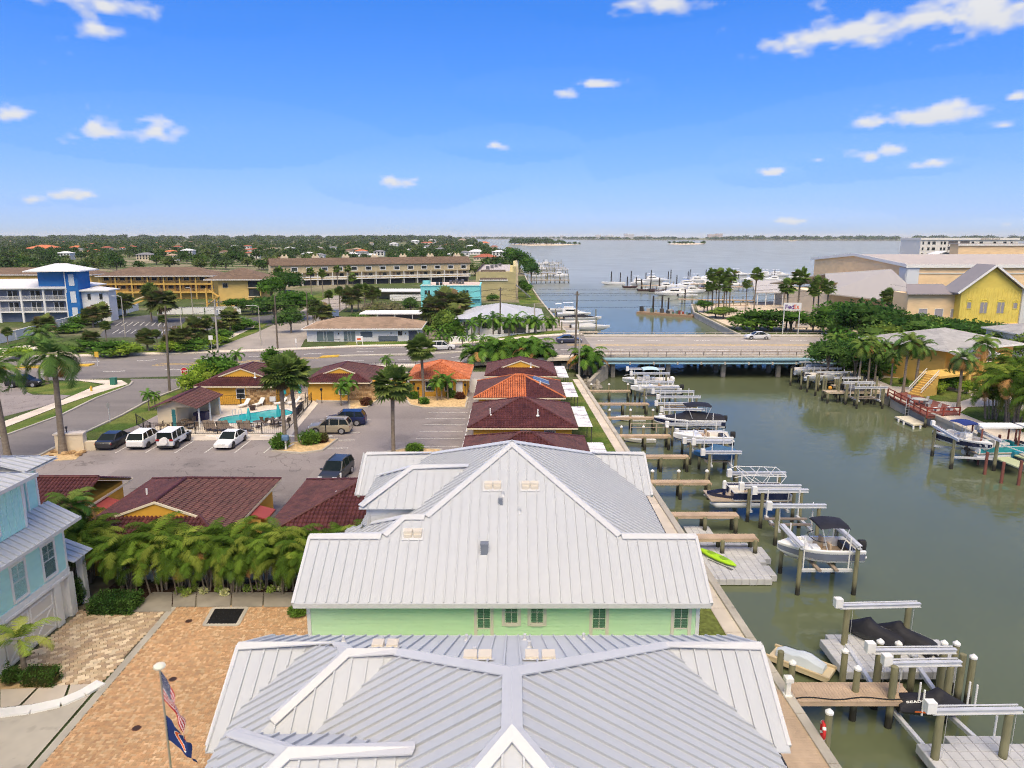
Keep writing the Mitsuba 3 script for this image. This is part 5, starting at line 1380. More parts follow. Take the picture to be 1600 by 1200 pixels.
def outboard(t, x, z, y=0.0, m='rubber', under=None, s=1.0, name='outboard'):
    k = t.part(name, MB().loft([[(x - .05 - .42 * s * c, y + .2 * s * w * j, z + h) for c, j in ((0, -1), (1, -1), (1, 1), (0, 1))] for h, w, c_ in ((0, .8, 1), (.25 * s, 1.1, 1), (.5 * s, 1, 1), (.62 * s, .6, 1))]), m, under=under, smooth=40)
    t.part('lower_unit', MB().cbox(x - .2, y, z - .85 * s, .16 * s, .1, .9 * s).cbox(x - .22, y, z - .62 * s, .42 * s, .24, .05).cbox(x - .2, y, z - .85 * s, .44 * s, .12, .16), m, under=k)


BPROF = [0, .1, .25, .45, .6, .72, .82, .9, .96, 1.0]


def boat(label, loc, rot, L=6.0, B=2.3, H=1.05, kind='bowrider', hull='gelcoat', band=None, band2=None, top=None, cover=None, motors=1, motor_m='rubber', deck='tan', group=None, cat='boat', bow=1.0, inner=None):
    t = Thing('boat', label, cat, loc, rot, group); b2 = B / 2
    rings, bands = [], []
    for s in BPROF:
        x = (s - .5) * L; b = b2 * (1 - max(0, (s - .42) / .58) ** (2.4 * bow)) * (.94 + .06 * min(1, s * 4)); b = max(b, .05)
        zk = H * .78 * max(0, (s - .62) / .38) ** 2.0; zs = H * (1 + .16 * s * s); zc = max(zk + .02, H * (.30 + .42 * max(0, (s - .45) / .55) ** 1.6)); bc = b * (.86 - .25 * max(0, (s - .5) / .5))
        dec = s > (.74 if kind in ('bowrider', 'covered') else .80) or kind in ('covered', 'cruiser'); fl = zs + .03 if dec else H * .52
        g = max(b - .2, .01) if not dec else b * .5
        rings.append([(x, -b, zs), (x, -bc, zc), (x, 0, zk), (x, bc, zc), (x, b, zs), (x, b * .97, zs + .05), (x, g, zs + (.05 if not dec else .09)), (x, max(g - .04, .005), fl if not dec else zs + .1), (x, -max(g - .04, .005), fl if not dec else zs + .1), (x, -g, zs + (.05 if not dec else .09)), (x, -b * .97, zs + .05)])
        bands.append((x, b, zs, bc, zc))
    t.part('hull', MB().loft(rings), hull, smooth=38)
    for mm, f0, f1 in ((band, .18, .80), (band2, .0, .16)):
        if mm:
            bd = MB()
            for s_ in (-1, 1):
                q = []
                for x, b, zs, bc, zc in bands:
                    def at(f): return (x, s_ * (bc + (b - bc) * f + .012), zc + (zs - zc) * f)
                    q.append([at(f0), at(f1)])
                bd.loft(q, False, closed=False)
            t.part('hull_stripe', bd, mm)
    F = H * .52
    tan = P(.45, .33, .21); tn = {'tan': tan, 'white': 'gelcoat', 'grey': P(.35, .35, .36)}[deck]
    if kind in ('bowrider', 'console', 'open'):
        t.part('cockpit_floor', MB().box(-L * .47, -b2 * .74, F - .05, L * .16, b2 * .74, F + .015), tn)
    if kind == 'bowrider':
        t.part('bow_cushion', MB().prism(Polygon([(L * .10, -b2 * .60), (L * .10, b2 * .60), (L * .24, b2 * .42), (L * .30, 0), (L * .24, -b2 * .42)]), F, H * 1.02), inner or 'gelcoat')
        for s_ in (-1, 1):
            t.part('dashboard', MB().box(L * .04, s_ * b2 * .5 - b2 * .28, F, L * .13, s_ * b2 * .5 + b2 * .28, H * 1.18), 'gelcoat')
            t.part('seat', MB().box(-L * .08, s_ * b2 * .48 - .26, F, -L * .0, s_ * b2 * .48 + .26, F + .42).box(-L * .1, s_ * b2 * .48 - .26, F, -L * .075, s_ * b2 * .48 + .26, F + .9), tan)
        t.part('rear_bench', MB().box(-L * .42, -b2 * .72, F, -L * .33, b2 * .72, F + .46), P(.03, .03, .035)); t.part('swim_deck', MB().box(-L * .53, -b2 * .8, H * .55, -L * .48, b2 * .8, H * .64), 'gelcoat')
        ws = MB()
        for a, c in (((L * .02, -b2 * .86), (L * .13, -b2 * .55)), ((L * .13, -b2 * .55), (L * .15, 0)), ((L * .15, 0), (L * .13, b2 * .55)), ((L * .13, b2 * .55), (L * .02, b2 * .86))):
            ws.quad((*a, H * 1.1), (*c, H * 1.1), (c[0] - .22, c[1] * .95, H * 1.1 + .46), (a[0] - .22, a[1] * .95, H * 1.1 + .46))
        k = t.part('windscreen', ws, 'tinted_pane')
        fr = MB()
        for a, c in (((L * .02 - .22, -b2 * .82), (L * .13 - .22, -b2 * .52)), ((L * .13 - .22, -b2 * .52), (L * .15 - .22, 0)), ((L * .15 - .22, 0), (L * .13 - .22, b2 * .52)), ((L * .13 - .22, b2 * .52), (L * .02 - .22, b2 * .82))): fr.bar((*a, H * 1.1 + .46), (*c, H * 1.1 + .46), .025)
        t.part('frame', fr, 'rubber', under=k)
    if kind == 'console':
        t.part('console', MB().box(-L * .06, -.42, F, L * .06, .42, F + 1.05), 'gelcoat'); t.part('windscreen', MB().beam((L * .06, 0, F + 1.05), (L * .03, 0, F + 1.45), .8, .03), 'tinted_pane')
        t.part('seat', MB().box(-L * .17, -.4, F, -L * .11, .4, F + .75), 'gelcoat')
        t.part('bow_cushion', MB().prism(Polygon([(L * .16, -b2 * .5), (L * .16, b2 * .5), (L * .28, b2 * .3), (L * .28, -b2 * .3)]), F, F + .4), 'gelcoat')
        rail = MB()
        for s_ in (-1, 1): rail.tube([(L * .1, s_ * b2 * .9, H * 1.05), (L * .2, s_ * b2 * .85, H * 1.45), (L * .42, s_ * b2 * .35, H * 1.5), (L * .47, 0, H * 1.5)], .022, 5)
        t.part('bow_rail', rail, 'aluminium')
    if kind == 'cruiser':
        t.part('cabin', MB().loft([[(x * L, -b2 * k, H * 1.12), (x * L + .06, -b2 * k * .86, z), (x * L + .06, b2 * k * .86, z), (x * L, b2 * k, H * 1.12)] for x, k, z in ((-.34, .8, H * 1.12 + 1.25), (.02, .8, H * 1.12 + 1.25), (.2, .62, H * 1.12 + .3), (.36, .35, H * 1.12 + .1))]), 'gelcoat', smooth=40)
        wn = MB()
        for s_ in (-1, 1): wn.beam((-.26 * L, s_ * b2 * .775, H * 1.12 + .75), (.02 * L, s_ * b2 * .765, H * 1.12 + .72), .03, .36)
        wn.beam((.055 * L, -b2 * .5, H * 1.12 + 1.0), (.055 * L, b2 * .5, H * 1.12 + 1.0), .3, .4)
        t.part('cabin_window', wn, 'dark_glass', kind='stuff')
        t.part('flybridge', MB().box(-.3 * L, -b2 * .62, H * 1.12 + 1.25, -.02 * L, b2 * .62, H * 1.12 + 1.75), 'gelcoat')
        ra = MB()
        for x in (-.28, -.06):
            for s_ in (-1, 1): ra.bar((x * L, s_ * b2 * .55, H * 1.12 + 1.7), (x * L, s_ * b2 * .55, H * 1.12 + 2.75), .03)
        t.part('tower_leg', ra, 'aluminium', kind='stuff'); t.part('hard_top', MB().box(-.32 * L, -b2 * .62, H * 1.12 + 2.75, -.02 * L, b2 * .62, H * 1.12 + 2.83), top or 'gelcoat')
        ra = MB()
        for s_ in (-1, 1): ra.tube([(.1 * L, s_ * b2 * .8, H * 1.1), (.12 * L, s_ * b2 * .8, H * 1.1 + .6), (.44 * L, s_ * b2 * .25, H * 1.15 + .65), (.5 * L, 0, H * 1.15 + .65)], .02, 5)
        t.part('bow_rail', ra, 'aluminium')
    if kind == 'covered':
        zs = H * 1.06
        t.part('mooring_cover', MB().loft([[((s - .5) * L, -b2 * k, zs), ((s - .5) * L, -b2 * k * .6, zs + h * .8), ((s - .5) * L, 0, zs + h), ((s - .5) * L, b2 * k * .6, zs + h * .8), ((s - .5) * L, b2 * k, zs)] for s, k, h in ((.0, .93, .25), (.2, .96, .5), (.42, .97, .72), (.52, .97, .78), (.58, .93, .45), (.7, .8, .3), (.82, .55, .22), (.88, .4, .1))]), cover, smooth=45)
    if kind == 'pontoon':
        scene.pop(t.key + '__hull')
        for s_ in (-1, 1): t.part('pontoon', MB().tube([(-L / 2, s_ * b2 * .72, .32), (-L / 2 + .1, s_ * b2 * .72, .32), (L * .42, s_ * b2 * .72, .32), (L * .5, s_ * b2 * .72, .46)], [.24, .32, .32, .05], 12), 'aluminium', smooth=50)
        t.part('deck', MB().box(-L / 2, -b2, .64, L / 2, b2, .74), P(.36, .29, .22))
        for (x0, y0, x1, y1) in ((-.46, -.98, .22, -.98), (-.46, .98, .22, .98), (-.46, -.98, -.46, .98), (.22, -.98, .22, -.3), (.22, .3, .22, .98)):
            k = t.part('side_panel', MB().beam((x0 * L, y0 * b2, 1.06), (x1 * L, y1 * b2, 1.06), .05, .56), band)
            t.part('rail', MB().beam((x0 * L, y0 * b2, 1.38), (x1 * L, y1 * b2, 1.38), .06, .06).beam((x0 * L, y0 * b2, .78), (x1 * L, y1 * b2, .78), .07, .07), 'aluminium', under=k)
        for x in (-.4, .1):
            for s_ in (-1, 1): t.part('bench', MB().box(x * L - .6, s_ * b2 * .72 - .28, .74, x * L + .6, s_ * b2 * .72 + .28, 1.18), 'gelcoat')
        t.part('helm', MB().box(-.1 * L, .2, .74, 0, .8, 1.6), 'gelcoat')
        if top == 'frame':
            fr = MB()
            for s_ in (-1, 1):
                fr.tube([(-.4 * L, s_ * b2 * .95, 2.75), (.1 * L, s_ * b2 * .95, 2.85), (.22 * L, s_ * b2 * .8, 2.6)], .03, 6)
                for a, c in ((-.25, -.4), (-.25, .08), (-.1, -.2), (-.1, .1)): fr.bar((a * L, s_ * b2 * .97, 1.35), (c * L, s_ * b2 * .95, 2.78), .025)
            for x in (-.4, -.25, -.08, .1): fr.bar((x * L, -b2 * .95, 2.78), (x * L, b2 * .95, 2.78), .028)
            t.part('canopy_frame', fr, 'white_paint'); top = None
    if top and kind != 'cruiser':
        z1 = H + (1.55 if kind != 'pontoon' else 1.9); x0, x1 = (-.22 * L, .10 * L) if kind == 'console' else (-.30 * L, .06 * L)
        t.part('canopy', MB().loft([[(x0 + (x1 - x0) * f, -b2 * .82, z1 - .1 + .12 * math.sin(math.pi * f)), (x0 + (x1 - x0) * f, -b2 * .5, z1 + .12 * math.sin(math.pi * f) + .05), (x0 + (x1 - x0) * f, b2 * .5, z1 + .12 * math.sin(math.pi * f) + .05), (x0 + (x1 - x0) * f, b2 * .82, z1 - .1 + .12 * math.sin(math.pi * f)), (x0 + (x1 - x0) * f, 0, z1 - .06 + .1 * math.sin(math.pi * f))] for f in np.linspace(0, 1, 7)]), top, smooth=40)
        for a in (x0 + .1, x1 - .1):
            for s_ in (-1, 1): t.part('canopy_leg', MB().bar((a * .5 + (x0 + x1) * .25, s_ * b2 * (.86 if kind != 'console' else .38), F + .5), (a, s_ * b2 * (.8 if kind != 'console' else .5), z1 - .06), .028), 'aluminium')
    for i in range(motors):
        outboard(t, -L / 2, H * .72, (i - (motors - 1) / 2) * .7, motor_m)
    return t


scene['tinted_pane'] = {'type': 'thindielectric'}
mat('navy_gel', (0.010, 0.016, 0.06), .18, .5, 0, None, .6); mat('blue_gel', (0.015, 0.07, 0.19), .2, .5, 0, None, .6); mat('grey_gel', (0.17, 0.19, 0.26), .2, .5, 0, None, .6)


def row_boat(px0, px1, py, z=.0):                           # mid point and length of a boat lying along x between two photo columns, keel at z
    a, b = G(px0, py, z), G(px1, py, z)
    return (a + b) / 2, abs(b[0] - a[0])


# boats and lifts of the left bank, bows towards the land (-x)
slips = []
def slip(label, px0, px1, py, B=2.4, ltop=1.35, wy=3.4, lf=True, **kw):
    c, L = row_boat(px0, px1, py, -.1)
    t = boat(label, (c[0], c[1], .12), math.pi, L, B, **kw)
    if lf: slips.append(lift('grey aluminium boat lift on pilings along the left bank', c[0] + .3, c[1], L * .62, wy, 0.0, ltop, -.15))
    return t


slip('white centre console boat with pale blue canopy, nearest the bridge', 972, 1047, 606, 2.5, 2.2, kind='console', top=P(.45, .62, .66), motors=2, motor_m='gelcoat', band=P(.36, .42, .40))
slip('white bow rider on a lift next to the blue canopied boat', 985, 1062, 619, kind='bowrider', motors=1)
slip('navy and white boat under a black cover with folded black top', 1021, 1128, 672, 2.6, .9, kind='covered', cover='canvas_black', band='navy_gel', H=1.15, top='canvas_black')
slip('white bow rider with tan seats and glass windscreen beside white guide poles', 1051, 1140, 698, 2.4, .9, kind='bowrider', band2='navy_gel')
slip('small blue boat hanging low between lift beams', 1083, 1148, 721, 2.0, 1.2, kind='covered', hull='blue_gel', cover=P(.05, .12, .22), H=.7, motors=0)
c, L = row_boat(1108, 1232, 788, -.6)
boat('pontoon boat with navy side panels and bare white canopy frame', (c[0] - .2, c[1], -.55), math.pi, 6.6, 2.5, kind='pontoon', band='navy_gel', top='frame', motors=1)
slips.append(lift('grey aluminium boat lift on pilings along the left bank', c[0] + 1.2, c[1], 3.6, 3.2, 0, 1.4, -.75))
t = Thing('fender_post', 'white topped navy bumper post on the pontoon boat bow', 'post', (c[0] - 2.2, c[1] - .3, .2)); t.part('post', MB().bar((0, 0, 0), (0, 0, 1.2), .14, n=9), 'navy_gel'); t.part('sleeve', MB().bar((0, 0, .7), (0, 0, 1.25), .16, n=9).ball((0, 0, 1.25), .16), 'white_paint')
for (px0, px1, py, tp) in ((1024, 1090, 633, 1.2), (1030, 1096, 648, .8), (1192, 1272, 812, 1.5)):
    c, L = row_boat(px0, px1, py, -.1); slips.append(lift('grey aluminium boat lift on pilings along the left bank', c[0], c[1], L * .78, 3.2, 0, tp, -.5))
# the nearest bow rider hangs in a lift whose beams run towards the viewer
c, L = row_boat(1212, 1337, 882, -.1)
boat('white bow rider with black top and black outboard on the nearest full lift', (c[0], c[1], .2), math.pi, L, 2.5, 1.1, 'bowrider', band='grey_gel', top='canvas_black')
nl = lift('boat lift holding the white bow rider with the black top', c[0] + .1, c[1], 3.0, 3.6, math.pi / 2, 1.75, .0, poles=True, motors=False, beam_over=.25)
POS[nl.key] = np.array([c[0], c[1], 1])
rank(slips, '', axis='y')
for k in slips: labels[k.key]['label'] = labels[k.key]['label'].strip()
# piers of the left bank
prs = []
for (x0, x1, py, w) in ((935, 985, 610, .6), (948, 1014, 630, .6), (963, 1025, 652, .65), (981, 1048, 680, .9), (1006, 1077, 712, .7), (1030, 1111, 752, .75), (1054, 1153, 803, .8), (1086, 1183, 838, .85)):
    a, b = G(x0, py, .05), G(x1, py, .05)
    prs.append(pier('brown boarded finger pier reaching from the canal walk', (wall_x(a[1]) + .1, a[1]), (b[0], a[1]), w, .06, 'deck_wood', post_top=.75 if py in (610, 652, 680, 752) else None))
rank(prs, '', axis='y')
for k in prs: labels[k.key]['label'] = labels[k.key]['label'].strip()
t = Thing('pier_railing', 'thin brown railing on the fourth finger pier', 'railing'); a, b = G(985, 675, .05), G(1046, 675, .05)
t.part('rail', MB().beam((a[0], a[1], 1.0), (b[0], b[1], 1.0), .06, .06), 'deck_grey'); t.part('rail', MB().beam((a[0], a[1], .55), (b[0], b[1], .55), .04, .06), 'deck_grey')
for i in range(4): x = a[0] + (b[0] - a[0]) * i / 3; t.part('post', MB().box(x - .04, a[1] - .04, 0, x + .04, a[1] + .04, 1.0), 'deck_grey')
for i, (px, py, lab) in enumerate(((985, 657, 'small white skiff tied by the third finger pier'), (998, 690, 'flat grey skiff lying beside the fourth finger pier'))):
    q = G(px, py, WZ); boat(lab, (q[0], q[1], WZ - .1), math.pi, 3.6, 1.5, .5, 'open', motors=0, deck='grey')


def cube_dock(label, pts, z=-.98, s=.5, m='float_grey', name='floating_dock'):
    """A raft of plastic float cubes; the cubes are too small in the picture to be picked apart."""
    pg = gp(pts, z); t = Thing(name, label, 'floating dock'); POS[t.key] = np.array([*pg.centroid.coords[0], z])
    x0, y0, x1, y1 = pg.bounds; mb = MB(); r = np.random.default_rng(4)
    for x in np.arange(x0, x1, s):
        for y in np.arange(y0, y1, s):
            if shapely.contains_xy(pg, x + s / 2, y + s / 2):
                h = z + r.uniform(-.006, .006); a = s - .02
                mb.loft([[(x + s / 2 + e * a / 2 * k, y + s / 2 + g * a / 2 * k, h + dz) for e, g in ((-1, -1), (1, -1), (1, 1), (-1, 1))] for k, dz in ((1, -.42), (1, -.03), (.93, 0))])
    t.part('float_cube', mb, m, kind='stuff'); t.part('frame', MB().prism(pg.buffer(-.25), z - .3, z - .02), P(.25, .25, .26))
    return t


cube_dock('grey floating dock with a lime kayak on it', [(1092, 856), (1192, 856), (1209, 875), (1190, 876), (1214, 902), (1100, 905)])
cube_dock('low grey floating dock behind the nearest finger pier', [(1072, 824), (1108, 822), (1116, 834), (1110, 846), (1170, 846), (1170, 852), (1085, 852)], -1.05)
cube_dock('grey drive-on dock carrying two covered jet skis', [(1283, 996), (1332, 991), (1437, 997), (1462, 997), (1502, 1032), (1475, 1050), (1320, 1050)], -.62)
cube_dock('large grey floating dock in the bottom right corner', [(1432, 1161), (1480, 1160), (1482, 1152), (1562, 1152), (1570, 1159), (1760, 1160), (1900, 1260), (1490, 1260)], -.62)
q0, q1 = G(1093, 858, -.8), G(1150, 884, -.8)
kd = (q1 - q0)[:2]; kl = np.linalg.norm(kd); t = Thing('kayak', 'lime green sit-on kayak lying on the grey floating dock', 'kayak', (*((q0 + q1) / 2)[:2], -.96), math.atan2(kd[1], kd[0]))
t.part('hull', MB().loft([[(x * kl, math.cos(a) * w, .17 + math.sin(a) * .16 * h) for a in np.linspace(0, math.tau, 10, False)] for x, w, h in ((-.5, .03, .4), (-.42, .2, .9), (-.2, .36, 1), (.1, .38, 1), (.35, .27, .95), (.5, .03, .4))]), P(.36, .62, .02, .35), smooth=50)
for x in (-.16, .17): t.part('seat', MB().ball((x * kl, 0, .31), (.4, .22, .05), 10, 5), P(.20, .36, .02, .5), smooth=True)
t.part('paddle', MB().bar((-.1 * kl, -.55, .03), (.45 * kl, -.45, .03), .025).cbox(.45 * kl, -.45, .0, .45, .18, .04), P(.12, .12, .13))


# nearest dock with jet skis, boardwalk, life ring
a = G(1215, 1070, .05)
pier('brown composite dock reaching out from the boardwalk beside the front house', (wall_x(29.6) - .1, 29.75), (G(1418, 1076, .05)[0], 29.75), 1.45, .08, 'deck_wood', posts=(), board=.15)
pl = []
for px, py, tp, cp in ((1218, 1046, 1.0, 0), (1236, 1062, .9, 1), (1317, 1052, 1.2, 1), (1336, 1082, 1.25, 1), (1392, 1093, 1.7, 0), (1370, 1052, 1.7, 1), (1400, 1040, 1.2, 1), (1425, 1050, .9, 1), (1470, 1045, 1.4, 1), (1490, 1040, 1.2, 1), (1500, 1060, 1.3, 0), (1516, 1062, 1.2, 1), (1292, 1152, 1.2, 1)):
    q = G(px, py, 0.0); t = Thing('piling', 'green stained wooden dock piling' + (' with white cap' if cp else ''), 'piling', group='pilings of the nearest dock'); POS[t.key] = q; piling(t, q[0], q[1], tp, bool(cp), .16, nm='post'); pl.append(t)
rank(pl, 'of the nearest dock')
q = G(1286, 1141, .3); n = 20; ring = MB()
ang = np.linspace(0, math.tau, n + 1); ring.tube([(q[0] + .08 * math.cos(x), q[1] + .30 * math.cos(x), q[2] + .34 * math.sin(x)) for x in ang], .075, 8)
lr = Thing('life_ring', 'red life ring with white bands hung on the capped piling by the boardwalk', 'life ring'); lr.part('ring', ring, P(.55, .03, .03, .45), smooth=60)
for a0 in (.6, 2.2, 3.8, 5.3):
    lr.part('band', MB().tube([(q[0] + .08 * math.cos(x), q[1] + .30 * math.cos(x), q[2] + .34 * math.sin(x)) for x in np.linspace(a0, a0 + .35, 4)], .083, 8), 'white_paint', smooth=60)
t = Thing('boardwalk', 'brown boardwalk along the seawall beside the front house', 'boardwalk'); bd = MB()
for i in range(250):
    y = -4 + i * .15; bd.slab([(wall_x(y) - 2.1, y, .09), (wall_x(y) + .12, y, .09), (wall_x(y) + .12, y + .138, .09), (wall_x(y) - 2.1, y + .138, .09)], .05)
    if y > 29.6: break
t.part('deck_board', bd, 'deck_wood', kind='stuff'); t.part('edge_board', MB().beam((wall_x(-4) + .16, -4, .02), (wall_x(29.6) + .16, 29.6, .02), .07, .26), 'deck_grey')
q = G(1230, 1088, .09); t = Thing('dock_pedestal', 'white dock power post at the corner of the boardwalk', 'power post', q)
t.part('base', MB().box(-.17, -.17, 0, .17, .17, .12), 'white_paint'); t.part('column', MB().loft([[(w * a_, w * b_, z) for a_, b_ in ((-1, -1), (1, -1), (1, 1), (-1, 1))] for z, w in ((.1, .11), (.75, .10), (.8, .18), (1.0, .18), (1.08, .02))]), 'white_paint')
t = Thing('dock_hose', 'black hose lying along the brown dock', 'hose'); yy = 29.2
t.part('hose', MB().tube([(wall_x(29) + .2 + i * .45, yy + .09 * math.sin(i * 1.1), .115) for i in range(14)], .03, 6), 'rubber')
# covered dinghy on a raft
q = G(1252, 1034, -1.0); t = Thing('float_raft', 'cream wooden raft moored beside the dock under a covered dinghy', 'raft', q, -.72, scale=.82); t.part('deck', MB().box(-1.9, -.85, -.25, 1.9, .85, -.05), P(.60, .50, .33))
for y in (-.85, .7): t.part('beam', MB().box(-2.0, y, -.05, 2.0, y + .15, .1), P(.55, .44, .27))
d = Thing('covered_dinghy', 'dinghy under a pale blue grey tarpaulin on the cream raft', 'dinghy', q + [0, 0, .0], -.72, scale=.8)
d.part('cover', MB().loft([[(x, -w, 0), (x, -w * .7, h * .8), (x, 0, h), (x, w * .7, h * .8), (x, w, 0)] for x, w, h in ((-1.6, .35, .4), (-1.2, .6, .62), (-.4, .68, .6), (.0, .68, .78), (.5, .68, .75), (1.0, .62, .5), (1.5, .5, .35))]), P(.50, .55, .60, .6), smooth=45)


def jet_ski(label, px, py, rot, z, text, orange=False):
    q = G(px, py, z); t = Thing('jet_ski', label, 'jet ski', q, rot)
    t.part('hull', MB().loft([[(x, -w, .28), (x, -w * .7, .05), (x, w * .7, .05), (x, w, .28), (x, w * .9, .42), (x, -w * .9, .42)] for x, w in ((-1.5, .5), (-.6, .58), (.5, .54), (1.2, .32), (1.6, .06))]), P(.03, .03, .035, .3))
    prof = [(-1.5, .5, .42, .52), (-1.25, .52, .42, .72), (-.7, .5, .42, .82), (-.25, .46, .45, .86), (.05, .5, .45, 1.02), (.3, .48, .45, 1.22), (.5, .44, .45, 1.12), (.9, .4, .45, .86), (1.3, .3, .42, .66), (1.58, .1, .4, .5)]
    t.part('cover', MB().loft([[(x, -w * 1.08, z0 - .15), (x, -w * .92, z0 + (z1 - z0) * .55), (x, -w * .42, z1 - .03), (x, 0, z1), (x, w * .42, z1 - .03), (x, w * .92, z0 + (z1 - z0) * .55), (x, w * 1.08, z0 - .15)] for x, w, z0, z1 in prof]), 'canvas_black', smooth=48)
    if orange: t.part('trim', MB().box(-.9, -.585, .30, .2, -.56, .36), P(.55, .12, .02))
    if text:
        tm = meshkit.text_mesh(text, .13, .006, True); v = np.array(tm.vertices); wid = v[:, 0].max()
        xx = -1.25 + v[:, 0] * (1.05 / wid)
        f_ = np.array([[p[0] for p in prof], [p[1] for p in prof], [p[2] for p in prof], [p[3] for p in prof]])
        w = np.interp(xx, f_[0], f_[1]); z0 = np.interp(xx, f_[0], f_[2]); z1 = np.interp(xx, f_[0], f_[3]); k = .25 + v[:, 1] / .13 * .34
        yy = -(w * .92 + (w * .42 - w * .92) * k); zz = z0 + (z1 - z0) * (.55 + (.42) * k) + .02 + v[:, 2]
        t.part('lettering', (np.column_stack([xx, yy - .012, zz]), tm.faces), 'white_paint')
    return t


jet_ski('jet ski under a black lettered cover, left one on the drive-on dock', 1364, 1000, -.80 + math.pi, -.62, 'SEADOO')
jet_ski('jet ski under a black lettered cover, right one on the drive-on dock', 1411, 1006, -.80 + math.pi, -.62, 'SEADOO')
jet_ski('jet ski under a black lettered cover on the lift beside the brown dock', 1452, 1112, -.12 + math.pi * 0, -.55, 'SEADOO', True)
for i in range(2):
    q0, q1 = G(1420 + i * 16, 1000, -.55), G(1462 + i * 18, 1040, -.55); solo('dock_rail', MB().beam(q0, q1, .1, .1), 'rubber', f"black guide rail on the drive-on dock, {('left', 'right')[i]} one of the pair", 'rail')


def lift_at(label, pts, top, cradle, posts=True):           # a lift drawn by the ends of its two beams: (px, py) pairs at the height top
    t = Thing('boat_lift', label, 'boat lift'); q = [G(x, y, top) for x, y in pts]; POS[t.key] = sum(q) / len(q)
    for a, b in zip(q[::2], q[1::2]):
        d = (b - a) / np.linalg.norm(b - a); n = np.array([-d[1], d[0], 0])
        k = t.part('beam', MB().beam(a - [0, 0, .1], b - [0, 0, .1], .2, .03).beam(a, b, .05, .18).beam(a + [0, 0, .1], b + [0, 0, .1], .2, .03), 'aluminium')
        t.part('motor_box', MB().cbox(*(a - d * .1), .4, .34, .5, math.atan2(d[1], d[0])), 'white_paint', under=k); t.part('drive_shaft', MB().bar(a + n * .3 + [0, 0, .05], b + n * .3 + [0, 0, .05], .04), 'aluminium', under=k)
        L = np.linalg.norm(b - a)
        for f in (.1, .86):
            p = a + (b - a) * f; piling(t, p[0], p[1], top - .13, False, .17)
            t.part('cable', MB().bar((p[0] + d[0] * .3, p[1] + d[1] * .3, cradle), (p[0] + d[0] * .3, p[1] + d[1] * .3, top), .012, n=4), 'aluminium')
    if len(q) == 4:
        for f in (.12, .82): t.part('cradle_beam', MB().beam(q[0] * (1 - f) + q[1] * f - [0, 0, top - cradle], q[2] * (1 - f) + q[3] * f - [0, 0, top - cradle], .2, .18), 'aluminium')
    return t


lift_at('aluminium lift around the drive-on dock with two jet skis', [(1312, 948), (1438, 945), (1362, 1018), (1494, 1017)], 1.6, -.6)
lift_at('aluminium lift carrying the jet ski beside the brown dock', [(1388, 1038), (1502, 1036), (1456, 1112), (1598, 1110)], 1.6, -.75)
gpz = [Thing('guide_pole', 'white plastic guide pole standing on the jet ski lift', 'guide pole', group='guide poles of the jet ski lift') for _ in range(7)]
for t, (px, py, h) in zip(gpz, ((1433, 1112, 1.5), (1440, 1118, 1.3), (1510, 1108, 1.4), (1522, 1108, 1.25), (1407, 1062, .8), (1490, 1066, .9), (1553, 1150, 1.0))):
    q = G(px, py, -.4); POS[t.key] = q; t.part('pole', MB().bar(q, q + [0, 0, h], .045, n=8), 'white_paint')
rank(gpz, 'of them')

# ---------------------------------------------------------------- buildings beyond the road, left to right
def hip_roof(t, x0, x1, y0, y1, ze, s, m, gable=(), ov=.6, name='roof', fascia='white_paint'):
    bod = hip_bodies(x0 - ov, x1 + ov, y0 - ov, y1 + ov, ze, s, None, gable); mb = MB()
    for (a, b, c), f in roof_facets(bod): mb.sheet(f, lambda x, y: a * x + b * y + c)
    mb.box(x0 - ov, y0 - ov, ze - .22, x1 + ov, y1 + ov, ze - .002)
    k = t.part(name, mb, m)
    fm = MB()
    for p, q in (((x0 - ov, y0 - ov), (x1 + ov, y0 - ov)), ((x1 + ov, y0 - ov), (x1 + ov, y1 + ov)), ((x0 - ov, y0 - ov), (x0 - ov, y1 + ov))): fm.beam((*p, ze - .1), (*q, ze - .1), .1, .26)
    t.part('fascia', fm, fascia, under=k)
    return k, bod


class Rot:
    """A thing built in its own straight frame and set down turned."""
    def __init__(s, name, label, cat, x, y, deg, group=None):
        s.t = Thing(name, label, cat, (x, y, 0), math.radians(deg), group)


def win(t, F, u, z, w, h, frame='white_paint', glass='window_dark', tw=.08, sash=False, grid=0):
    return F.window(t, u, z, w, h, frame, glass, tw=tw, sash=sash, grid=grid)


# -- condominium with the blue stair tower
t = Thing('condominium', 'white roofed condominium with bright blue stair tower and balconies', 'apartment building', (*G(110, 503)[:2], 0), math.radians(7))
H_ = 8.6
t.part('wall', MB().box(-60, 1.6, 0, 0, 15, H_), P(.14, .17, .24)); t.part('end_wall', MB().box(3.2, .4, 0, 9.6, 5.0, 7.9), 'white_wall')
F = Face((-60, 1.6), (0, 1.6), 1)
for f_, z in enumerate((2.7, 5.6)):
    t.part('balcony_slab', MB().box(-60, 0, z - .25, 0, 1.6, z), 'white_paint')
    for i in range(11):
        x = -5.2 - 5.3 * i
        k = t.part('railing', MB().box(x, .02, z + .95, x + 5.0, .08, z + 1.03), 'white_paint')
        pk = MB()
        for j in range(22): pk.box(x + .1 + j * .22, .03, z, x + .15 + j * .22, .07, z + .95)
        t.part('baluster', pk, 'white_paint', under=k, kind='stuff')
        d = t.part('balcony_door', F.box(MB(), 60 + x + 1.2, 60 + x + 3.4, z, z + 2.15, 0, .05), 'window_dark'); t.part('frame', F.box(F.box(MB(), 60 + x + 1.1, 60 + x + 1.25, z, z + 2.2, 0, .08), 60 + x + 2.25, 60 + x + 2.4, z, z + 2.2, 0, .08), 'white_paint', under=d)
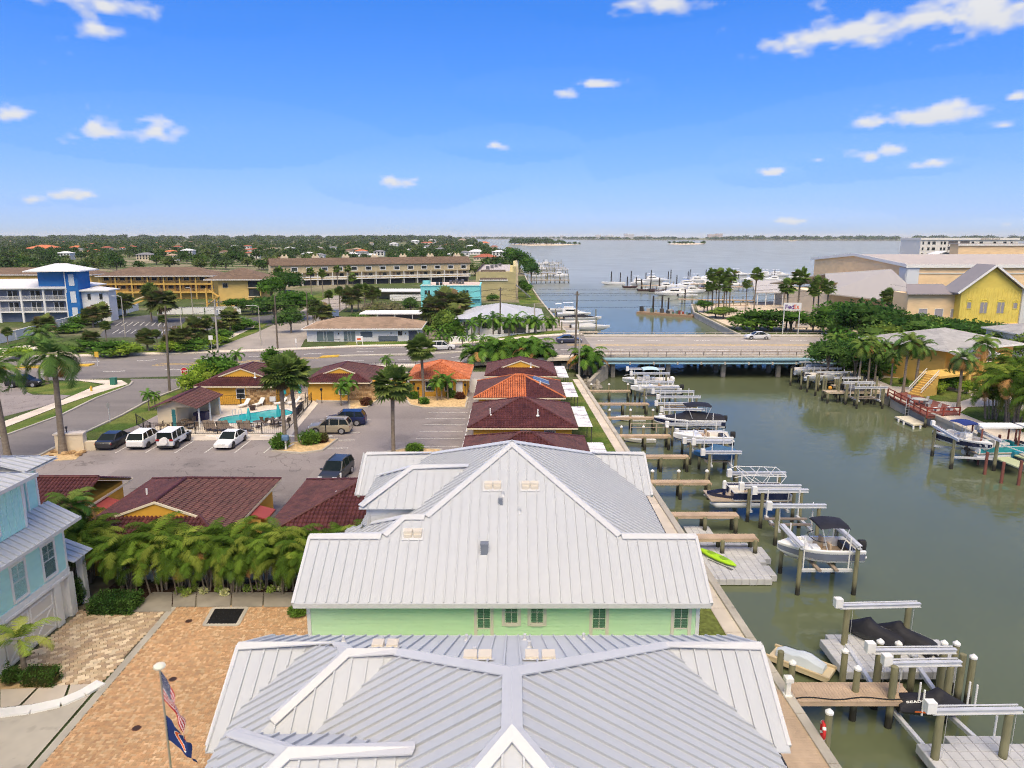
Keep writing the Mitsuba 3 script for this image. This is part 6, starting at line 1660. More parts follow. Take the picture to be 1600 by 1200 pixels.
for i in range(12): x = -.2 - 5.3 * i; t.part('column', MB().box(x - .22, -.1, 0, x + .22, .3, H_), 'white_paint')
t.part('eave_beam', MB().box(-60, -.05, H_ - .45, 0, .35, H_), 'white_paint')
hip_roof(t, -60, 2.2, .2, 15, H_, .22, P(.62, .62, .64), ov=.9); hip_roof(t, 3.6, 9.4, .2, 5.2, 7.9, .24, P(.62, .62, .64), ov=.8)
t.part('stair_tower', MB().box(.2, -.8, 0, 3.2, 6.0, 12.8), 'blue_wall'); t.part('tower_side', MB().box(-6.6, .6, 8.4, .18, 6.0, 12.78), P(.025, .17, .46))
T_ = Face((.2, -.8), (3.2, -.8), 1)
for z in (1.0, 5.0, 9.2): win(t, T_, 1.6, z, 1.1, 2.6, 'white_paint', P(.55, .6, .66), .08)
t.part('corner_board', T_.box(MB(), 0, .22, 7.4, 12.8, 0, .08), 'white_paint')
hip_roof(t, -7.2, 3.6, -1.2, 7.0, 12.8, .32, P(.66, .66, .67), ov=1.2, name='tower_roof')
E = Face((3.2, .4), (9.6, .4), 1)
for u in (1.8, 4.6): win(t, E, u, 5.5, .8, 1.5, 'white_paint', 'window_dark')

# -- yellow motel with brown shingle roof
def gallery(label, px0, px1, py, h, deg, n, deep=11, floors=2, roof='shingle_brown', z0=2.6, wall='gold_wall', arcade=True, s=.32):
    a, b = G(px0, py), G(px1, py); L = np.linalg.norm((b - a)[:2])
    t = Thing('motel_block', label, 'motel', (*a[:2], 0), math.radians(deg))
    t.part('wall', MB().box(0, 1.8, 0, L, deep, h), wall)
    F = Face((0, 1.8), (L, 1.8), 1); st = L / n
    for f_ in range(floors):
        z = z0 + f_ * 2.8
        t.part('gallery_slab', MB().box(0, 0, z - .5, L, 1.8, z), wall)
        k = t.part('railing', MB().box(0, .04, z + .9, L, .1, z + 1.0), P(.3, .2, .08)); pk = MB()
        for j in range(int(L / .3)): pk.box(j * .3, .05, z, j * .3 + .06, .09, z + .9)
        t.part('baluster', pk, P(.3, .2, .08), under=k, kind='stuff')
        for i in range(n):
            x = i * st
            win(t, F, x + st * .3, z + .8, 1.7, 1.2, cream_trim, 'window_dark'); t.part('door', F.box(MB(), x + st * .62, x + st * .62 + .95, z, z + 2.1, 0, .05), P(.10, .06, .04)); win(t, F, x + st * .88, z + .8, 1.1, 1.2, cream_trim, 'window_dark')
    for i in range(n + 1): t.part('column', MB().box(i * st - .2, -.06, 0, i * st + .2, .34, h), wall)
    hip_roof(t, 0, L, 0, deep, h, s, roof, ov=.8)
    return t, L


gallery('long yellow two storey motel under a brown hip roof', 158, 330, 468, 8.0, 2.5, 7, 15)
t = Thing('motel_block', 'yellow stair block with brown pyramid roof beside the long motel', 'motel', (*G(328, 478)[:2], 0), math.radians(2))
t.part('wall', MB().box(3, 0, 0, 16, 13, 8.2), 'yellow_wall_pale'); stucco('yellow_wall_pale', (.66, .47, .16))
F = Face((3, 0), (16, 0), 1)
for u in (2.2,): win(t, F, u, 5.6, 1.5, 1.4, cream_trim, 'window_dark')
for z in (3.0, 5.8): k = t.part('balcony', F.box(MB(), 9.2, 12.6, z, z + 2.2, 0, .06), 'window_dark'); t.part('frame', F.box(MB(), 9.1, 12.8, z - .2, z, 0, .5), 'cream_wall', under=k)
st = MB(); st.beam((.3, -.5, 5.0), (3.2, -.5, 2.9), 1.2, .2).beam((3.2, -2, 2.9), (.3, -2, .6), 1.2, .2); t.part('stair_flight', st, 'gold_wall', kind='stuff')
for x in (0.0, 3.0): t.part('column', MB().box(x - .2, -2.3, 0, x + .2, -1.9, 5.6 if x == 0 else 3), 'gold_wall')
hip_roof(t, 0, 17, -1, 14, 8.2, .38, 'shingle_brown', ov=.7)
t = Thing('motel_block', 'low brown roofed wing of the yellow motel behind the white condominium', 'motel', (*G(0, 462)[:2], 0), 0)
t.part('wall', MB().box(-40, 0, 0, 34, 12, 7.6), 'gold_wall'); hip_roof(t, -40, 34, 0, 12, 7.6, .34, 'shingle_brown', ov=.8)
t = Thing('arched_wall', 'white garden wall with a slanting stucco stair in front of the yellow motel', 'wall', (*G(205, 478)[:2], 0), .05)
t.part('stair', MB().slab([(0, 0, .6), (6, 0, 2.8), (6, 1.6, 2.8), (0, 1.6, .6)], .5), 'gold_wall'); t.part('coping', MB().beam((0, -.1, 1.4), (6, -.1, 3.6), .2, .3), 'cream_wall')


def long_wall(label, pts, h, m='white_paint', cap_=None):
    t = Thing('boundary_wall', label, 'wall'); q = [G(*p) for p in pts]; POS[t.key] = q[0]
    for a, b in zip(q[:-1], q[1:]):
        L = np.linalg.norm(b - a); n = max(1, int(L / 6))
        for i in range(n):
            p0, p1 = a + (b - a) * (i + .02) / n, a + (b - a) * (i + .98) / n; t.part('panel', MB().beam((*p0[:2], h / 2), (*p1[:2], h / 2), .14, h), m)
        t.part('coping', MB().beam((*a[:2], h + .05), (*b[:2], h + .05), .26, .1), m)
    return t


long_wall('white wall in front of the blue and white condominium', [(-20, 541), (25, 531), (75, 517), (120, 505.5)], 1.9, 'white_wall')
long_wall('white wall curving round the back of the dark car park', [(147, 506), (182, 494), (217, 484.5)], 1.8, 'white_wall')
long_wall('white wall along the far side of the dark car park', [(250, 491), (320, 491), (378, 490)], 1.9, 'white_wall')

# -- ranch house with tan roof on the corner
t = Thing('ranch_house', 'low white ranch house with long tan hip roof on the road', 'house', (*G(480, 534)[:2], 0), math.radians(2))
a = G(480, 534); b = G(655, 530); L = np.linalg.norm((b - a)[:2])
t.part('wall', MB().box(0, 0, 0, L, 11, 2.75), 'white_wall'); hip_roof(t, 0, L, -.3, 11, 2.75, .27, 'shingle_tan', ov=.8)
F = Face((0, 0), (L, 0), 1); slate = P(.10, .125, .16)
for u0, u1, z0, z1 in ((.09, .24, .1, 2.1), (.33, .43, .1, 2.1)):
    k = t.part('glass_door', F.box(MB(), L * u0, L * u1, z0, z1, 0, .05), P(.16, .21, .22, .15)); t.part('frame', F.box(F.box(MB(), L * (u0 + u1) / 2 - .35, L * (u0 + u1) / 2 - .25, z0, z1, 0, .08), L * (u0 + u1) / 2 + .25, L * (u0 + u1) / 2 + .35, z0, z1, 0, .08), 'white_paint', under=k)
t.part('shutter', F.box(MB(), L * .48, L * .585, .9, 2.0, 0, .06), slate); t.part('panel', F.box(MB(), L * .64, L * .81, .2, 1.15, 0, .3), slate); t.part('panel', F.box(MB(), L * .91, L * .985, .2, 2.1, 0, .06), P(.06, .07, .11)); win(t, F, L * .835, 1.2, .9, .9)
for u in (.28, .75, .88): t.part('wall_lamp', F.box(MB(), L * u, L * u + .15, 1.5, 1.8, 0, .15), P(.04, .04, .04))
for i, x in enumerate((512, 525, 530, 540)):
    q = G(x, 533.5); c = Thing('porch_chair', 'dark porch chair against the white ranch house, ' + ORD[i], 'chair', (*q[:2], 0), group='porch chairs of the ranch house'); c.part('seat', MB().box(-.3, -.3, .35, .3, .3, .45), P(.05, .05, .06)); c.part('backrest', MB().box(-.3, .25, .45, .3, .32, .95), P(.05, .05, .06))
t = Thing('yard_sign', 'small white and red yard sign on posts in front of the ranch house', 'sign', (*G(562, 540)[:2], 0)); t.part('board', MB().box(-.7, -.04, .9, .7, .04, 1.9), 'white_paint'); t.part('panel', MB().box(-.5, -.06, 1.1, .3, -.042, 1.5), P(.55, .12, .05))
for x in (-.6, .55): t.part('post', MB().box(x, -.05, 0, x + .12, .05, 1.9), 'white_paint')
t = Thing('carport', 'long white flat carport roof behind the ranch house', 'carport', (*G(562, 508)[:2], 0)); a, b = G(562, 508), G(673, 508)
t.part('roof', MB().box(0, 0, 2.6, (b - a)[0], 8, 2.85), P(.74, .74, .74)); t.part('shed', MB().box(3, 6, 0, (b - a)[0], 8, 2.6), P(.2, .2, .22))
for i in range(5): t.part('post', MB().box((b - a)[0] * i / 4.05, .1, 0, (b - a)[0] * i / 4.05 + .15, .25, 2.6), 'white_paint')

# -- aqua apartment block
t = Thing('aqua_block', 'bright aqua two storey flat roofed apartment block behind fan palms', 'apartment building', (*G(658, 484)[:2], 0), math.radians(1)); a, b = G(658, 484), G(750, 484); L = (b - a)[0]
t.part('wall', MB().box(0, 0, 0, L, 16, 6.9), 'aqua_wall'); t.part('parapet', MB().box(-.2, -.2, 6.9, L + .2, 16.2, 7.05), 'aqua_wall'); t.part('roof', MB().box(.2, .2, 7.05, L - .2, 15.8, 7.12), P(.55, .43, .35))
t.part('roof_tank', MB().bar((1.4, 4, 7), (1.4, 4, 8.2), 1.2, n=12), 'aqua_wall'); F = Face((0, 0), (L, 0), 1)
for u in (.09, .135, .26, .74, .785): win(t, F, L * u, 4.5, .8, 1.2, 'aqua_wall', 'window_dark')
for u in (.09, .77): win(t, F, L * u, 1.4, 1.9, 1.2, 'aqua_wall', P(.45, .40, .33))
for x in (4.5, 5.6): t.part('roof_window', MB().box(x, .5, 7.1, x + .8, 1.4, 8.0), 'window_dark')
t.part('side_balcony', MB().box(L - 2.4, -1.0, 3.2, L + .3, 0, 3.5).box(L - 2.4, -1.0, 3.5, L + .3, -.9, 4.2), 'aqua_wall')
r_ = np.random.default_rng(2); ac = MB()
for i in range(5): ac.box(8 + i * .9, 5 + r_.uniform(0, 3), 7.1, 8.7 + i * .9, 8.5, 7.9 + r_.uniform(0, .8))
t.part('roof_unit', ac, P(.10, .10, .11), kind='stuff')

# -- long townhouse row
a, b = G(425, 448), G(735, 440); L = np.linalg.norm((b - a)[:2]); ang = math.atan2((b - a)[1], (b - a)[0])
t = Thing('townhouse_row', 'long cream three storey townhouse row with continuous brown mansard roof', 'townhouse row', (*a[:2], 0), ang)
t.part('wall', MB().box(0, 2.0, 0, L, 13, 9.0), 'cream_tan'); stucco('cream_tan', (.52, .43, .27)); t.part('upper_wall', MB().box(0, .4, 5.6, L, 13, 9.0), 'cream_tan')
t.part('roof', MB().slab([(-.5, -.3, 9.0), (L + .5, -.3, 9.0), (L + .5, 4.0, 11.9), (-.5, 4.0, 11.9)], .2).slab([(-.5, 4.0, 11.9), (L + .5, 4.0, 11.9), (L + .5, 13.5, 9.0), (-.5, 13.5, 9.0)], .2), 'shingle_brown')
F = Face((0, .4), (L, .4), 1); n = 14
for i in range(n):
    x = (i + .5) * L / n; win(t, F, x, 6.5, 2.3, 1.3, 'white_paint', 'window_dark', .3)
    t.part('column', MB().box(i * L / n - .15, .2, 0, i * L / n + .15, .5, 5.6), 'white_paint'); t.part('door', MB().box(x - 1.6, 1.93, 2.9, x - .4, 1.995, 5.1), P(.22, .15, .09)); t.part('window', MB().box(x + .2, 1.93, 3.4, x + 2, 1.995, 5.0), 'window_dark'); t.part('garage_opening', MB().box(x - 2.6, 1.9, 0, x + 2.6, 1.99, 2.2), P(.04, .04, .045))  # dark panels on the wall stand in for shaded garage bays
t.part('gallery_slab', MB().box(0, .0, 2.45, L, 2.0, 2.8), 'white_paint'); t.part('railing', MB().box(0, .05, 3.4, L, .12, 3.9), 'white_paint')
for i in range(7): x = (i + .5) * L / 6.8; k = t.part('chimney', MB().box(x - 1.5, 7, 10.2, x + 1.5, 9, 12.6), 'cream_wall'); t.part('chimney_pot', MB().box(x - 1.1, 7.5, 12.6, x - .5, 8.3, 13.3).box(x + .5, 7.5, 12.6, x + 1.1, 8.3, 13.3), 'cream_wall', under=k)
t = Thing('white_terrace', 'white low walled terrace and pool deck in front of the townhouse row', 'terrace', (*G(600, 470)[:2], 0)); a, b = G(600, 470), G(660, 470)
t.part('deck', MB().box(-8, 4, 2.6, (b - a)[0] + 2, 16, 2.9), P(.6, .6, .6)); t.part('front_wall', MB().box(2, 0, 0, (b - a)[0] + 3, .4, 2.0), 'white_wall'); t.part('back_wall', MB().box(-6, 10, 0, (b - a)[0], 10.4, 2.6), 'tan_wall'); t.part('opening_shade_panel', MB().box((b - a)[0] - 2, 3.9, .4, (b - a)[0] + 1, 3.98, 2.5), P(.03, .03, .03))  # near-black panel: the shade of an opening put into its colour
# -- khaki block at the end of the row
c0, c1 = G(744, 468), G(806, 468); L = (c1 - c0)[0]
t = Thing('khaki_block', 'khaki windowless end block with dark mansard panel beside the bay', 'building', (*c0[:2], 0), 0)
zt = V(744, 425, c0[1])[2]
t.part('wall', MB().box(0, 0, 0, L, 60, zt), 'khaki_wall'); t.part('band', MB().box(-.05, -.05, 5.4, L + .05, 0, 5.5), P(.3, .27, .15))
t.part('mansard', MB().slab([(L * .10, -.25, zt - 2.6), (L * .78, -.25, zt - 2.6), (L * .74, 1.0, zt + .7), (L * .12, 1.0, zt + .7)], .15), P(.085, .058, .047)); t.part('mansard_trim', MB().box(L * .08, -.4, zt - 2.9, L * .8, 0, zt - 2.6), 'white_paint')
t.part('roof', MB().box(.3, 2, zt, L * .85, 58, zt + .3), P(.42, .38, .36)); t.part('parapet', MB().box(L - .8, 0, zt, L, 60, zt + 1.8), 'khaki_wall'); t.part('mansard', MB().slab([(-1, 0, zt - 1.5), (0.9, 0, zt + 1.4), (.9, 60, zt + 1.4), (-1, 60, zt - 1.5)], .2), 'shingle_brown')
for i in range(4): t.part('roof_unit', MB().box(3 + i * 1.3, 12 + i * 9, zt + .3, 4.2 + i * 1.3, 14 + i * 9, zt + 1.5), P(.12, .12, .13))
for i in range(5): t.part('buttress', MB().box(L, 3 + i * 12, 0, L + .8, 4.2 + i * 12, zt + 2.2), 'cream_wall')
t.part('outside_stair', MB().slab([(L, -1, 5.2), (L + 5, -1, 1.0), (L + 5, .6, 1.0), (L, .6, 5.2)], .4), P(.18, .18, .19))

# -- white house with grey metal roof on the bay
a, b = G(716, 536), G(852, 532); L = (b - a)[0]
t = Thing('metal_roof_bay_house', 'white house with pale grey metal hip roof beside the bay', 'house', (*G(716, 527)[:2], 0), 0)
t.part('wall', MB().box(0, 0, 0, L, 20, 4.0), 'white_wall'); bod = hip_bodies(-.8, L + .8, -.8, 21, 4.0, .24); seam_roof(t, bod, P(.47, .48, .52, .45), pitch=1.1)
F = Face((0, 0), (L, 0), 1)
for u, w_ in ((.1, 1.3), (.32, 1.3), (.45, 1.0), (.62, 2.6), (.74, 2.6), (.88, 1.2)): win(t, F, L * u, 1.9 if w_ < 2 else .8, w_, 1.5 if w_ < 2 else 2.4, 'white_paint', 'window_dark')
long_wall('white garden wall of the bay house along the road', [(700, 538), (760, 536), (855, 530), (905, 527)], 1.5, 'white_wall')
long_wall('slate blue gate wall between the tan roofed house and the bay house', [(727, 527), (762, 526.5)], 2.0, slate)
# -- right side: marina sheds
cx, cy = 110.0, 200.0
t = Thing('boat_storage_hall', 'huge peach boat storage hall with white corner columns and grey roof', 'hall')
t.part('wall', MB().box(cx, cy, 0, 320, 262, 13.2), 'peach_wall'); t.part('roof', MB().slab([(cx - .6, cy - .6, 13.3), (321, cy - .6, 13.3), (321, 231, 15.6), (cx - .6, 231, 15.6)], .25).slab([(cx - .6, 231, 15.6), (321, 231, 15.6), (321, 263, 13.3), (cx - .6, 263, 13.3)], .25), P(.41, .36, .32)); t.part('fascia', MB().box(cx - .75, cy - .75, 12.6, 321, cy - .62, 13.5).beam((cx - .7, cy - .6, 13.2), (cx - .7, 231, 15.5), .15, .9).beam((cx - .7, 231, 15.5), (cx - .7, 263, 13.2), .15, .9), 'white_paint')
t.part('gable', MB().add([(cx + .01, cy, 13.2), (cx + .01, 262, 13.2), (cx + .01, 231, 15.5), (cx + .5, cy, 13.2), (cx + .5, 262, 13.2), (cx + .5, 231, 15.5)], [[0, 1, 2], [5, 4, 3]]), 'peach_wall')
for x in (cx, 145, 180, 215): t.part('corner_column', MB().box(x - .2, cy - .35, 0, x + 3.2, cy + .3, 12.6), P(.60, .63, .68))
t.part('corner_column', MB().box(cx - .35, cy, 0, cx + .3, cy + 3.5, 12.6), P(.60, .63, .68)); t.part('band', MB().box(cx - .02, cy - .2, 10.9, 300, cy, 11.2), P(.62, .60, .56)); t.part('vent', MB().box(cx - .1, cy + 9, 9.5, cx, cy + 10.3, 10.8), P(.2, .2, .2))
t = Thing('boat_storage_hall', 'second peach hall rising behind the roof of the first', 'hall'); p0 = V(1496, 402, 300); zt = V(1540, 382, 300)[2]
t.part('wall', MB().box(p0[0], 300, 0, 420, 306, zt), 'peach_wall'); t.part('roof', MB().box(p0[0] - .5, 299.5, zt, 421, 306.5, zt + .4), P(.4, .36, .33)); t.part('trim', MB().box(p0[0] - .6, 299.4, zt - .5, 421, 299.5, zt + .1), 'white_paint')
# yellow gabled marina house
t = Thing('marina_house', 'vivid yellow gabled marina building with arched windows', 'building')
q0, q1 = V(1497, 500, 150), V(1583, 500, 150); zE, zR = V(1497, 453, 150)[2], V(1553, 416, 150)[2]; xm = V(1553, 416, 150)[0]
t.part('wall', MB().box(q0[0], 150, 0, q1[0] + 1, 155, zE).add([(q0[0], 150, zE), (q1[0] + 1, 150, zE), (xm, 150, zR), (q0[0], 150.4, zE), (q1[0] + 1, 150.4, zE), (xm, 150.4, zR)], [[0, 1, 2], [5, 4, 3]]), 'bright_yellow')
for a_, b_ in (((q0[0] - 1.3, zE - .5), (xm, zR + .35)), ((xm, zR + .35), (q1[0] + 2.4, zE - .6))):
    t.part('roof', MB().slab([(a_[0], 149, a_[1]), (b_[0], 149, b_[1]), (b_[0], 155.5, b_[1]), (a_[0], 155.5, a_[1])], .25), P(.27, .25, .25)); t.part('verge_trim', MB().beam((a_[0], 148.95, a_[1] - .15), (b_[0], 148.95, b_[1] - .15), .12, .4), 'white_paint')
F = Face((q0[0], 150), (q1[0] + 1, 150), 1)
for i in range(14): t.part('batten', F.box(MB(), .5 + i * .9, .58 + i * .9, 3.2, zE + .2, 0, .04), 'bright_yellow')
for u, w_, h_ in ((1.9, 1.0, 1.3), (5.0, 1.5, 2.3), (8.6, 1.5, 2.3), (11.6, .9, 1.2)):
    k = win(t, F, u, 6.2 if h_ < 2 else 5.2, w_, h_, P(.62, .52, .08), P(.27, .26, .28)); arc = MB()
    for j in range(6):
        a0, a1 = math.pi * j / 6, math.pi * (j + 1) / 6; p = F.p + F.d * (u + math.cos(a0) * w_ * .6); q = F.p + F.d * (u + math.cos(a1) * w_ * .6); z_ = (6.2 if h_ < 2 else 5.2) + h_ + .05
        arc.beam((p[0], p[1] - .04, z_ + math.sin(a0) * .5), (q[0], q[1] - .04, z_ + math.sin(a1) * .5), .1, .16)
    t.part('arch', arc, P(.62, .52, .08), under=k)
t.part('corner_column', MB().box(q1[0] + 1, 149.6, 0, q1[0] + 3.2, 152, zE + .4), P(.58, .58, .56)); t.part('base_band', MB().box(q0[0] - .05, 149.85, 0, q1[0] + 1, 150, 3.1), 'peach_wall')
w0, w1 = V(1415, 500, 152), V(1497, 500, 152)
t.part('wing_wall', MB().box(w0[0], 152, 0, q0[0], 158, zE - .9), 'peach_wall'); zw = zE - .9
t.part('wing_roof', MB().slab([(w0[0] - .8, 151, zw), (q0[0], 151, zw), (q0[0], 157, zw + 1.7), (w0[0] + 2, 157, zw + 1.7)], .2), P(.25, .22, .22)); F = Face((w0[0], 152), (q0[0], 152), 1)
for i in range(3): win(t, F, 3.5 + i * 3.4, 4.2, 1.7, 1.7, 'white_paint', P(.33, .31, .34))
# grey roofed shed left of the hall
t = Thing('marina_shed', 'open marina shed with broad pale grey roof left of the peach hall', 'shed'); a, b = V(1275, 452, 182), V(1420, 462, 182); zr = V(1300, 427, 200)[2]
t.part('roof', MB().slab([(a[0], 176, a[2] - .5), (b[0], 172, b[2] - 1.5), (105, 199, zr + 1.2), (V(1287, 427, 200)[0], 199, zr)], .3).slab([(V(1287, 427, 200)[0], 199, zr), (105, 199, zr + 1.2), (105, 215, a[2] - .5), (a[0], 215, a[2] - .5)], .3), P(.36, .335, .315)); t.part('wall', MB().box(a[0] + 3, 182, 0, 105, 210, a[2] - 1.2), 'cream_wall')
for i in range(6): t.part('opening_shade_panel', MB().box(a[0] + 5 + i * 4, 181.9, .1, a[0] + 7.6 + i * 4, 181.99, 3.0), P(.06, .06, .065))  # dark panels paint the shaded inside of the shed onto its wall
t = Thing('marina_shed', 'low grey roofed marina pavilion behind the tall fan palms', 'shed'); a, b = G(1178, 478), G(1262, 484)
t.part('roof', MB().slab([(a[0], a[1], 4.2), (b[0] + 4, a[1], 4.2), (b[0] + 2, a[1] + 12, 7.2), (a[0] + 3, a[1] + 12, 7.2)], .25), P(.44, .42, .41)); t.part('wall', MB().box(a[0] + 10, a[1] + 2, 0, b[0] + 3, a[1] + 10, 4.2), 'cream_wall')
for i in range(5): t.part('post', MB().box(a[0] + 1 + i * 2.6, a[1] + .4, 0, a[0] + 1.25 + i * 2.6, a[1] + .65, 4.2), 'white_paint')
t = Thing('banner_sign', 'white shipping banner with purple and orange lettering on the marina wall', 'sign'); q = V(1236, 480, 150)
t.part('board', MB().box(q[0] - 1.6, 150, q[2] - .7, q[0] + 2.2, 150.08, q[2] + .9), 'white_paint')
for i, (tx, mm, dx) in enumerate((('Fed', P(.10, .02, .20), -1.3), ('Ex', P(.62, .10, .02), .45))):
    tm = meshkit.text_mesh(tx, .85, .02, True); v = np.array(tm.vertices); t.part('lettering', (np.column_stack([q[0] + dx + v[:, 0] * .95, 149.97 - v[:, 2], q[2] - .35 + v[:, 1]]), tm.faces), mm)
for x in (-1.4, 1.9): t.part('post', MB().box(q[0] + x, 150.1, 0, q[0] + x + .15, 150.25, q[2] + .9), 'white_paint')
# white condominium tower far right
t = Thing('condominium', 'white five storey waterside condominium behind the peach halls', 'apartment building'); Y = 430; x0, x1 = V(1436, 400, Y)[0], V(1588, 400, Y)[0]; zt = V(1436, 375, Y)[2]
t.part('wall', MB().box(x0, Y, 0, x1, Y + 22, zt), P(.70, .67, .62)); t.part('parapet', MB().box(x0 - .4, Y - .6, zt, x1 + .4, Y + 22, zt + 1.2), P(.70, .67, .62)); F = Face((x0, Y), (x1, Y), 1)
for f_ in range(5):
    z = zt - 2.6 - f_ * 3.4
    for u, w_ in ((1.6, 1.0), (5, 1.4), (8, 2.0), (12.5, 1.2), (14.5, 1.2), (31, 1.6), (36, 2), (44, 1.6), (50, 2.0), (54, 1.2)): win(t, F, u, z, w_, 1.7, P(.6, .57, .52), 'window_dark')
    for u in (16.5, 23.5): k = t.part('balcony', F.box(MB(), u, u + 5.6, z - .9, z + 2.0, 0, .08), P(.12, .11, .11)); t.part('railing', F.box(MB(), u, u + 5.6, z - .9, z + .1, .6, .75), P(.68, .65, .60), under=k); t.part('slab', F.box(MB(), u - .2, u + 5.8, z - 1.2, z - .9, 0, .8), P(.68, .65, .60), under=k)
tm = meshkit.text_mesh('MARINA PLAZA', 1.1, .05, True); v = np.array(tm.vertices); t.part('lettering', (np.column_stack([x0 + 35 + v[:, 0] * 1.0, Y - .66 - v[:, 2], zt + .05 + v[:, 1]]), tm.faces), P(.35, .30, .26))
t = Thing('marina_shed', 'small white gabled roof in front of the waterside condominium', 'shed'); q = V(1470, 398, 330); t.part('roof', MB().slab([(q[0] - 6, 326, q[2] - .4), (q[0], 326, q[2] + 1.6), (q[0], 334, q[2] + 1.6), (q[0] - 6, 334, q[2] - .4)], .2).slab([(q[0], 326, q[2] + 1.6), (q[0] + 6, 326, q[2] - .4), (q[0] + 6, 334, q[2] - .4), (q[0], 334, q[2] + 1.6)], .2), 'white_paint'); t.part('wall', MB().box(q[0] - 5, 327, 0, q[0] + 5, 333, q[2] - .3), 'white_wall')

# -- yellow house on the right bank
t = Thing('waterfront_house', 'golden yellow two storey house with light grey shingle roof on the right bank', 'house', (61.6, 99.5, 0), math.radians(24))
t.part('wall', MB().box(0, 0, 0, 15, 13, 5.4), 'gold_wall')
bod = hip_bodies(-1.0, 16, -1.0, 14, 5.45, .25); mb = MB()
for (a, b, c), f in roof_facets(bod): mb.sheet(f, lambda x, y: a * x + b * y + c); mb.sheet(f, lambda x, y: a * x + b * y + c - .15)
t.part('roof', mb, 'shingle_grey')
t.part('fascia', MB().box(-1.0, -1.08, 5.2, 16, -1.0, 5.47).box(-1.08, -1.0, 5.2, -1.0, 14, 5.47), 'white_paint'); t.part('porch_roof', MB().slab([(-1, -3.6, 4.7), (7, -3.6, 4.7), (7, -1.1, 5.3), (-1, -1.1, 5.3)], .2), P(.55, .53, .52))
F = Face((0, 0), (15, 0), 1); k = win(t, F, 4.2, 3.0, 2.2, 2.0, 'white_paint', 'window_dark', sash=True); k = win(t, F, 10, 3.0, 1.6, 1.4, 'white_paint', 'window_dark')
for x in (-.6, 2.0, 6.4): t.part('porch_post', MB().box(x, -4.0, 0, x + .45, -3.55, 4.9), 'gold_wall')
t.part('terrace', MB().box(-6, -3.6, 2.3, 7, 0, 2.6), 'gold_wall'); st = MB()
for i in range(9): st.box(-9.2 + i * .36, -3.4, 0, -8.84 + i * .36, -1.6, .27 * (i + 1))
t.part('stair', st, 'gold_wall')
for y in (-3.4, -1.6): t.part('hand_rail', MB().beam((-9.2, y, 1.0), (-6, y, 3.4), .08, .1).beam((-9.2, y, .6), (-6, y, 3.0), .06, .06), 'white_paint')
t.part('balcony', MB().box(9.5, -3.0, 2.4, 15, 0, 2.7).box(9.5, -3.0, 2.7, 15, -2.8, 3.5), 'gold_wall'); t.part('garage_opening', F.box(MB(), 9.8, 14.5, 0, 2.3, 0, .05), P(.01, .012, .03)); t.part('garden_door', F.box(MB(), 1.2, 2.2, 0, 2.1, 0, .06), P(.35, .17, .05))  # garage shade is a dark panel laid on the solid wall
t = Thing('waterfront_house', 'pale grey roofed house corner at the right picture edge', 'house', (*G(1610, 575)[:2], 0)); t.part('wall', MB().box(0, 0, 0, 14, 12, 5.2), 'white_wall'); hip_roof(t, 0, 14, 0, 12, 5.2, .28, 'shingle_grey')

# ---------------------------------------------------------------- docks of the right bank, marina, moored boats
def lift_px(label, px0, px1, py, top=1.3, wy=3.0, cradle=-.5, group='boat lifts of the right bank', **kw):
    a, b = G(px0, py, top), G(px1, py, top); return lift(label, (a[0] + b[0]) / 2, a[1] - wy / 2, max(2.2, (b[0] - a[0]) * .8), wy, 0, top, cradle, group, motors=False, **kw)


rl = [lift_px('grey boat lift on dark pilings', *p) for p in ((1236, 1270, 560), (1250, 1288, 567), (1262, 1315, 577), (1304, 1347, 592), (1320, 1369, 600))]
rank(rl, 'of the right bank lifts')
rp = []
for px, py, h in ((1236, 588, 1.8), (1252, 594, 2.0), (1262, 598, 1.6), (1275, 603, 2.3), (1290, 606, 2.0), (1310, 613, 2.4), (1322, 616, 1.9), (1336, 618, 2.4), (1352, 616, 2.0), (1368, 616, 2.3), (1378, 618, 1.6), (1300, 592, 2.0), (1325, 598, 2.2), (1345, 604, 2.0)):
    q = G(px, py, 0); t = Thing('piling', 'weathered dock piling on the right bank', 'piling', group='pilings of the right bank docks'); POS[t.key] = q; piling(t, q[0], q[1], h - .6, False, .15, nm='post'); rp.append(t)
rank(rp, '')
for lab, px0, px1, py, kw in (('white boat with black outboard on the right bank lift nearest the bridge', 1240, 1284, 588, dict(kind='console', cover=None)), ('white bow rider with black outboard on the right bank lifts', 1256, 1316, 597, dict(kind='bowrider')), ('low grey boat hanging in the right bank lift beside the cream pier', 1318, 1360, 614, dict(kind='open', hull='grey_gel', H=.7))):
    c, L = row_boat(px0, px1, py, -.3); boat(lab, (c[0], c[1], -.15), 0.0, L, 2.3, **kw)
a, b = G(1288, 611, .1), G(1383, 611, .1)
pier('cream boarded pier with tall pilings on the right bank', a, b, 1.5, .1, 'deck_grey', posts=(.02, .3, .65, .9), post_top=1.9, caps=False)
a, b = G(1240, 580, .1), G(1330, 592, .1); pier('weathered finger pier on the right bank next to the bridge', a, (53, b[1]), 1.2, .1, 'deck_grey', posts=(.1, .5, .9), post_top=1.2, caps=False)
a, b = G(1300, 602, .1), G(1340, 600, .1); pier('weathered short pier between the right bank lifts', a, (53, a[1]), 1.0, .1, 'deck_grey', posts=(.1, .6), post_top=1.4, caps=False)
solo('buoy', MB().ball(G(1297, 606, .35), .28, 10, 6), P(.62, .30, .04), 'small orange fender ball on the cream pier', 'fender')
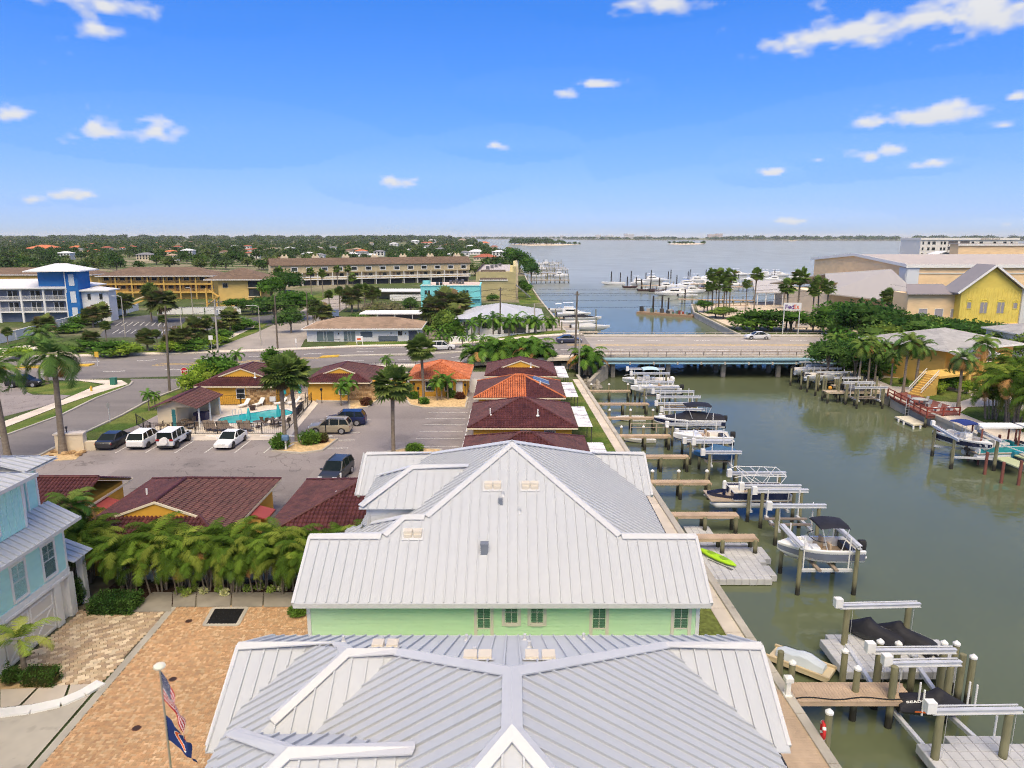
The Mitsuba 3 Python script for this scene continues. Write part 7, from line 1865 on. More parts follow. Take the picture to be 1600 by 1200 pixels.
# red deck
t = Thing('red_deck', 'dark red timber deck with railings standing over the water on the right bank', 'deck')
pg = gp([(1387, 617), (1448, 650), (1499, 648), (1490, 636), (1455, 624), (1415, 612)], .1); x0, y0, x1, y1 = pg.bounds; bd = MB()
for i in range(int((x1 - x0) / .16)):
    s_ = pg.intersection(sbox(x0 + i * .16, y0, x0 + i * .16 + .148, y1))
    if not s_.is_empty: bd.prism(s_, .06, .1)
t.part('deck_board', bd, 'deck_red', kind='stuff'); t.part('joist', MB().prism(pg.buffer(-.1), -.25, .055), 'deck_red')
ed = [G(x, y, .1) for x, y in ((1387, 617), (1418, 633), (1448, 650), (1499, 648))]
for a, b in zip(ed[:-1], ed[1:]):
    for z in (.55, 1.0): t.part('rail', MB().beam((*a[:2], z), (*b[:2], z), .06, .12), 'deck_red_rail')
    n = max(2, int(np.linalg.norm(b - a) / 1.5))
    for i in range(n + 1): p = a + (b - a) * i / n; t.part('post', MB().box(p[0] - .07, p[1] - .07, -.1, p[0] + .07, p[1] + .07, 1.1), 'deck_red_rail')
for x, y in ((1392, 618), (1418, 632), (1448, 649), (1497, 647), (1470, 648)): q = G(x, y, .1); piling(t, q[0], q[1] + .1, .05, False, .14)
mat('deck_red_rail', lambda p, n, uv: mi.Color3f(0.24, 0.05, 0.035) * (0.7 + 0.6 * fbm(p.x * 3, p.y * 3, p.z * 3, 2)), .6, .3)
q = G(1436, 632, .1); t = Thing('deck_table', 'glass topped table with chairs on the red deck', 'table', q); t.part('top', MB().bar((0, 0, .7), (0, 0, .74), .9, n=12), P(.4, .44, .46, .15)); t.part('leg', MB().bar((0, 0, 0), (0, 0, .7), .08), P(.3, .3, .3))
for i in range(4):
    c = Thing('deck_chair', 'pale metal chair on the ' + ('far right', 'far left', 'near left', 'near right')[i] + ' side of the glass table', 'chair', q + [1.2 * math.cos(i * 1.57 + .4), 1.2 * math.sin(i * 1.57 + .4), 0], i * 1.57 + .4, 'chairs on the red deck'); c.part('seat', MB().box(-.24, -.24, .4, .24, .24, .45), P(.42, .43, .44)); c.part('backrest', MB().beam((.24, 0, .45), (.32, 0, .95), .48, .03), P(.42, .43, .44))
    for x in (-.2, .2): c.part('leg', MB().box(x - .02, -.2, 0, x + .02, .2, .4), P(.42, .43, .44))
for i, (px, py, lab) in enumerate(((1463, 642, 'left white chair in the near corner of the red deck'), (1484, 641, 'right white chair in the near corner of the red deck'))):
    c = Thing('deck_chair', lab, 'chair', G(px, py, .1), -1.2); c.part('seat', MB().box(-.28, -.28, .36, .28, .28, .42), 'white_paint'); c.part('backrest', MB().beam((.28, 0, .4), (.42, 0, 1.0), .56, .04), 'white_paint'); c.part('leg', MB().box(-.25, -.25, 0, -.2, .25, .36).box(.2, -.25, 0, .25, .25, .36), 'white_paint')
lad = MB(); q = G(1417, 638, -.2)
for dx in (-.22, .22): lad.bar(q + [dx, -.15, -1.3], q + [dx, -.15, 1.2], .03)
for i in range(6): lad.bar(q + [-.22, -.15, -1.2 + i * .35], q + [.22, -.15, -1.2 + i * .35], .025)
solo('dock_ladder', lad, 'aluminium', 'pale ladder hanging from the red deck above the floating platform', 'ladder')
t = Thing('floating_platform', 'cream floating platform with white fenders below the red deck', 'floating dock'); pg = gp([(1398, 651), (1427, 664), (1447, 662), (1421, 650)], -1.05); t.part('deck', MB().prism(pg, -1.2, -1.02), P(.62, .57, .44)); t.part('float', MB().prism(pg.buffer(-.15), -1.55, -1.2), P(.1, .1, .1))
for x, y in ((1404, 655), (1412, 659), (1427, 666), (1438, 665)): q = G(x, y, -1.1); t.part('fender', MB().bar(q + [0, -.05, -.45], q + [0, -.05, .0], .11, n=8), 'white_paint')
# centre console on the right lift
a, b = G(1468, 690, -.1), G(1548, 716, -.1); dv = b - a; L = float(np.linalg.norm(dv)); an = math.atan2(dv[1], dv[0])
boat('white centre console boat with navy top on the right lift', (*((a + b) / 2)[:2], .05), an, L, 2.4, 1.1, 'console', band='navy_gel', top=P(.02, .035, .16, .6), motor_m=P(.10, .02, .03, .3))
t = lift_at('tall aluminium lift around the navy topped boat on the right', [(1458, 665), (1498, 688), (1527, 672), (1565, 690)], 1.7, -.3)
# canopied docks at the right edge
t = Thing('boat_canopy', 'white flat boat canopy on dark posts over a teal hull', 'canopy'); a, b = G(1518, 662, 2.4), G(1580, 669, 2.4)
t.part('roof', MB().box(a[0], b[1], 2.35, b[0] + 1.2, a[1], 2.5), 'white_paint')
for x in (a[0] + .1, b[0] + 1):
    for y in (a[1] - .1, b[1] + .1): piling(t, x, y, 2.35, False, .09, 'deck_red')
boat('teal hulled pontoon boat under the white canopy', ((a[0] + b[0]) / 2 + 1, (a[1] + b[1]) / 2 - .6, -.6), 0.1, 7.0, 2.4, kind='pontoon', band=P(.03, .28, .30, .3))
t = Thing('boat_canopy', 'second white boat canopy cut by the right picture edge', 'canopy'); a, b = G(1578, 662, 2.4), G(1650, 670, 2.4); t.part('roof', MB().box(a[0] + .5, b[1], 2.35, b[0], a[1], 2.5), 'white_paint')
for x in (a[0] + .7, b[0] - .1):
    for y in (a[1] - .1, b[1] + .1): piling(t, x, y, 2.35, False, .09, 'deck_red')
boat('blue green boat under the canopy at the right edge', ((a[0] + b[0]) / 2, (a[1] + b[1]) / 2 - .6, -.6), .1, 6, 2.4, .9, 'open', hull=P(.02, .22, .34, .3), motors=0)
t = Thing('pale_dock', 'pale green painted dock with steps at the right edge', 'dock')
pg = gp([(1548, 698), (1600, 692), (1700, 705), (1700, 722), (1600, 716)], .0); t.part('deck', MB().prism(pg, -.1, .02), P(.42, .46, .28)); pg = gp([(1545, 712), (1562, 708), (1602, 724), (1590, 730)], -.3); t.part('lower_deck', MB().prism(pg, -.4, -.28), P(.42, .46, .28))
for i in range(3): q = G(1548 + i * 2, 706 + i * 2, -.1 - .1 * i); t.part('step', MB().cbox(q[0], q[1], q[2], 1.3, .35, .06, .2), 'rubber')
t.part('hand_rail', MB().beam(G(1560, 693, .9), G(1602, 708, .9), .07, .07), 'white_paint')
for x, y, h in ((1541, 722, .8), (1567, 735, .6), (1594, 738, .9), (1585, 700, .9), (1560, 696, .95)): q = G(x, y, -.2); piling(t, q[0], q[1], h, False, .14, 'deck_red')
solo('dark_cover', MB().ball(G(1590, 695, .25), (.9, .5, .45), 10, 6), 'canvas_black', 'black covered mound on the pale green dock', 'cover')

# moored boats near the bay house, left bank beyond the bridge
bl = []
for i, (px0, px1, py, kd) in enumerate(((868, 925, 500, 'cruiser'), (880, 942, 507, 'covered'), (872, 935, 514, 'open'), (850, 900, 518, 'open'), (890, 955, 522, 'covered'), (858, 890, 493, 'console'))):
    c, L = row_boat(px0, px1, py, WZ)
    bl.append(boat(f"{('white', 'dark covered', 'white', 'white', 'white covered', 'white')[i]} motor boat moored by the bay house", (c[0], c[1], WZ - .2 + (i != 3) * .9), 0.0, L * .92, 2.8, 1.2, kd, cover='canvas_black' if i == 1 else P(.5, .5, .5), top='gelcoat' if kd == 'console' else None, group='boats moored by the bay house'))
rank(bl, '')
for k in bl: labels[k.key]['label'] = labels[k.key]['label'].strip()
for py in (497, 511, 519): a = G(862, py, 0); pier('grey finger pier beside the bay house, ' + {497: 'far', 511: 'middle', 519: 'near'}[py] + ' one', (10.5, a[1]), (G(935, py, 0)[0], a[1]), 1.2, .1, 'deck_grey', post_top=2.2, caps=False, board=.4)
# docks further up the left shore
for j, (py, x0, x1) in enumerate(((438, 828, 890), (428, 822, 888), (419, 820, 882), (411, 818, 878))):
    a, b = G(x0, py, 0), G(x1, py, 0); pier(('nearest', 'second', 'third', 'farthest')[j] + ' of the long docks up the left shore of the bay', a, b, 2.2, .2, 'deck_grey', posts=np.linspace(.05, .98, 9), post_top=2.6, caps=False, board=.8)
ll = []
r_ = np.random.default_rng(12)
for i in range(12):
    px, py = r_.uniform(830, 882), (434, 424, 415)[i % 3] + r_.uniform(-1, 1); q = G(px, py, 0)
    ll.append(boat('white boat hoisted at the docks up the left shore', (q[0], q[1], .2), r_.choice([0, math.pi]), 7.5, 2.6, 1.3, ('console', 'covered', 'bowrider', 'cruiser')[i % 4], cover=P(.4, .42, .45), top='gelcoat' if i % 4 == 0 else None, group='boats at the docks up the left shore'))
rank(ll, '')
lf = [lift('pale boat lift at the docks up the left shore', *(G(835 + 10 * (i % 5), (434, 424, 415)[i % 3], 0)[:2]), 7, 4.5, 0, 2.6, .1, 'lifts up the left shore', motors=False) for i in range(9)]
rank(lf, '')

# the marina across the bay: cruisers, pilings, docks
mar = []
spec = [(958, 445, 14, 'open', 0), (1000, 445, 12, 'cruiser', 0), (1023, 440, 16, 'cruiser', 0), (1050, 447, 10, 'console', 0), (1032, 456, 11, 'console', 1), (1045, 452, 12, 'cruiser', 0), (1066, 452, 12, 'cruiser', 2), (1078, 447, 15, 'cruiser', 0), (1092, 441, 15, 'cruiser', 0), (1103, 438, 16, 'cruiser', 0),
        (985, 450, 8, 'console', 1), (1010, 455, 9, 'console', 1), (1047, 462, 15, 'cruiser', 0), (1068, 461, 14, 'cruiser', 0), (1085, 458, 12, 'cruiser', 0), (1096, 455, 12, 'covered', 1), (1120, 440, 13, 'cruiser', 0), (1155, 431, 16, 'cruiser', 0), (1190, 432, 14, 'cruiser', 0), (1218, 432, 18, 'cruiser', 0), (1245, 436, 14, 'cruiser', 0), (1130, 452, 10, 'console', 0), (1190, 445, 10, 'console', 0), (1150, 447, 11, 'cruiser', 0), (1172, 440, 12, 'cruiser', 0), (1075, 464, 9, 'console', 0), (1110, 448, 12, 'cruiser', 0), (1205, 440, 12, 'cruiser', 0)]
for i, (px, py, L, kd, c_) in enumerate(spec):
    q = G(px, py, WZ); mar.append(boat(('white motor yacht', 'dark hulled workboat', 'white yacht with blue cover')[c_] + ' at the far marina', (q[0], q[1], WZ - .3), (0 if i % 3 else math.pi) + .12 * math.sin(i), L * .8, L * .24, 1.5 if L > 11 else 1.1, kd, hull='gelcoat' if c_ != 1 else P(.10, .06, .06, .4), cover='canvas_navy' if c_ else P(.5, .5, .5), top=P(.03, .10, .35) if c_ == 2 else None, group='boats at the far marina', motors=2 if kd == 'console' else 0))
rank(mar, '')
for k in mar: labels[k.key]['label'] = labels[k.key]['label'].strip()
pm = []
for px, py, py1 in ((955, 442, 424), (969, 443, 426), (986, 441, 423), (980, 447, 432), (994, 446, 433), (1009, 440, 426), (1017, 444, 422), (1044, 437, 424), (1048, 436, 421), (1057, 448, 430), (1075, 436, 424), (1078, 434, 421), (1103, 432, 421), (1030, 452, 434), (1002, 452, 436), (1090, 440, 429), (1154, 434, 428), (1206, 434, 427), (1210, 433, 421), (1016, 456, 442), (1040, 462, 447), (1070, 470, 452), (1020, 492, 462), (1034, 488, 462), (1044, 486, 465)):
    q = G(px, py, WZ); t = Thing('marina_piling', 'tall dark mooring piling at the far marina', 'piling', group='mooring pilings at the far marina'); POS[t.key] = q; pm.append(t)
    t.part('post', MB().tube([(q[0], q[1], -4), (q[0], q[1], V(px, py1, q[1])[2])], [.3, .24], 8), P(.035, .03, .03, .8))
rank(pm, '')
for j, (x0, y0, x1, y1) in enumerate(((1060, 468, 1180, 470), (1050, 452, 1230, 446), (1000, 447, 1120, 443), (1088, 476, 1170, 478))):
    a, b = G(x0, y0, 0), G(x1, y1, 0); pier('dark boarded dock of the far marina, ' + ('in front of the yachts', 'between the yachts', 'at the outer pilings', 'nearest the palms')[j], a, b, 2.4, .2, 'deck_wood', posts=np.linspace(.05, .98, 8), post_top=1.2, caps=False, board=.8)
t = Thing('work_barge', 'low brown work barge laden with gear below the marina palms', 'barge'); a, b = G(998, 490, WZ), G(1085, 496, WZ); t.part('hull', MB().beam((a[0], a[1], WZ + .25), (b[0], b[1], WZ + .25), 3.2, .9), P(.30, .20, .12)); r_ = np.random.default_rng(6)
for i in range(26):
    f = r_.uniform(.05, .95); p = a + (b - a) * f; p[1] += r_.uniform(-1.1, 1.1); s_ = r_.uniform(.4, 1.1)
    t.part('crate', MB().cbox(p[0], p[1], WZ + .7, s_, s_ * .8, s_ * r_.uniform(.6, 1.6), r_.uniform(0, 3)), [P(.05, .05, .05), P(.30, .06, .05), P(.10, .09, .08), P(.35, .33, .30), P(.12, .18, .14)][i % 5])
# islands and far shore structures
for nm, pts in (('island', [(798, 382.5), (815, 381), (850, 381), (890, 381.6), (908, 382), (880, 383.6), (830, 384)]), ('island', [(1043, 381.5), (1060, 380.2), (1085, 380), (1103, 381.2), (1085, 382.3), (1060, 382.5)]), ('island', [(1226, 376.3), (1236, 375.8), (1248, 376.4), (1236, 376.9)])):
    setting(nm, MB().prism(gp(pts, WZ), -4, WZ + .6), 'sand')
setting('far_shore', MB().prism(Polygon([(700, 5200), (2500, 4300), (9000, 3600), (9000, 12000), (-600, 12000), (-600, 7600), (200, 7000)]), -4, 1.0), 'ground')
fb = []
for i, (px, w_, h_) in enumerate(((862, 22, 26), (878, 14, 34), (905, 60, 22), (935, 20, 40), (952, 34, 34), (966, 20, 24), (985, 30, 46), (978, 14, 52), (1000, 20, 30), (1012, 24, 36), (1112, 30, 46), (1124, 26, 52), (740, 20, 30), (965, 60, 18), (890, 26, 18), (1020, 30, 22))):
    Y = 6900; q = V(px, 371, Y); t = Thing('waterfront_tower', 'distant pale tower block on the far shore', 'tower block', (q[0], Y, 0), group='tower blocks on the far shore'); POS[t.key] = np.array([q[0], Y, 10]); fb.append(t)
    t.part('wall', MB().box(-w_ * 1.2, 0, 0, w_ * 1.2, 30, h_), P(.52, .50, .50) if px < 1100 else P(.50, .40, .36)); t.part('floor_band', MB().box(-w_ * 1.2, -.8, h_ * .3, w_ * 1.2, 0, h_ * .36).box(-w_ * 1.2, -.8, h_ * .62, w_ * 1.2, 0, h_ * .68), P(.18, .20, .24))
rank(fb, '')

# ---------------------------------------------------------------- trees and palms: one of each kind, set down many times
def fan_palm(name, h, n=44, R=.85, pet=.95, dead=10, seed=0, cols=GREEN, tr=.17, old=.0):
    rg = np.random.default_rng(seed); tk = MB()
    bend = rg.uniform(-.25, .25, 2)
    zz = np.linspace(-.3, h, 7); tk.tube([(bend[0] * (z / h) ** 2, bend[1] * (z / h) ** 2, z) for z in zz], np.interp(zz, [-.3, .4, h * .7, h], [tr * 1.35, tr, tr * .92, tr * 1.25]), 8)
    cr = MB(); top = np.array([bend[0], bend[1], h])
    for i in range(n + dead):
        dd = i >= n
        el = math.asin(rg.uniform(-.72, 1)) if not dd else math.radians(rg.uniform(-85, -45)); az = rg.uniform(0, math.tau)
        d = np.array([math.cos(az) * math.cos(el), math.sin(az) * math.cos(el), math.sin(el)]); L = pet * rg.uniform(.8, 1.15) * (.7 if dd else 1)
        hub = top + d * L + [0, 0, -.12 * L]; side = np.array([-math.sin(az), math.cos(az), 0]); up = np.cross(d, side); r = R * rg.uniform(.8, 1.1) * (.75 if dd else 1)
        col = np.array([.085, .062, .034]) * rg.uniform(.5, 1.2) if dd or rg.random() < old else np.array(cols[rg.integers(0, len(cols))]) * rg.uniform(.7, 1.3)
        col = col * 2.5; cr.add([top, top + side * .025, hub], [[0, 1, 2]], col)
        V_, F_ = [], []
        for k, a in enumerate(np.linspace(-1.9, 1.9, 11)):
            t = d * math.cos(a) + side * math.sin(a); tip = hub + t * r * (.75 + .25 * math.cos(a * .8)) + np.array([0, 0, -.14 * r]) + up * rg.uniform(-.1, .1) * r
            m_ = hub + t * r * .55; w = (d * -math.sin(a) + side * math.cos(a)) * r * .15
            b = len(V_); V_ += [hub, m_ + w + up * .04, tip, m_ - w - up * .04]; F_.append([b, b + 1, b + 2, b + 3])
        cr.add(V_, F_, col)
    return group(name, tk, cr)


def frond(cr, base, az, el, L, droop, rg, col, nl=17, wl=.5, wid=.075):
    pts = [np.asarray(base, float)]; e = el; st = L / 7
    for i in range(7):
        d = np.array([math.cos(az) * math.cos(e), math.sin(az) * math.cos(e), math.sin(e)]); pts.append(pts[-1] + d * st); e -= droop / 7 * (1 + i * .25)
    pts = np.array(pts); s = np.linspace(0, 1, 8)
    col = np.clip(col * 2.1, 0, .7)
    for i in range(0, 7): cr.add([pts[i], pts[i] + [0, 0, .035], pts[i + 1]], [[0, 1, 2]], col * 1.25)
    side = np.array([-math.sin(az), math.cos(az), 0]); f = np.linspace(.14, .99, nl); P_ = np.column_stack([np.interp(f, s, pts[:, k]) for k in range(3)]); T_ = np.column_stack([np.interp(np.minimum(f + .05, 1), s, pts[:, k]) for k in range(3)]) - P_; T_ /= np.linalg.norm(T_, axis=1, keepdims=True) + 1e-9
    ll = wl * np.sin(np.clip(f * .9 + .12, 0, 1) * math.pi) ** .6
    V_, F_ = [], []
    for sg in (-1, 1):
        tip = P_ + (side * sg * .82 + T_ * .55) * ll[:, None] + np.column_stack([0 * f, 0 * f, -.35 * ll * rg.uniform(.5, 1.4, nl)])
        for i in range(nl): b = len(V_); V_ += [P_[i] - T_[i] * wid / 2, P_[i] + T_[i] * wid / 2, (P_[i] + tip[i]) / 2 + T_[i] * wid * .6, tip[i]]; F_ += [[b, b + 1, b + 2, b + 3]]
    cr.add(V_, F_, np.clip(col, 0, 1))


def feather_palm(name, h, n=18, L=2.6, seed=0, cols=GREEN, tr=.16, droop=1.5, stems=1, dead=.08, wl=.5, shaft=False, elmin=-20, nl=17):
    rg = np.random.default_rng(seed); tk = MB(); cr = MB()
    for s_ in range(stems):
        a = rg.uniform(0, math.tau); lean = np.array([math.cos(a), math.sin(a)]) * (h * .14 if stems > 1 else h * .03); hh = h * (rg.uniform(.65, 1) if stems > 1 else 1)
        zz = np.linspace(-.2, hh, 6); tk.tube([(lean[0] * (z / h) + .1 * s_ * math.cos(a), lean[1] * (z / h) + .1 * s_ * math.sin(a), z) for z in zz], np.interp(zz, [-.2, .3, hh * .6, hh], [tr * 1.4, tr, tr * .85, tr * .7]), 7)
        top = np.array([lean[0] * hh / h + .1 * s_ * math.cos(a), lean[1] * hh / h + .1 * s_ * math.sin(a), hh])
        if shaft: cr.tube([top - [0, 0, .1], top + [0, 0, .5], top + [0, 0, .95]], [tr * .8, tr * .7, .08], 7, (.07, .14, .03)); top = top + [0, 0, .9]
        for i in range(n):
            az = i * 2.4 + rg.uniform(-.3, .3); el = math.radians(np.interp(i / n, [0, 1], [80, elmin]) + rg.uniform(-10, 10))
            col = np.array([.22, .12, .045]) * rg.uniform(.6, 1.2) if rg.random() < dead and i > n * .6 else np.array(cols[rg.integers(0, len(cols))]) * rg.uniform(.75, 1.3)
            frond(cr, top, az, el, L * rg.uniform(.8, 1.1), droop * rg.uniform(.7, 1.3), rg, col, nl, wl, (.85 if nl < 35 else .68) * L / nl)
    return group(name, tk, cr)


def leaf_tree(name, h, R, n, leaf, seed, cols, lobes=11, trunk_h=.35, flat=.75):
    rg = np.random.default_rng(seed); tk = MB(); cr = MB(); th = h * trunk_h
    tk.tube([(0, 0, -.3), (.05, 0, th * .6), (0, .05, h * .7)], [R * .07, R * .055, R * .02], 7)
    cz = (h + th) / 2; hz = (h - th) / 2
    for i in range(lobes):
        a = i * 2.4; q = math.sqrt((i + .5) / lobes); c = np.array([math.cos(a) * R * .68 * q, math.sin(a) * R * .68 * q, cz + hz * (.55 - .95 * q * q * .8) + rg.uniform(-.25, .25) * hz]); r = R * rg.uniform(.30, .52)
        if i < 6: tk.tube([(0, 0, th * .8), c * [.5, .5, .85], c], [R * .04, R * .025, .01], 5)
        k = int(n / lobes); p, nr = blob_points(k, (r, r, r * flat), rg, False, .3)
        base = np.array(cols[rg.integers(0, len(cols))]) * rg.uniform(.75, 1.3)
        cr.add(*leaf_cards(p + c, nr + rg.normal(0, .8, (k, 3)), leaf * rg.uniform(.7, 1.4, k), leaf * .6, rg, base * rg.uniform(.7, 1.35, (k, 1))))
        cr.ball(c, (r * .72, r * .72, r * .6 * flat), 6, 4, base * 1.6)
    return group(name, tk, cr)


GROUPS = {}


def group(name, tk, cr):
    g = {'type': 'shapegroup', 'crown': mikit.ply(cr.mesh(), 'leaf', color=cr.col())}
    if tk is not None: g['trunk'] = mikit.ply(tk.mesh(), 'bark', smooth=60)
    scene['kind_' + name] = g; GROUPS[name] = None
    v = np.vstack(cr.v); GROUPS[name] = (v[:, 2].max(), np.percentile(np.abs(v[:, :2]), 97))
    return name


def plant(kind, name, label, cat, loc, s=1.0, rot=0.0, grp=None, sz=None, stuff=False):
    k = numbered(name) if not stuff else name
    sx = s if np.isscalar(s) else s[0]; sz = sz if sz is not None else (s if np.isscalar(s) else s[1])
    scene[k] = {'type': 'instance', 'to_world': T().translate([float(v) for v in loc]).rotate([0, 0, 1], math.degrees(rot)).scale([float(sx), float(sx), float(sz)]), 'g': {'type': 'ref', 'id': 'kind_' + kind}}
    if not stuff:
        labels[k] = {'label': label, 'category': cat}
        if grp: labels[k]['group'] = grp
        POS[k] = np.asarray(loc, float)
    return k


for i in range(2): fan_palm(f'sabal{i}', 6.2, 84, .95, 1.0, 16, 40 + i, [(.06, .085, .022), (.085, .11, .03), (.04, .065, .016)])
fan_palm('sabal_old', 2.6, 80, 1.0, 1.0, 14, 44, [(.06, .075, .022), (.085, .095, .03), (.045, .07, .02)], .17, .08)
fan_palm('washington', 11.0, 46, 1.35, 1.25, 30, 46, [(.05, .085, .018), (.08, .12, .026), (.06, .09, .02)], .2, .05)
fan_palm('fan_shrub', 1.2, 30, .8, .9, 3, 47)
feather_palm('royal', 6.2, 24, 3.0, 50, [(.045, .085, .022), (.07, .115, .03), (.06, .09, .03)], .24, 1.5, 1, .03, .75, True, -30, 30)
feather_palm('queen', 5.6, 26, 2.5, 51, [(.04, .085, .018), (.065, .11, .022), (.09, .125, .03)], .15, 1.5, 1, .08, .62, False, -35, 26)
feather_palm('coconut', 2.6, 15, 1.9, 52, GREEN, .10, 1.5, 1, .05, .45, False, -20)
feather_palm('young_palm', 1.3, 10, 1.45, 53, [(.085, .13, .02), (.13, .175, .03), (.20, .22, .045)], .09, 1.35, 1, .0, .34, False, 10, 36)
for i in range(3): feather_palm(f'areca{i}', 2.3, 9, 2.2, 60 + i, [(.042, .076, .011), (.062, .098, .014), (.10, .125, .022), (.032, .058, .009)], .05, 1.75, 7, .10, .46, False, 34, 40)
feather_palm('banana', 1.4, 9, 2.3, 65, GREEN, .12, 1.4, 3, .05, .55, False, 10, 13)
for i in range(3): leaf_tree(f'tree{i}', 8.0, 4.2, 1500, .55, 70 + i, (DEEP, GREEN, DEEP)[i], 13)
leaf_tree('tree_light', 7.0, 3.8, 1300, .5, 74, [(.06, .10, .02), (.09, .13, .025), (.05, .085, .02)], 12)
leaf_tree('bare_bush', 3.0, 3.0, 900, .38, 75, [(.12, .11, .06), (.10, .085, .06), (.09, .10, .04)], 10, .1)
for i in range(2): leaf_tree(f'bush{i}', 2.6, 2.0, 800, .34, 76 + i, (GREEN, LIME)[i], 9, .05, .85)
for i in range(4): leaf_tree(f'far{i}', 9.0, 5.0, 260, 1.5, 80 + i, ([(.022, .046, .012), (.034, .062, .016)], [(.035, .062, .016), (.05, .08, .02)], [(.028, .05, .02), (.045, .07, .025)], [(.05, .075, .02), (.07, .09, .03)])[i], 7, .12)



def put(kind, name, label, cat, px, pb, pt, grp=None, wide=None, z=0.0, rot=None):
    """Stands a plant with its foot at photo pixel (px, pb) on the level z, as tall as needed to reach the row pt."""
    q = G(px, pb, z); h = V(px, pt, q[1])[2] - z; H, R = GROUPS[kind]; s = h / H
    sx = s if wide is None else wide / (2 * R) * (q[1] * CT + EYE * ST) / FPX
    return plant(kind, name, label, cat, q, (sx, s), rot if rot is not None else (px * 1.7 + pb) % 6.28, grp)


def many(kind, name, label, cat, spots, grp, tail='', ranked=True):
    ks = [put(kind if isinstance(kind, str) else kind[i % len(kind)], name, label, cat, *s[:3], grp, *(s[3:])) for i, s in enumerate(spots)]
    if ranked:
        rank(ks, tail)
        for k in ks: labels[k]['label'] = labels[k]['label'].strip()
    return ks


# hedge of areca palms behind the drive
hd = []
r_ = np.random.default_rng(9)
for row, (n, y, x0, x1) in enumerate(((10, 39.35, -23.6, -8.9), (9, 40.2, -24.0, -8.6))):
    for i in range(n):
        s = r_.uniform(.88, 1.12) * (1.0 if row == 0 else 1.1)
        hd.append(plant(f'areca{(i + row) % 3}', 'areca_palm', f"palm clump in the {'front' if row == 0 else 'back'} row behind the drive", 'palm', (x0 + (x1 - x0) * (i + .5) / n + r_.uniform(-.3, .3), y + r_.uniform(-.2, .2), 0), (s * 1.0, s * 1.0), r_.uniform(0, 6.28), 'row of palms behind the drive'))
rank(hd[:10], 'of its row'); rank(hd[10:], 'of its row')
put('queen', 'palm', 'leafy palm between the two left tile roofs and the aqua house', 'palm', 128, 905, 765)
many(['areca0', 'areca2'], 'areca_palm', 'palm clump beside the porch of the aqua house', 'palm', [(112, 905, 800), (140, 912, 815)], 'palms by the aqua porch', 'of the two')
put('young_palm', 'palm', 'young yellow green palm in front of the white garage door', 'palm', 41, 1058, 968)
put('royal', 'royal_palm', 'tall pale trunked palm behind the motel sign block', 'palm', 98, 708, 520); put('royal', 'royal_palm', 'tall pale trunked palm cut by the left picture edge', 'palm', 14, 722, 540); put('royal', 'royal_palm', 'tall pale palm farther back on the grey lot at the left', 'palm', 74, 600, 505)
many(['sabal0', 'sabal1'], 'cabbage_palm', 'round headed cabbage palm in the motel grounds', 'palm', [(446, 700, 552), (464, 690, 545), (615, 712, 566), (662, 624, 518)], 'cabbage palms of the motel', 'of the four')
many('coconut', 'palm', 'small feathery palm in the motel grounds', 'palm', [(233, 642, 607), (243, 640, 608), (545, 632, 585), (533, 634, 594), (690, 626, 578), (683, 627, 586), (372, 580, 543), (605, 585, 552), (700, 625, 582)], 'small palms of the motel', 'of the small palms')
many('banana', 'banana_plant', 'lush big leaved plant behind the motel roofs', 'plant', [(744, 572, 535), (760, 572, 529), (778, 572, 526), (797, 572, 530), (815, 573, 528), (838, 574, 526), (850, 573, 534), (922, 582, 540), (913, 582, 546)], 'big leaved plants behind the motel', 'of the row')
many(['bush0', 'bush1'], 'bush', 'leafy green bush at the motel', 'bush', [(335, 600, 548), (320, 604, 562), (352, 590, 552), (300, 612, 578), (425, 570, 540), (312, 570, 560)], 'bushes at the motel', 'of them')
for lab, px, py, sz, co in (('big round bush beside the mailbox on the gravel island', 438, 702, (.95, .9, .8), GREEN), ('big round bush on the gravel island', 484, 695, (1.2, 1.0, .75), GREEN), ('dark red bush beside the lamp on the gravel island', 504, 692, (.55, .5, .5), RUST), ('red brown bush at the point of the gravel bed', 573, 634, (.75, .6, .5), RUST),
                        ('small green bush by the white door of the orange roofed cottage', 705, 622, (.6, .55, .5), GREEN), ('small green bush left of the orange roofed cottage window', 663, 632, (.6, .55, .45), GREEN), ('dark red bush in the gravel of the orange roofed cottage', 719, 624, (.6, .5, .45), RUST), ('small bush left in the gravel of the orange roofed cottage', 647, 624, (.6, .55, .5), GREEN), ('low fern clump by the silver roof ridge', 648, 706, (.9, .7, .4), GREEN)):
    bush(lab, px, py, sz, co, 700, .22, False, px)
# along the road and the dark car park
many(['sabal_old', 'sabal_old', 'sabal0'], 'cabbage_palm', 'shaggy fan palm around the dark car park', 'palm', [(160, 508, 470), (146, 512, 474), (237, 502, 440), (252, 504, 444), (196, 494, 455), (167, 538, 500), (143, 546, 513), (231, 548, 510), (247, 549, 514), (287, 549, 503), (310, 545, 490), (326, 540, 492), (360, 520, 478), (73, 530, 488), (14, 548, 510), (268, 550, 518), (345, 528, 497), (256, 525, 490)], 'fan palms around the car park', 'of them')
many(['bush0', 'bush1', 'bush0'], 'bush', 'dense green bush along the road verge', 'bush', [(178, 556, 530, 60), (200, 556, 534, 50), (130, 548, 528, 50), (300, 549, 525, 50), (268, 552, 530, 40), (345, 535, 512, 40), (382, 515, 497, 40), (330, 543, 520, 40), (110, 520, 503, 40), (130, 508, 490, 40), (30, 560, 540, 40), (365, 512, 492, 50)], 'bushes along the road verge', 'of them')
many(['tree0', 'tree1', 'tree2'], 'tree', 'dark leafy tree west of the townhouse row', 'tree', [(445, 470, 418, 55), (462, 500, 452, 60), (430, 505, 460, 60), (410, 490, 462, 40), (425, 478, 430, 40), (455, 520, 480, 40), (395, 492, 468, 40), (370, 488, 465, 40)], 'trees west of the townhouse row', 'of them')
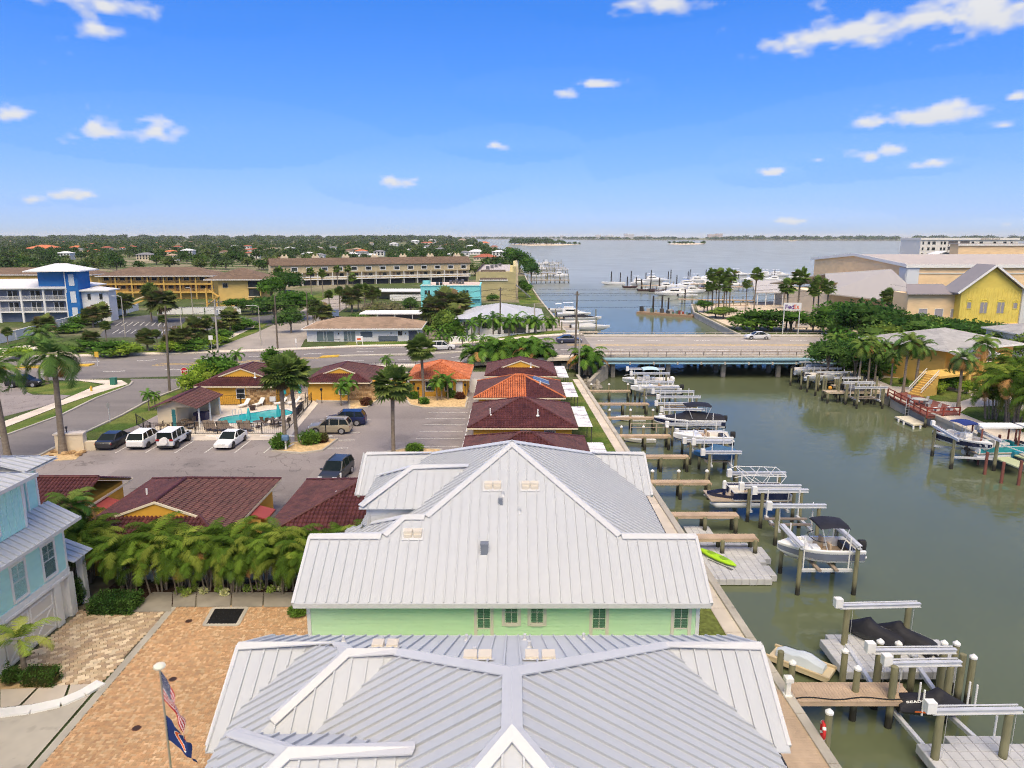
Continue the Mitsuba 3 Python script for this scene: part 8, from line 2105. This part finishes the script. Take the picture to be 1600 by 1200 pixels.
many('washington', 'fan_palm', 'tall fan palm in front of the townhouse row', 'palm', [(505, 466, 418), (528, 455, 413), (544, 452, 413), (487, 462, 416), (438, 470, 414), (553, 470, 425)], 'tall palms before the townhouse row', 'of them')
many(['sabal0', 'sabal1', 'sabal_old'], 'cabbage_palm', 'fan palm in the clump by the pale north street', 'palm', [(531, 484, 446), (541, 486, 449), (550, 488, 444), (560, 486, 442), (570, 482, 441), (582, 478, 443), (515, 488, 452), (494, 512, 463), (503, 510, 468), (490, 515, 478), (590, 480, 450)], 'fan palms by the north street', 'of them')
many(['bare_bush', 'bare_bush', 'tree2', 'bush0'], 'bush', 'sprawling bush behind the ranch house', 'bush', [(585, 498, 466, 40), (613, 499, 465, 36), (642, 496, 462, 26), (560, 515, 488, 40), (548, 530, 500, 40), (525, 528, 505, 30), (605, 517, 497, 60), (640, 517, 499, 60), (665, 516, 496, 40)], 'bushes behind the ranch house', 'of them')
many('sabal_old', 'cabbage_palm', 'round headed fan palm in front of the aqua block', 'palm', [(680, 518, 456), (700, 514, 444), (718, 512, 450), (707, 520, 472)], 'fan palms before the aqua block', 'of them')
many('coconut', 'palm', 'small coconut palm at the white bay house', 'palm', [(737, 532, 496), (749, 528, 488), (771, 534, 484), (779, 533, 492), (795, 534, 490), (806, 533, 486), (826, 533, 486), (838, 534, 490), (854, 530, 490), (863, 528, 492), (686, 545, 514), (702, 546, 518), (723, 546, 517), (739, 545, 518), (755, 545, 522), (670, 534, 508), (692, 532, 505)], 'coconut palms at the bay house', 'of them')
many(['tree_light', 'bush0'], 'tree', 'green tree beside the aqua block and bay house', 'tree', [(697, 526, 482, 36), (712, 528, 494, 30), (685, 526, 498, 26), (770, 470, 458, 20)], 'trees by the bay house', 'of them')
# right side
many('washington', 'fan_palm', 'very tall fan palm on the marina shore', 'palm', [(1112, 488, 416), (1122, 488, 417), (1130, 490, 424), (1139, 492, 416), (1134, 494, 438), (1105, 488, 438), (1118, 490, 436), (1178, 484, 416), (1165, 486, 434), (1244, 512, 415), (1228, 516, 432), (1276, 510, 428), (1268, 512, 440), (1290, 512, 434)], 'tall fan palms on the marina shore', 'of them')
many(['tree1', 'tree_light', 'tree2', 'bush0', 'tree0'], 'tree', 'tree in the bridge end thicket', 'tree', [(1100, 488, 468, 26), (1130, 498, 478, 40), (1118, 496, 484, 30), (1180, 516, 480, 70), (1205, 516, 482, 70), (1235, 518, 484, 60), (1160, 514, 490, 50), (1292, 590, 528, 60), (1315, 574, 508, 80), (1345, 560, 462, 100), (1310, 540, 468, 80), (1375, 575, 500, 80), (1400, 560, 482, 90), (1360, 590, 530, 70), (1335, 592, 526, 60), (1425, 550, 500, 70), (1450, 540, 492, 60), (1478, 535, 494, 60), (1512, 536, 496, 70), (1548, 540, 500, 60), (1575, 555, 512, 60), (1600, 580, 520, 60), (1420, 545, 492, 70), (1465, 545, 498, 80), (1500, 545, 500, 80), (1535, 548, 505, 80), (1570, 560, 510, 80), (1440, 530, 488, 70), (1300, 520, 480, 60), (1330, 515, 470, 60), (1530, 570, 540, 50), (1270, 520, 492, 40), (1380, 540, 474, 60)], 'trees in the thicket at the bridge end', 'of them')
many('sabal1', 'cabbage_palm', 'fan palm standing in front of the yellow marina house', 'palm', [(1443, 505, 462), (1459, 505, 462), (1472, 505, 462), (1491, 508, 466), (1386, 510, 448), (1405, 515, 455)], 'fan palms before the marina house', 'of them')
many(['royal', 'queen', 'royal'], 'royal_palm', 'tall garden palm on the right bank', 'palm', [(1318, 590, 535), (1340, 604, 530), (1366, 598, 540), (1392, 602, 546), (1300, 578, 520), (1432, 575, 520), (1350, 560, 498), (1411, 614, 518), (1429, 612, 526), (1497, 637, 543), (1356, 598, 522), (1377, 590, 530), (1460, 575, 520), (1530, 610, 524)], 'tall garden palms of the right bank', 'of them')
many(['areca0', 'areca1', 'areca2'], 'areca_palm', 'dense palm clump at the right edge garden', 'palm', [(1550, 655, 590), (1572, 660, 575), (1592, 668, 568), (1560, 640, 560), (1610, 676, 580), (1585, 640, 548)], 'palm clumps at the right edge', 'of them')
many(['bush1', 'bush0'], 'bush', 'rounded garden bush on the right bank', 'bush', [(1462, 615, 590, 30), (1478, 610, 578, 34), (1448, 602, 588, 20), (1365, 592, 578, 24), (1492, 608, 590, 26), (1412, 600, 588, 14), (1510, 615, 592, 26), (1480, 600, 570, 40)], 'garden bushes of the right bank', 'of them')
# left shore trees
many(['tree0', 'tree1'], 'tree', 'tree on the left shore of the bay', 'tree', [(812, 428, 388, 30), (825, 430, 400, 24), (830, 440, 408, 26), (800, 420, 385, 30), (816, 455, 436, 16), (822, 465, 440, 20)], 'trees on the left shore of the bay', 'of them')

# ---- the wooded suburb: houses first, then trees between them
STR = [P(.62, .60, .55), P(.66, .66, .66), P(.55, .48, .36), P(.60, .50, .38), P(.40, .42, .44)]
ROOF = {'orange': P(.55, .17, .07, .7), 'grey': P(.20, .20, .22, .8), 'white': P(.66, .66, .66, .6), 'brown': P(.20, .12, .08, .8), 'red': P(.33, .10, .06, .8), 'tan': P(.38, .28, .20, .8)}
blocked = [(-118, 128, -40, 215), (-210, 180, -70, 330), (-90, 270, 14, 345), (-50, 120, 15, 300)]
hs = []
r_ = np.random.default_rng(33); EXTRA = []
for k in range(44):
    pb_ = 378 + 34 * r_.random() ** 1.4; wd = np.interp(pb_, [378, 412], [7, 22]) * r_.uniform(.8, 1.3)
    EXTRA.append((r_.uniform(5, 735), pb_, pb_ - wd * .45, wd, ('orange', 'grey', 'white', 'brown', 'red', 'tan')[r_.integers(0, 6)], int(r_.integers(0, 5))))
for i, (px, pb, pt, w, roof, wall) in enumerate(EXTRA + list(((62, 394, 383, 50, 'orange', 0), (118, 393, 384, 24, 'orange', 3), (165, 394, 385, 16, 'red', 2), (192, 393, 386, 10, 'red', 0), (205, 393, 384, 14, 'red', 3), (258, 391, 384, 18, 'red', 2), (276, 391, 384, 14, 'red', 0), (300, 391, 385, 14, 'red', 2), (292, 401, 389, 20, 'white', 4), (346, 391, 384, 12, 'red', 0), (386, 393, 383, 12, 'red', 0), (398, 397, 388, 14, 'red', 1), (225, 408, 395, 26, 'grey', 2), (268, 408, 397, 18, 'tan', 0), (100, 406, 393, 22, 'white', 1), (434, 415, 402, 26, 'brown', 0), (400, 404, 391, 12, 'tan', 0), (452, 395, 386, 16, 'white', 2), (497, 393, 388, 14, 'brown', 3), (425, 395, 388, 12, 'tan', 2),
        (566, 401, 393, 18, 'grey', 1), (592, 401, 391, 18, 'grey', 0), (615, 388, 379, 14, 'white', 1), (648, 381, 375, 14, 'white', 1), (664, 384, 378, 14, 'red', 3), (701, 385, 381, 20, 'orange', 3), (688, 394, 387, 18, 'grey', 4), (662, 393, 387, 20, 'white', 1), (641, 396, 394, 12, 'white', 1), (723, 379, 373, 14, 'tan', 3), (756, 381, 378, 20, 'orange', 3), (744, 398, 391, 30, 'white', 1), (780, 401, 391, 24, 'white', 1), (758, 408, 398, 40, 'red', 2), (727, 401, 394, 14, 'grey', 1), (795, 392, 387, 10, 'brown', 3), (772, 389, 386, 12, 'red', 3), (710, 404, 402, 24, 'white', 1), (580, 387, 379, 8, 'tan', 0), (546, 384, 379, 10, 'red', 2), (675, 380, 374, 12, 'white', 1), (470, 389, 384, 10, 'white', 0), (520, 391, 386, 12, 'grey', 1), (350, 400, 393, 14, 'brown', 2), (545, 397, 391, 14, 'brown', 2), (735, 388, 383, 16, 'white', 1)))):
    q = G(px, pb); sc = (q[1] * CT + EYE * ST) / FPX; W_ = w * sc * .9; zt = max(6.0, V(px, pt, q[1])[2]); dp = min(W_ * .7, 26); s_ = .34; ze = max(2.6, zt - s_ * min(W_, dp) / 2)
    t = Thing('suburb_house', f"{('cream', 'white', 'tan', 'peach', 'blue grey')[wall]} house with {roof} roof among the trees", 'house', (q[0], q[1], 0), 0.0, 'houses in the wooded suburb'); hs.append(t)
    t.part('wall', MB().box(-W_ / 2, 0, 0, W_ / 2, dp, ze), STR[wall]); bod = hip_bodies(-W_ / 2 - .6, W_ / 2 + .6, -.6, dp + .6, ze, s_); mb = MB()
    for (a, b, c), f in roof_facets(bod): mb.sheet(f, lambda x, y: a * x + b * y + c)
    mb.box(-W_ / 2 - .6, -.6, ze - .2, W_ / 2 + .6, dp + .6, ze - .01); t.part('roof', mb, ROOF[roof])
    n = max(2, int(w / 5))
    for k in range(n):
        x = -W_ / 2 + W_ * (k + .5) / n
        for z in ([ze * .3, ze * .65] if ze > 5 else [ze * .4]): t.part('window', MB().box(x - W_ / n * .25, -.06, z, x + W_ / n * .25, 0, z + min(1.6, ze * .3)), 'window_dark')
    blocked.append((q[0] - W_ / 2 - 2, q[1] - max(10, .20 * q[1]), q[0] + W_ / 2 + 2, q[1] + dp + 2))
by = {}
for t in hs: by.setdefault(labels[t.key]['label'], []).append(t)
for l, ts in by.items():
    if len(ts) > 1: rank(ts, 'of its kind')
r_ = np.random.default_rng(21); nt = 0; nf = 0


def free(x, y): return not any(a <= x <= c and b <= y <= d for a, b, c, d in blocked)


for k in range(12000):
    py = 372.6 + 66 * r_.random() ** 2.3; px = r_.uniform(-60, 830); q = G(px, py)
    if q[1] > 4200 or q[0] > np.interp(q[1], [239, 481, 802, 1540, 2930], [2, 0, -8, -55, -160]) or not free(q[0], q[1]): continue
    if py > 424 and 150 < px < 730: continue
    near = q[1] < 720
    if near and nt < 170:
        s = r_.uniform(.55, 1.2); nt += 1
        plant(f'far{r_.integers(0, 4)}', 'suburb_tree', 'dense green tree in the wooded suburb', 'tree', (q[0], q[1], 0), (s, s * r_.uniform(.8, 1.0)), r_.uniform(0, 6.28), 'trees in the wooded suburb')
    elif not near and nf < 2300:
        nf += 1; s = r_.uniform(.55, 1.15) * (1 + .9 * max(0, q[1] / 2000 - .6)); plant(f'far{r_.integers(0, 4)}', f'forest__{nf:03d}', None, None, (q[0], q[1], 0), (s, s * r_.uniform(.75, 1.0)), r_.uniform(0, 6.28), stuff=True)
for k in range(420):                                        # the wooded skyline
    nf += 1; x = r_.uniform(-3400, -300); y = r_.uniform(3000, 4600); s = r_.uniform(2.2, 3.4); plant(f'far{k % 4}', f'forest__{nf:03d}', None, None, (x, y, 0), (s * 1.5, s), k, stuff=True)
labels['forest'] = {'label': 'far wooded skyline and woods beyond the suburb', 'category': 'forest', 'kind': 'stuff'}
for k in range(700):
    x = r_.uniform(-500, 6200); y = np.interp(x, [-500, 200, 700, 2500, 9000], [7600, 7000, 5230, 4330, 3640]) + abs(r_.normal(0, 120)); s = r_.uniform(1.5, 2.6) * (1.0 if x < 1500 else 1.25); plant(f'far{k % 3}', f'far_woods__{k:03d}', None, None, (x, y, .5), (s * 1.9, s), k, stuff=True)
labels['far_woods'] = {'label': 'low line of woods along the far shore of the bay', 'category': 'forest', 'kind': 'stuff'}
for j, (x0, x1, yb, hh, n) in enumerate(((798, 908, 382.6, 11, 50), (1044, 1102, 381.4, 8, 24), (1228, 1247, 376.4, 8, 6))):
    for k in range(n):
        px = r_.uniform(x0, x1) if j or k % 3 else r_.uniform(x0, x0 + 60); q = G(px, yb + r_.uniform(-.8, .3), WZ); s = hh / 9 * r_.uniform(.6, 1.2) * (1 if j else np.interp(px, [800, 850, 905], [1.5, 1.4, .7])) * (1 if j < 2 else 1.6)
        plant(f'far{k % 3}', f"{('island_trees', 'islet_trees', 'far_islet_trees')[j]}__{k:03d}", None, None, (q[0], q[1], WZ + .5), (s * 1.4, s), k, stuff=True)
    labels[('island_trees', 'islet_trees', 'far_islet_trees')[j]] = {'label': ('mangroves covering the long island in the bay', 'low mangroves on the islet in the bay', 'mangroves on the tiny far islet')[j], 'category': 'trees', 'kind': 'stuff'}

# ---------------------------------------------------------------- street furniture, wires, traffic
def pole_px(label, px, pb, ptx, pt, z0=0.0, **kw):
    q = G(px, pb, z0); h = V(px, pt, q[1])[2] - z0; lx = V(ptx, pt, q[1])[0] - q[0]
    return utility_pole(label, q[0], q[1], h, z0, lean=(lx, 0), **kw)


pl = [pole_px('tall utility pole at the motel corner with green tinted lower shaft', 265, 612, 258, 478, arms=((-1.2, 2.6), (-3.0, 2.6))), pole_px('utility pole with drum transformer beside the pale north street', 342, 570, 335, 468, arms=((-.5, 2.2),), m='concrete', drum=True),
      pole_px('dark bare pole beside the pale north street', 434, 546, 429, 462, arms=()), pole_px('dark pole at the corner of the ranch house', 481, 512, 479, 456, arms=()), pole_px('slim pole in front of the white bay house', 781, 530, 782, 449, arms=((-.6, .9),)),
      pole_px('slim grey pole right of the bay house', 836, 532, 835, 474, arms=(), m='concrete'), pole_px('tall wooden pole at the left end of the bridge', 898, 578, 902, 455, arms=((-.5, .8),)), pole_px('short concrete post at the left end of the bridge', 905, 584, 906, 520, arms=(), m='concrete'),
      pole_px('utility pole rising from the thicket behind the bridge end', 1350, 488, 1355, 432, arms=((-.6, 2.6),)), pole_px('leaning white based pole in the thicket', 1389, 492, 1400, 432, arms=()), pole_px('utility pole with crossbars before the yellow marina house', 1437, 512, 1443, 450, arms=((-.6, 2.8), (-2.2, 2.4))), pole_px('pole at the right corner of the yellow marina house', 1586, 520, 1594, 446, arms=((-.5, 2.2),))]
PN = ['motel corner pole', 'transformer pole', '', '', 'pole before the bay house', '', 'left bridge end pole', '', 'thicket pole', '', 'crossbar pole', 'right corner pole']
wires = [(0, 1), (1, 4), (0, 4), (4, 6), (6, 8), (8, 10), (10, 11), (4, 8)]
for n_, (a, b) in enumerate(wires):
    p, q = pl[a].top, pl[b].top
    for k, dz in enumerate((-.3, -1.5, -2.6)[:3 if n_ in (1, 4, 5) else 2]):
        s = np.linspace(0, 1, 17); pts = p + (q - p) * s[:, None]; pts[:, 2] += dz - 4 * (np.linalg.norm(q - p) * .012) * s * (1 - s)
        t = Thing('power_line', f"{('upper', 'lower', 'lowest')[k]} wire from the {PN[a]} to the {PN[b]}", 'power line', group='power lines along the road'); t.part('wire', MB().tube(pts, .022, 4), 'rubber')
for lab, px, pb, pt, arm in (('street lamp in the dark car park', 196, 526, 463, -1.6), ('slim lamp post at the road edge of the car park', 287, 549, 490, 0), ('lamp post with a short arm behind the car park', 302, 495, 450, -.9), ('street lamp with long arm at the corner of the pale street', 108 + 300, 540, 478, -2.0)):
    q = G(px, pb); h = V(px, pt, q[1])[2]; t = Thing('street_lamp', lab, 'street lamp', q); t.part('post', MB().tube([(0, 0, 0), (0, 0, h)], [.12, .07], 8), 'concrete')
    if arm: t.part('arm', MB().tube([(0, 0, h - .1), (arm * .5, 0, h + .15), (arm, 0, h + .1)], .05, 6), 'aluminium'); t.part('lamp_head', MB().cbox(arm, 0, h + .02, .7, .3, .14), P(.5, .5, .5))
q = G(291, 608); t = Thing('stop_sign', 'red stop sign facing the motel street', 'road sign', q); t.part('post', MB().box(-.04, -.04, 0, .04, .04, 2.9), 'aluminium')
t.part('board', MB().prism(Polygon([(.55 * math.cos(a), .55 * math.sin(a)) for a in np.arange(8) * math.pi / 4 + math.pi / 8]), 0, .02), 'rubber') if False else None
o8 = [(.5 * math.cos(a), .5 * math.sin(a)) for a in np.arange(8) * math.pi / 4 + math.pi / 8]
for r_k, (sc, y, mm) in enumerate(((1.08, -.06, 'white_paint'), (1.0, -.075, P(.50, .015, .02)))): t.part(('rim', 'board')[r_k], MB().loft([[(x * sc, y + dy, 2.6 + z * sc) for x, z in o8] for dy in (0, .015)]), mm)
tm = meshkit.text_mesh('STOP', .3, .006, True); v = np.array(tm.vertices); t.part('lettering', (np.column_stack([v[:, 0] - v[:, 0].max() / 2, -.078 - v[:, 2], 2.45 + v[:, 1]]), tm.faces), 'white_paint')


def sign_post(label, px, pb, h, w, hh, m, back='aluminium', z=0.0):
    q = G(px, pb, z); t = Thing('road_sign', label, 'road sign', q); t.part('post', MB().box(-.03, -.03, 0, .03, .03, h), back); t.part('board', MB().box(-w / 2, -.05, h - hh, w / 2, -.03, h), m); return t


sign_post('small grey backed sign on the verge of the motel street', 172, 660, 2.3, .35, .6, P(.25, .25, .25)); sign_post('yellow and white sign on the road median', 153, 572, 2.4, .7, .9, 'road_yellow'); sign_post('small round white sign beside the pale north street', 331, 549, 3.0, .8, .8, 'white_paint'); sign_post('white sign post at the corner of the ranch house lawn', 463, 545, 2.0, .3, .8, 'white_paint')
sign_post('blue board sign on a post by the sprawling bushes', 524, 505, 3.4, 2.0, 1.6, P(.14, .20, .34))
t = Thing('utility_box', 'green utility box on the street corner pavement', 'utility box', G(178, 601)); t.part('box', MB().box(-.38, -.3, 0, .38, .3, .95), P(.03, .16, .11)); t.part('lid', MB().box(-.42, -.34, .95, .42, .34, 1.02), P(.03, .14, .10))
t = Thing('fire_hydrant', 'yellow fire hydrant beside the street pavement', 'fire hydrant', G(143, 611)); t.part('barrel', MB().tube([(0, 0, 0), (0, 0, .55), (0, 0, .75)], [.14, .13, .03], 9), 'road_yellow'); t.part('outlet', MB().bar((-.22, 0, .42), (.22, 0, .42), .06), 'road_yellow')
t = Thing('mailbox', 'blue mailbox on a white post in the gravel island', 'mailbox', G(447, 704)); t.part('post', MB().box(-.07, -.07, 0, .07, .07, 1.1), 'white_paint'); t.part('box', MB().box(-.3, -.22, 1.1, .3, .22, 1.45), P(.10, .18, .30)); t.part('lid', MB().bar((-.3, 0, 1.45), (.3, 0, 1.45), .2, n=8), P(.10, .18, .30))
ln = []
for px, pb, h in ((510, 691, 1.9), (503, 630, 1.6), (654, 632, 1.9), (647, 622, 1.7), (727, 622, 1.6), (640, 598, 1.4)):
    t = Thing('garden_lamp', 'black lantern post in the motel car park', 'lamp post', G(px, pb), group='lantern posts of the motel'); ln.append(t); t.part('post', MB().bar((0, 0, 0), (0, 0, h), .05), 'iron'); t.part('lantern', MB().tube([(0, 0, h), (0, 0, h + .1), (0, 0, h + .32), (0, 0, h + .42)], [.08, .15, .17, .04], 8), 'iron')
rank(ln, 'of the lanterns')
# traffic
white_b = P(.62, .62, .63, .3, 0, 1.0)
def drive(label, px, pb, head, kind, m, z):
    q = G(px, pb, z); return car(label, (q[0], q[1], ramp(q[0]) + .01), head, kind, m, group='cars on the main road')


drive('white estate car passing the tan roofed ranch house', 692, 548, 3, 'suv', white_b, 0.0); drive('dark blue car on the road behind the banana plants', 889, 541, 2, 'sedan', P(.04, .05, .10, .25, .3, 1.0), 1.3); drive('white saloon car crossing the bridge', 1183, 530, 181, 'sedan', white_b, 2.0)
for i, (px, pb, lab, m) in enumerate(((698, 521, 'black covered car in the courtyard of the bay house', blk), (520, 500, 'dark car parked by the pale north street', dk_), (544, 455, 'white car under the townhouse row', white_b), (452, 459, 'dark car under the left end of the townhouse row', dk_), (640, 515, 'black car under the white carport roof', blk))): car(lab, (*G(px, pb)[:2], 0), 10 + 20 * i, 'suv' if i < 2 else 'sedan', m)
t = Thing('park_bench', 'dark bench on the pavement at the right end of the bridge', 'bench', (*G(1250, 516, 2.0)[:2], 2.1)); t.part('seat', MB().box(-1.6, -.25, .4, 1.6, .25, .48), P(.2, .17, .13)); t.part('leg', MB().box(-1.4, -.2, 0, -1.25, .2, .4), P(.1, .1, .1)); t.part('leg', MB().box(1.25, -.2, 0, 1.4, .2, .4), P(.1, .1, .1))
iron_fence('low dark railing along the pavement behind the motel', [(-28, 111.3, 0), (-6, 112.6, 0), (9, 111.0, 0)], h=1.3, gap=3.0)
for k_, v_ in labels.items():                               # tidy the labels
    if 'label' in v_: v_['label'] = ' '.join(v_['label'].split()).replace(' ,', ',').strip(' ,')

# ---------------------------------------------------------------- thin air that pales the far woods
scene['air'] = {'type': 'homogeneous', 'albedo': 0.95, 'sigma_t': 0.00005}
scene['haze'] = {'type': 'cube', 'to_world': T().translate([0, 14800, 45]).scale([12500, 15800, 57]), 'bsdf': {'type': 'null'}, 'interior': {'type': 'ref', 'id': 'air'}}
labels['haze'] = {'label': 'thin air haze over the bay', 'category': 'haze', 'kind': 'stuff'}
scene['camera']['medium'] = {'type': 'ref', 'id': 'air'}
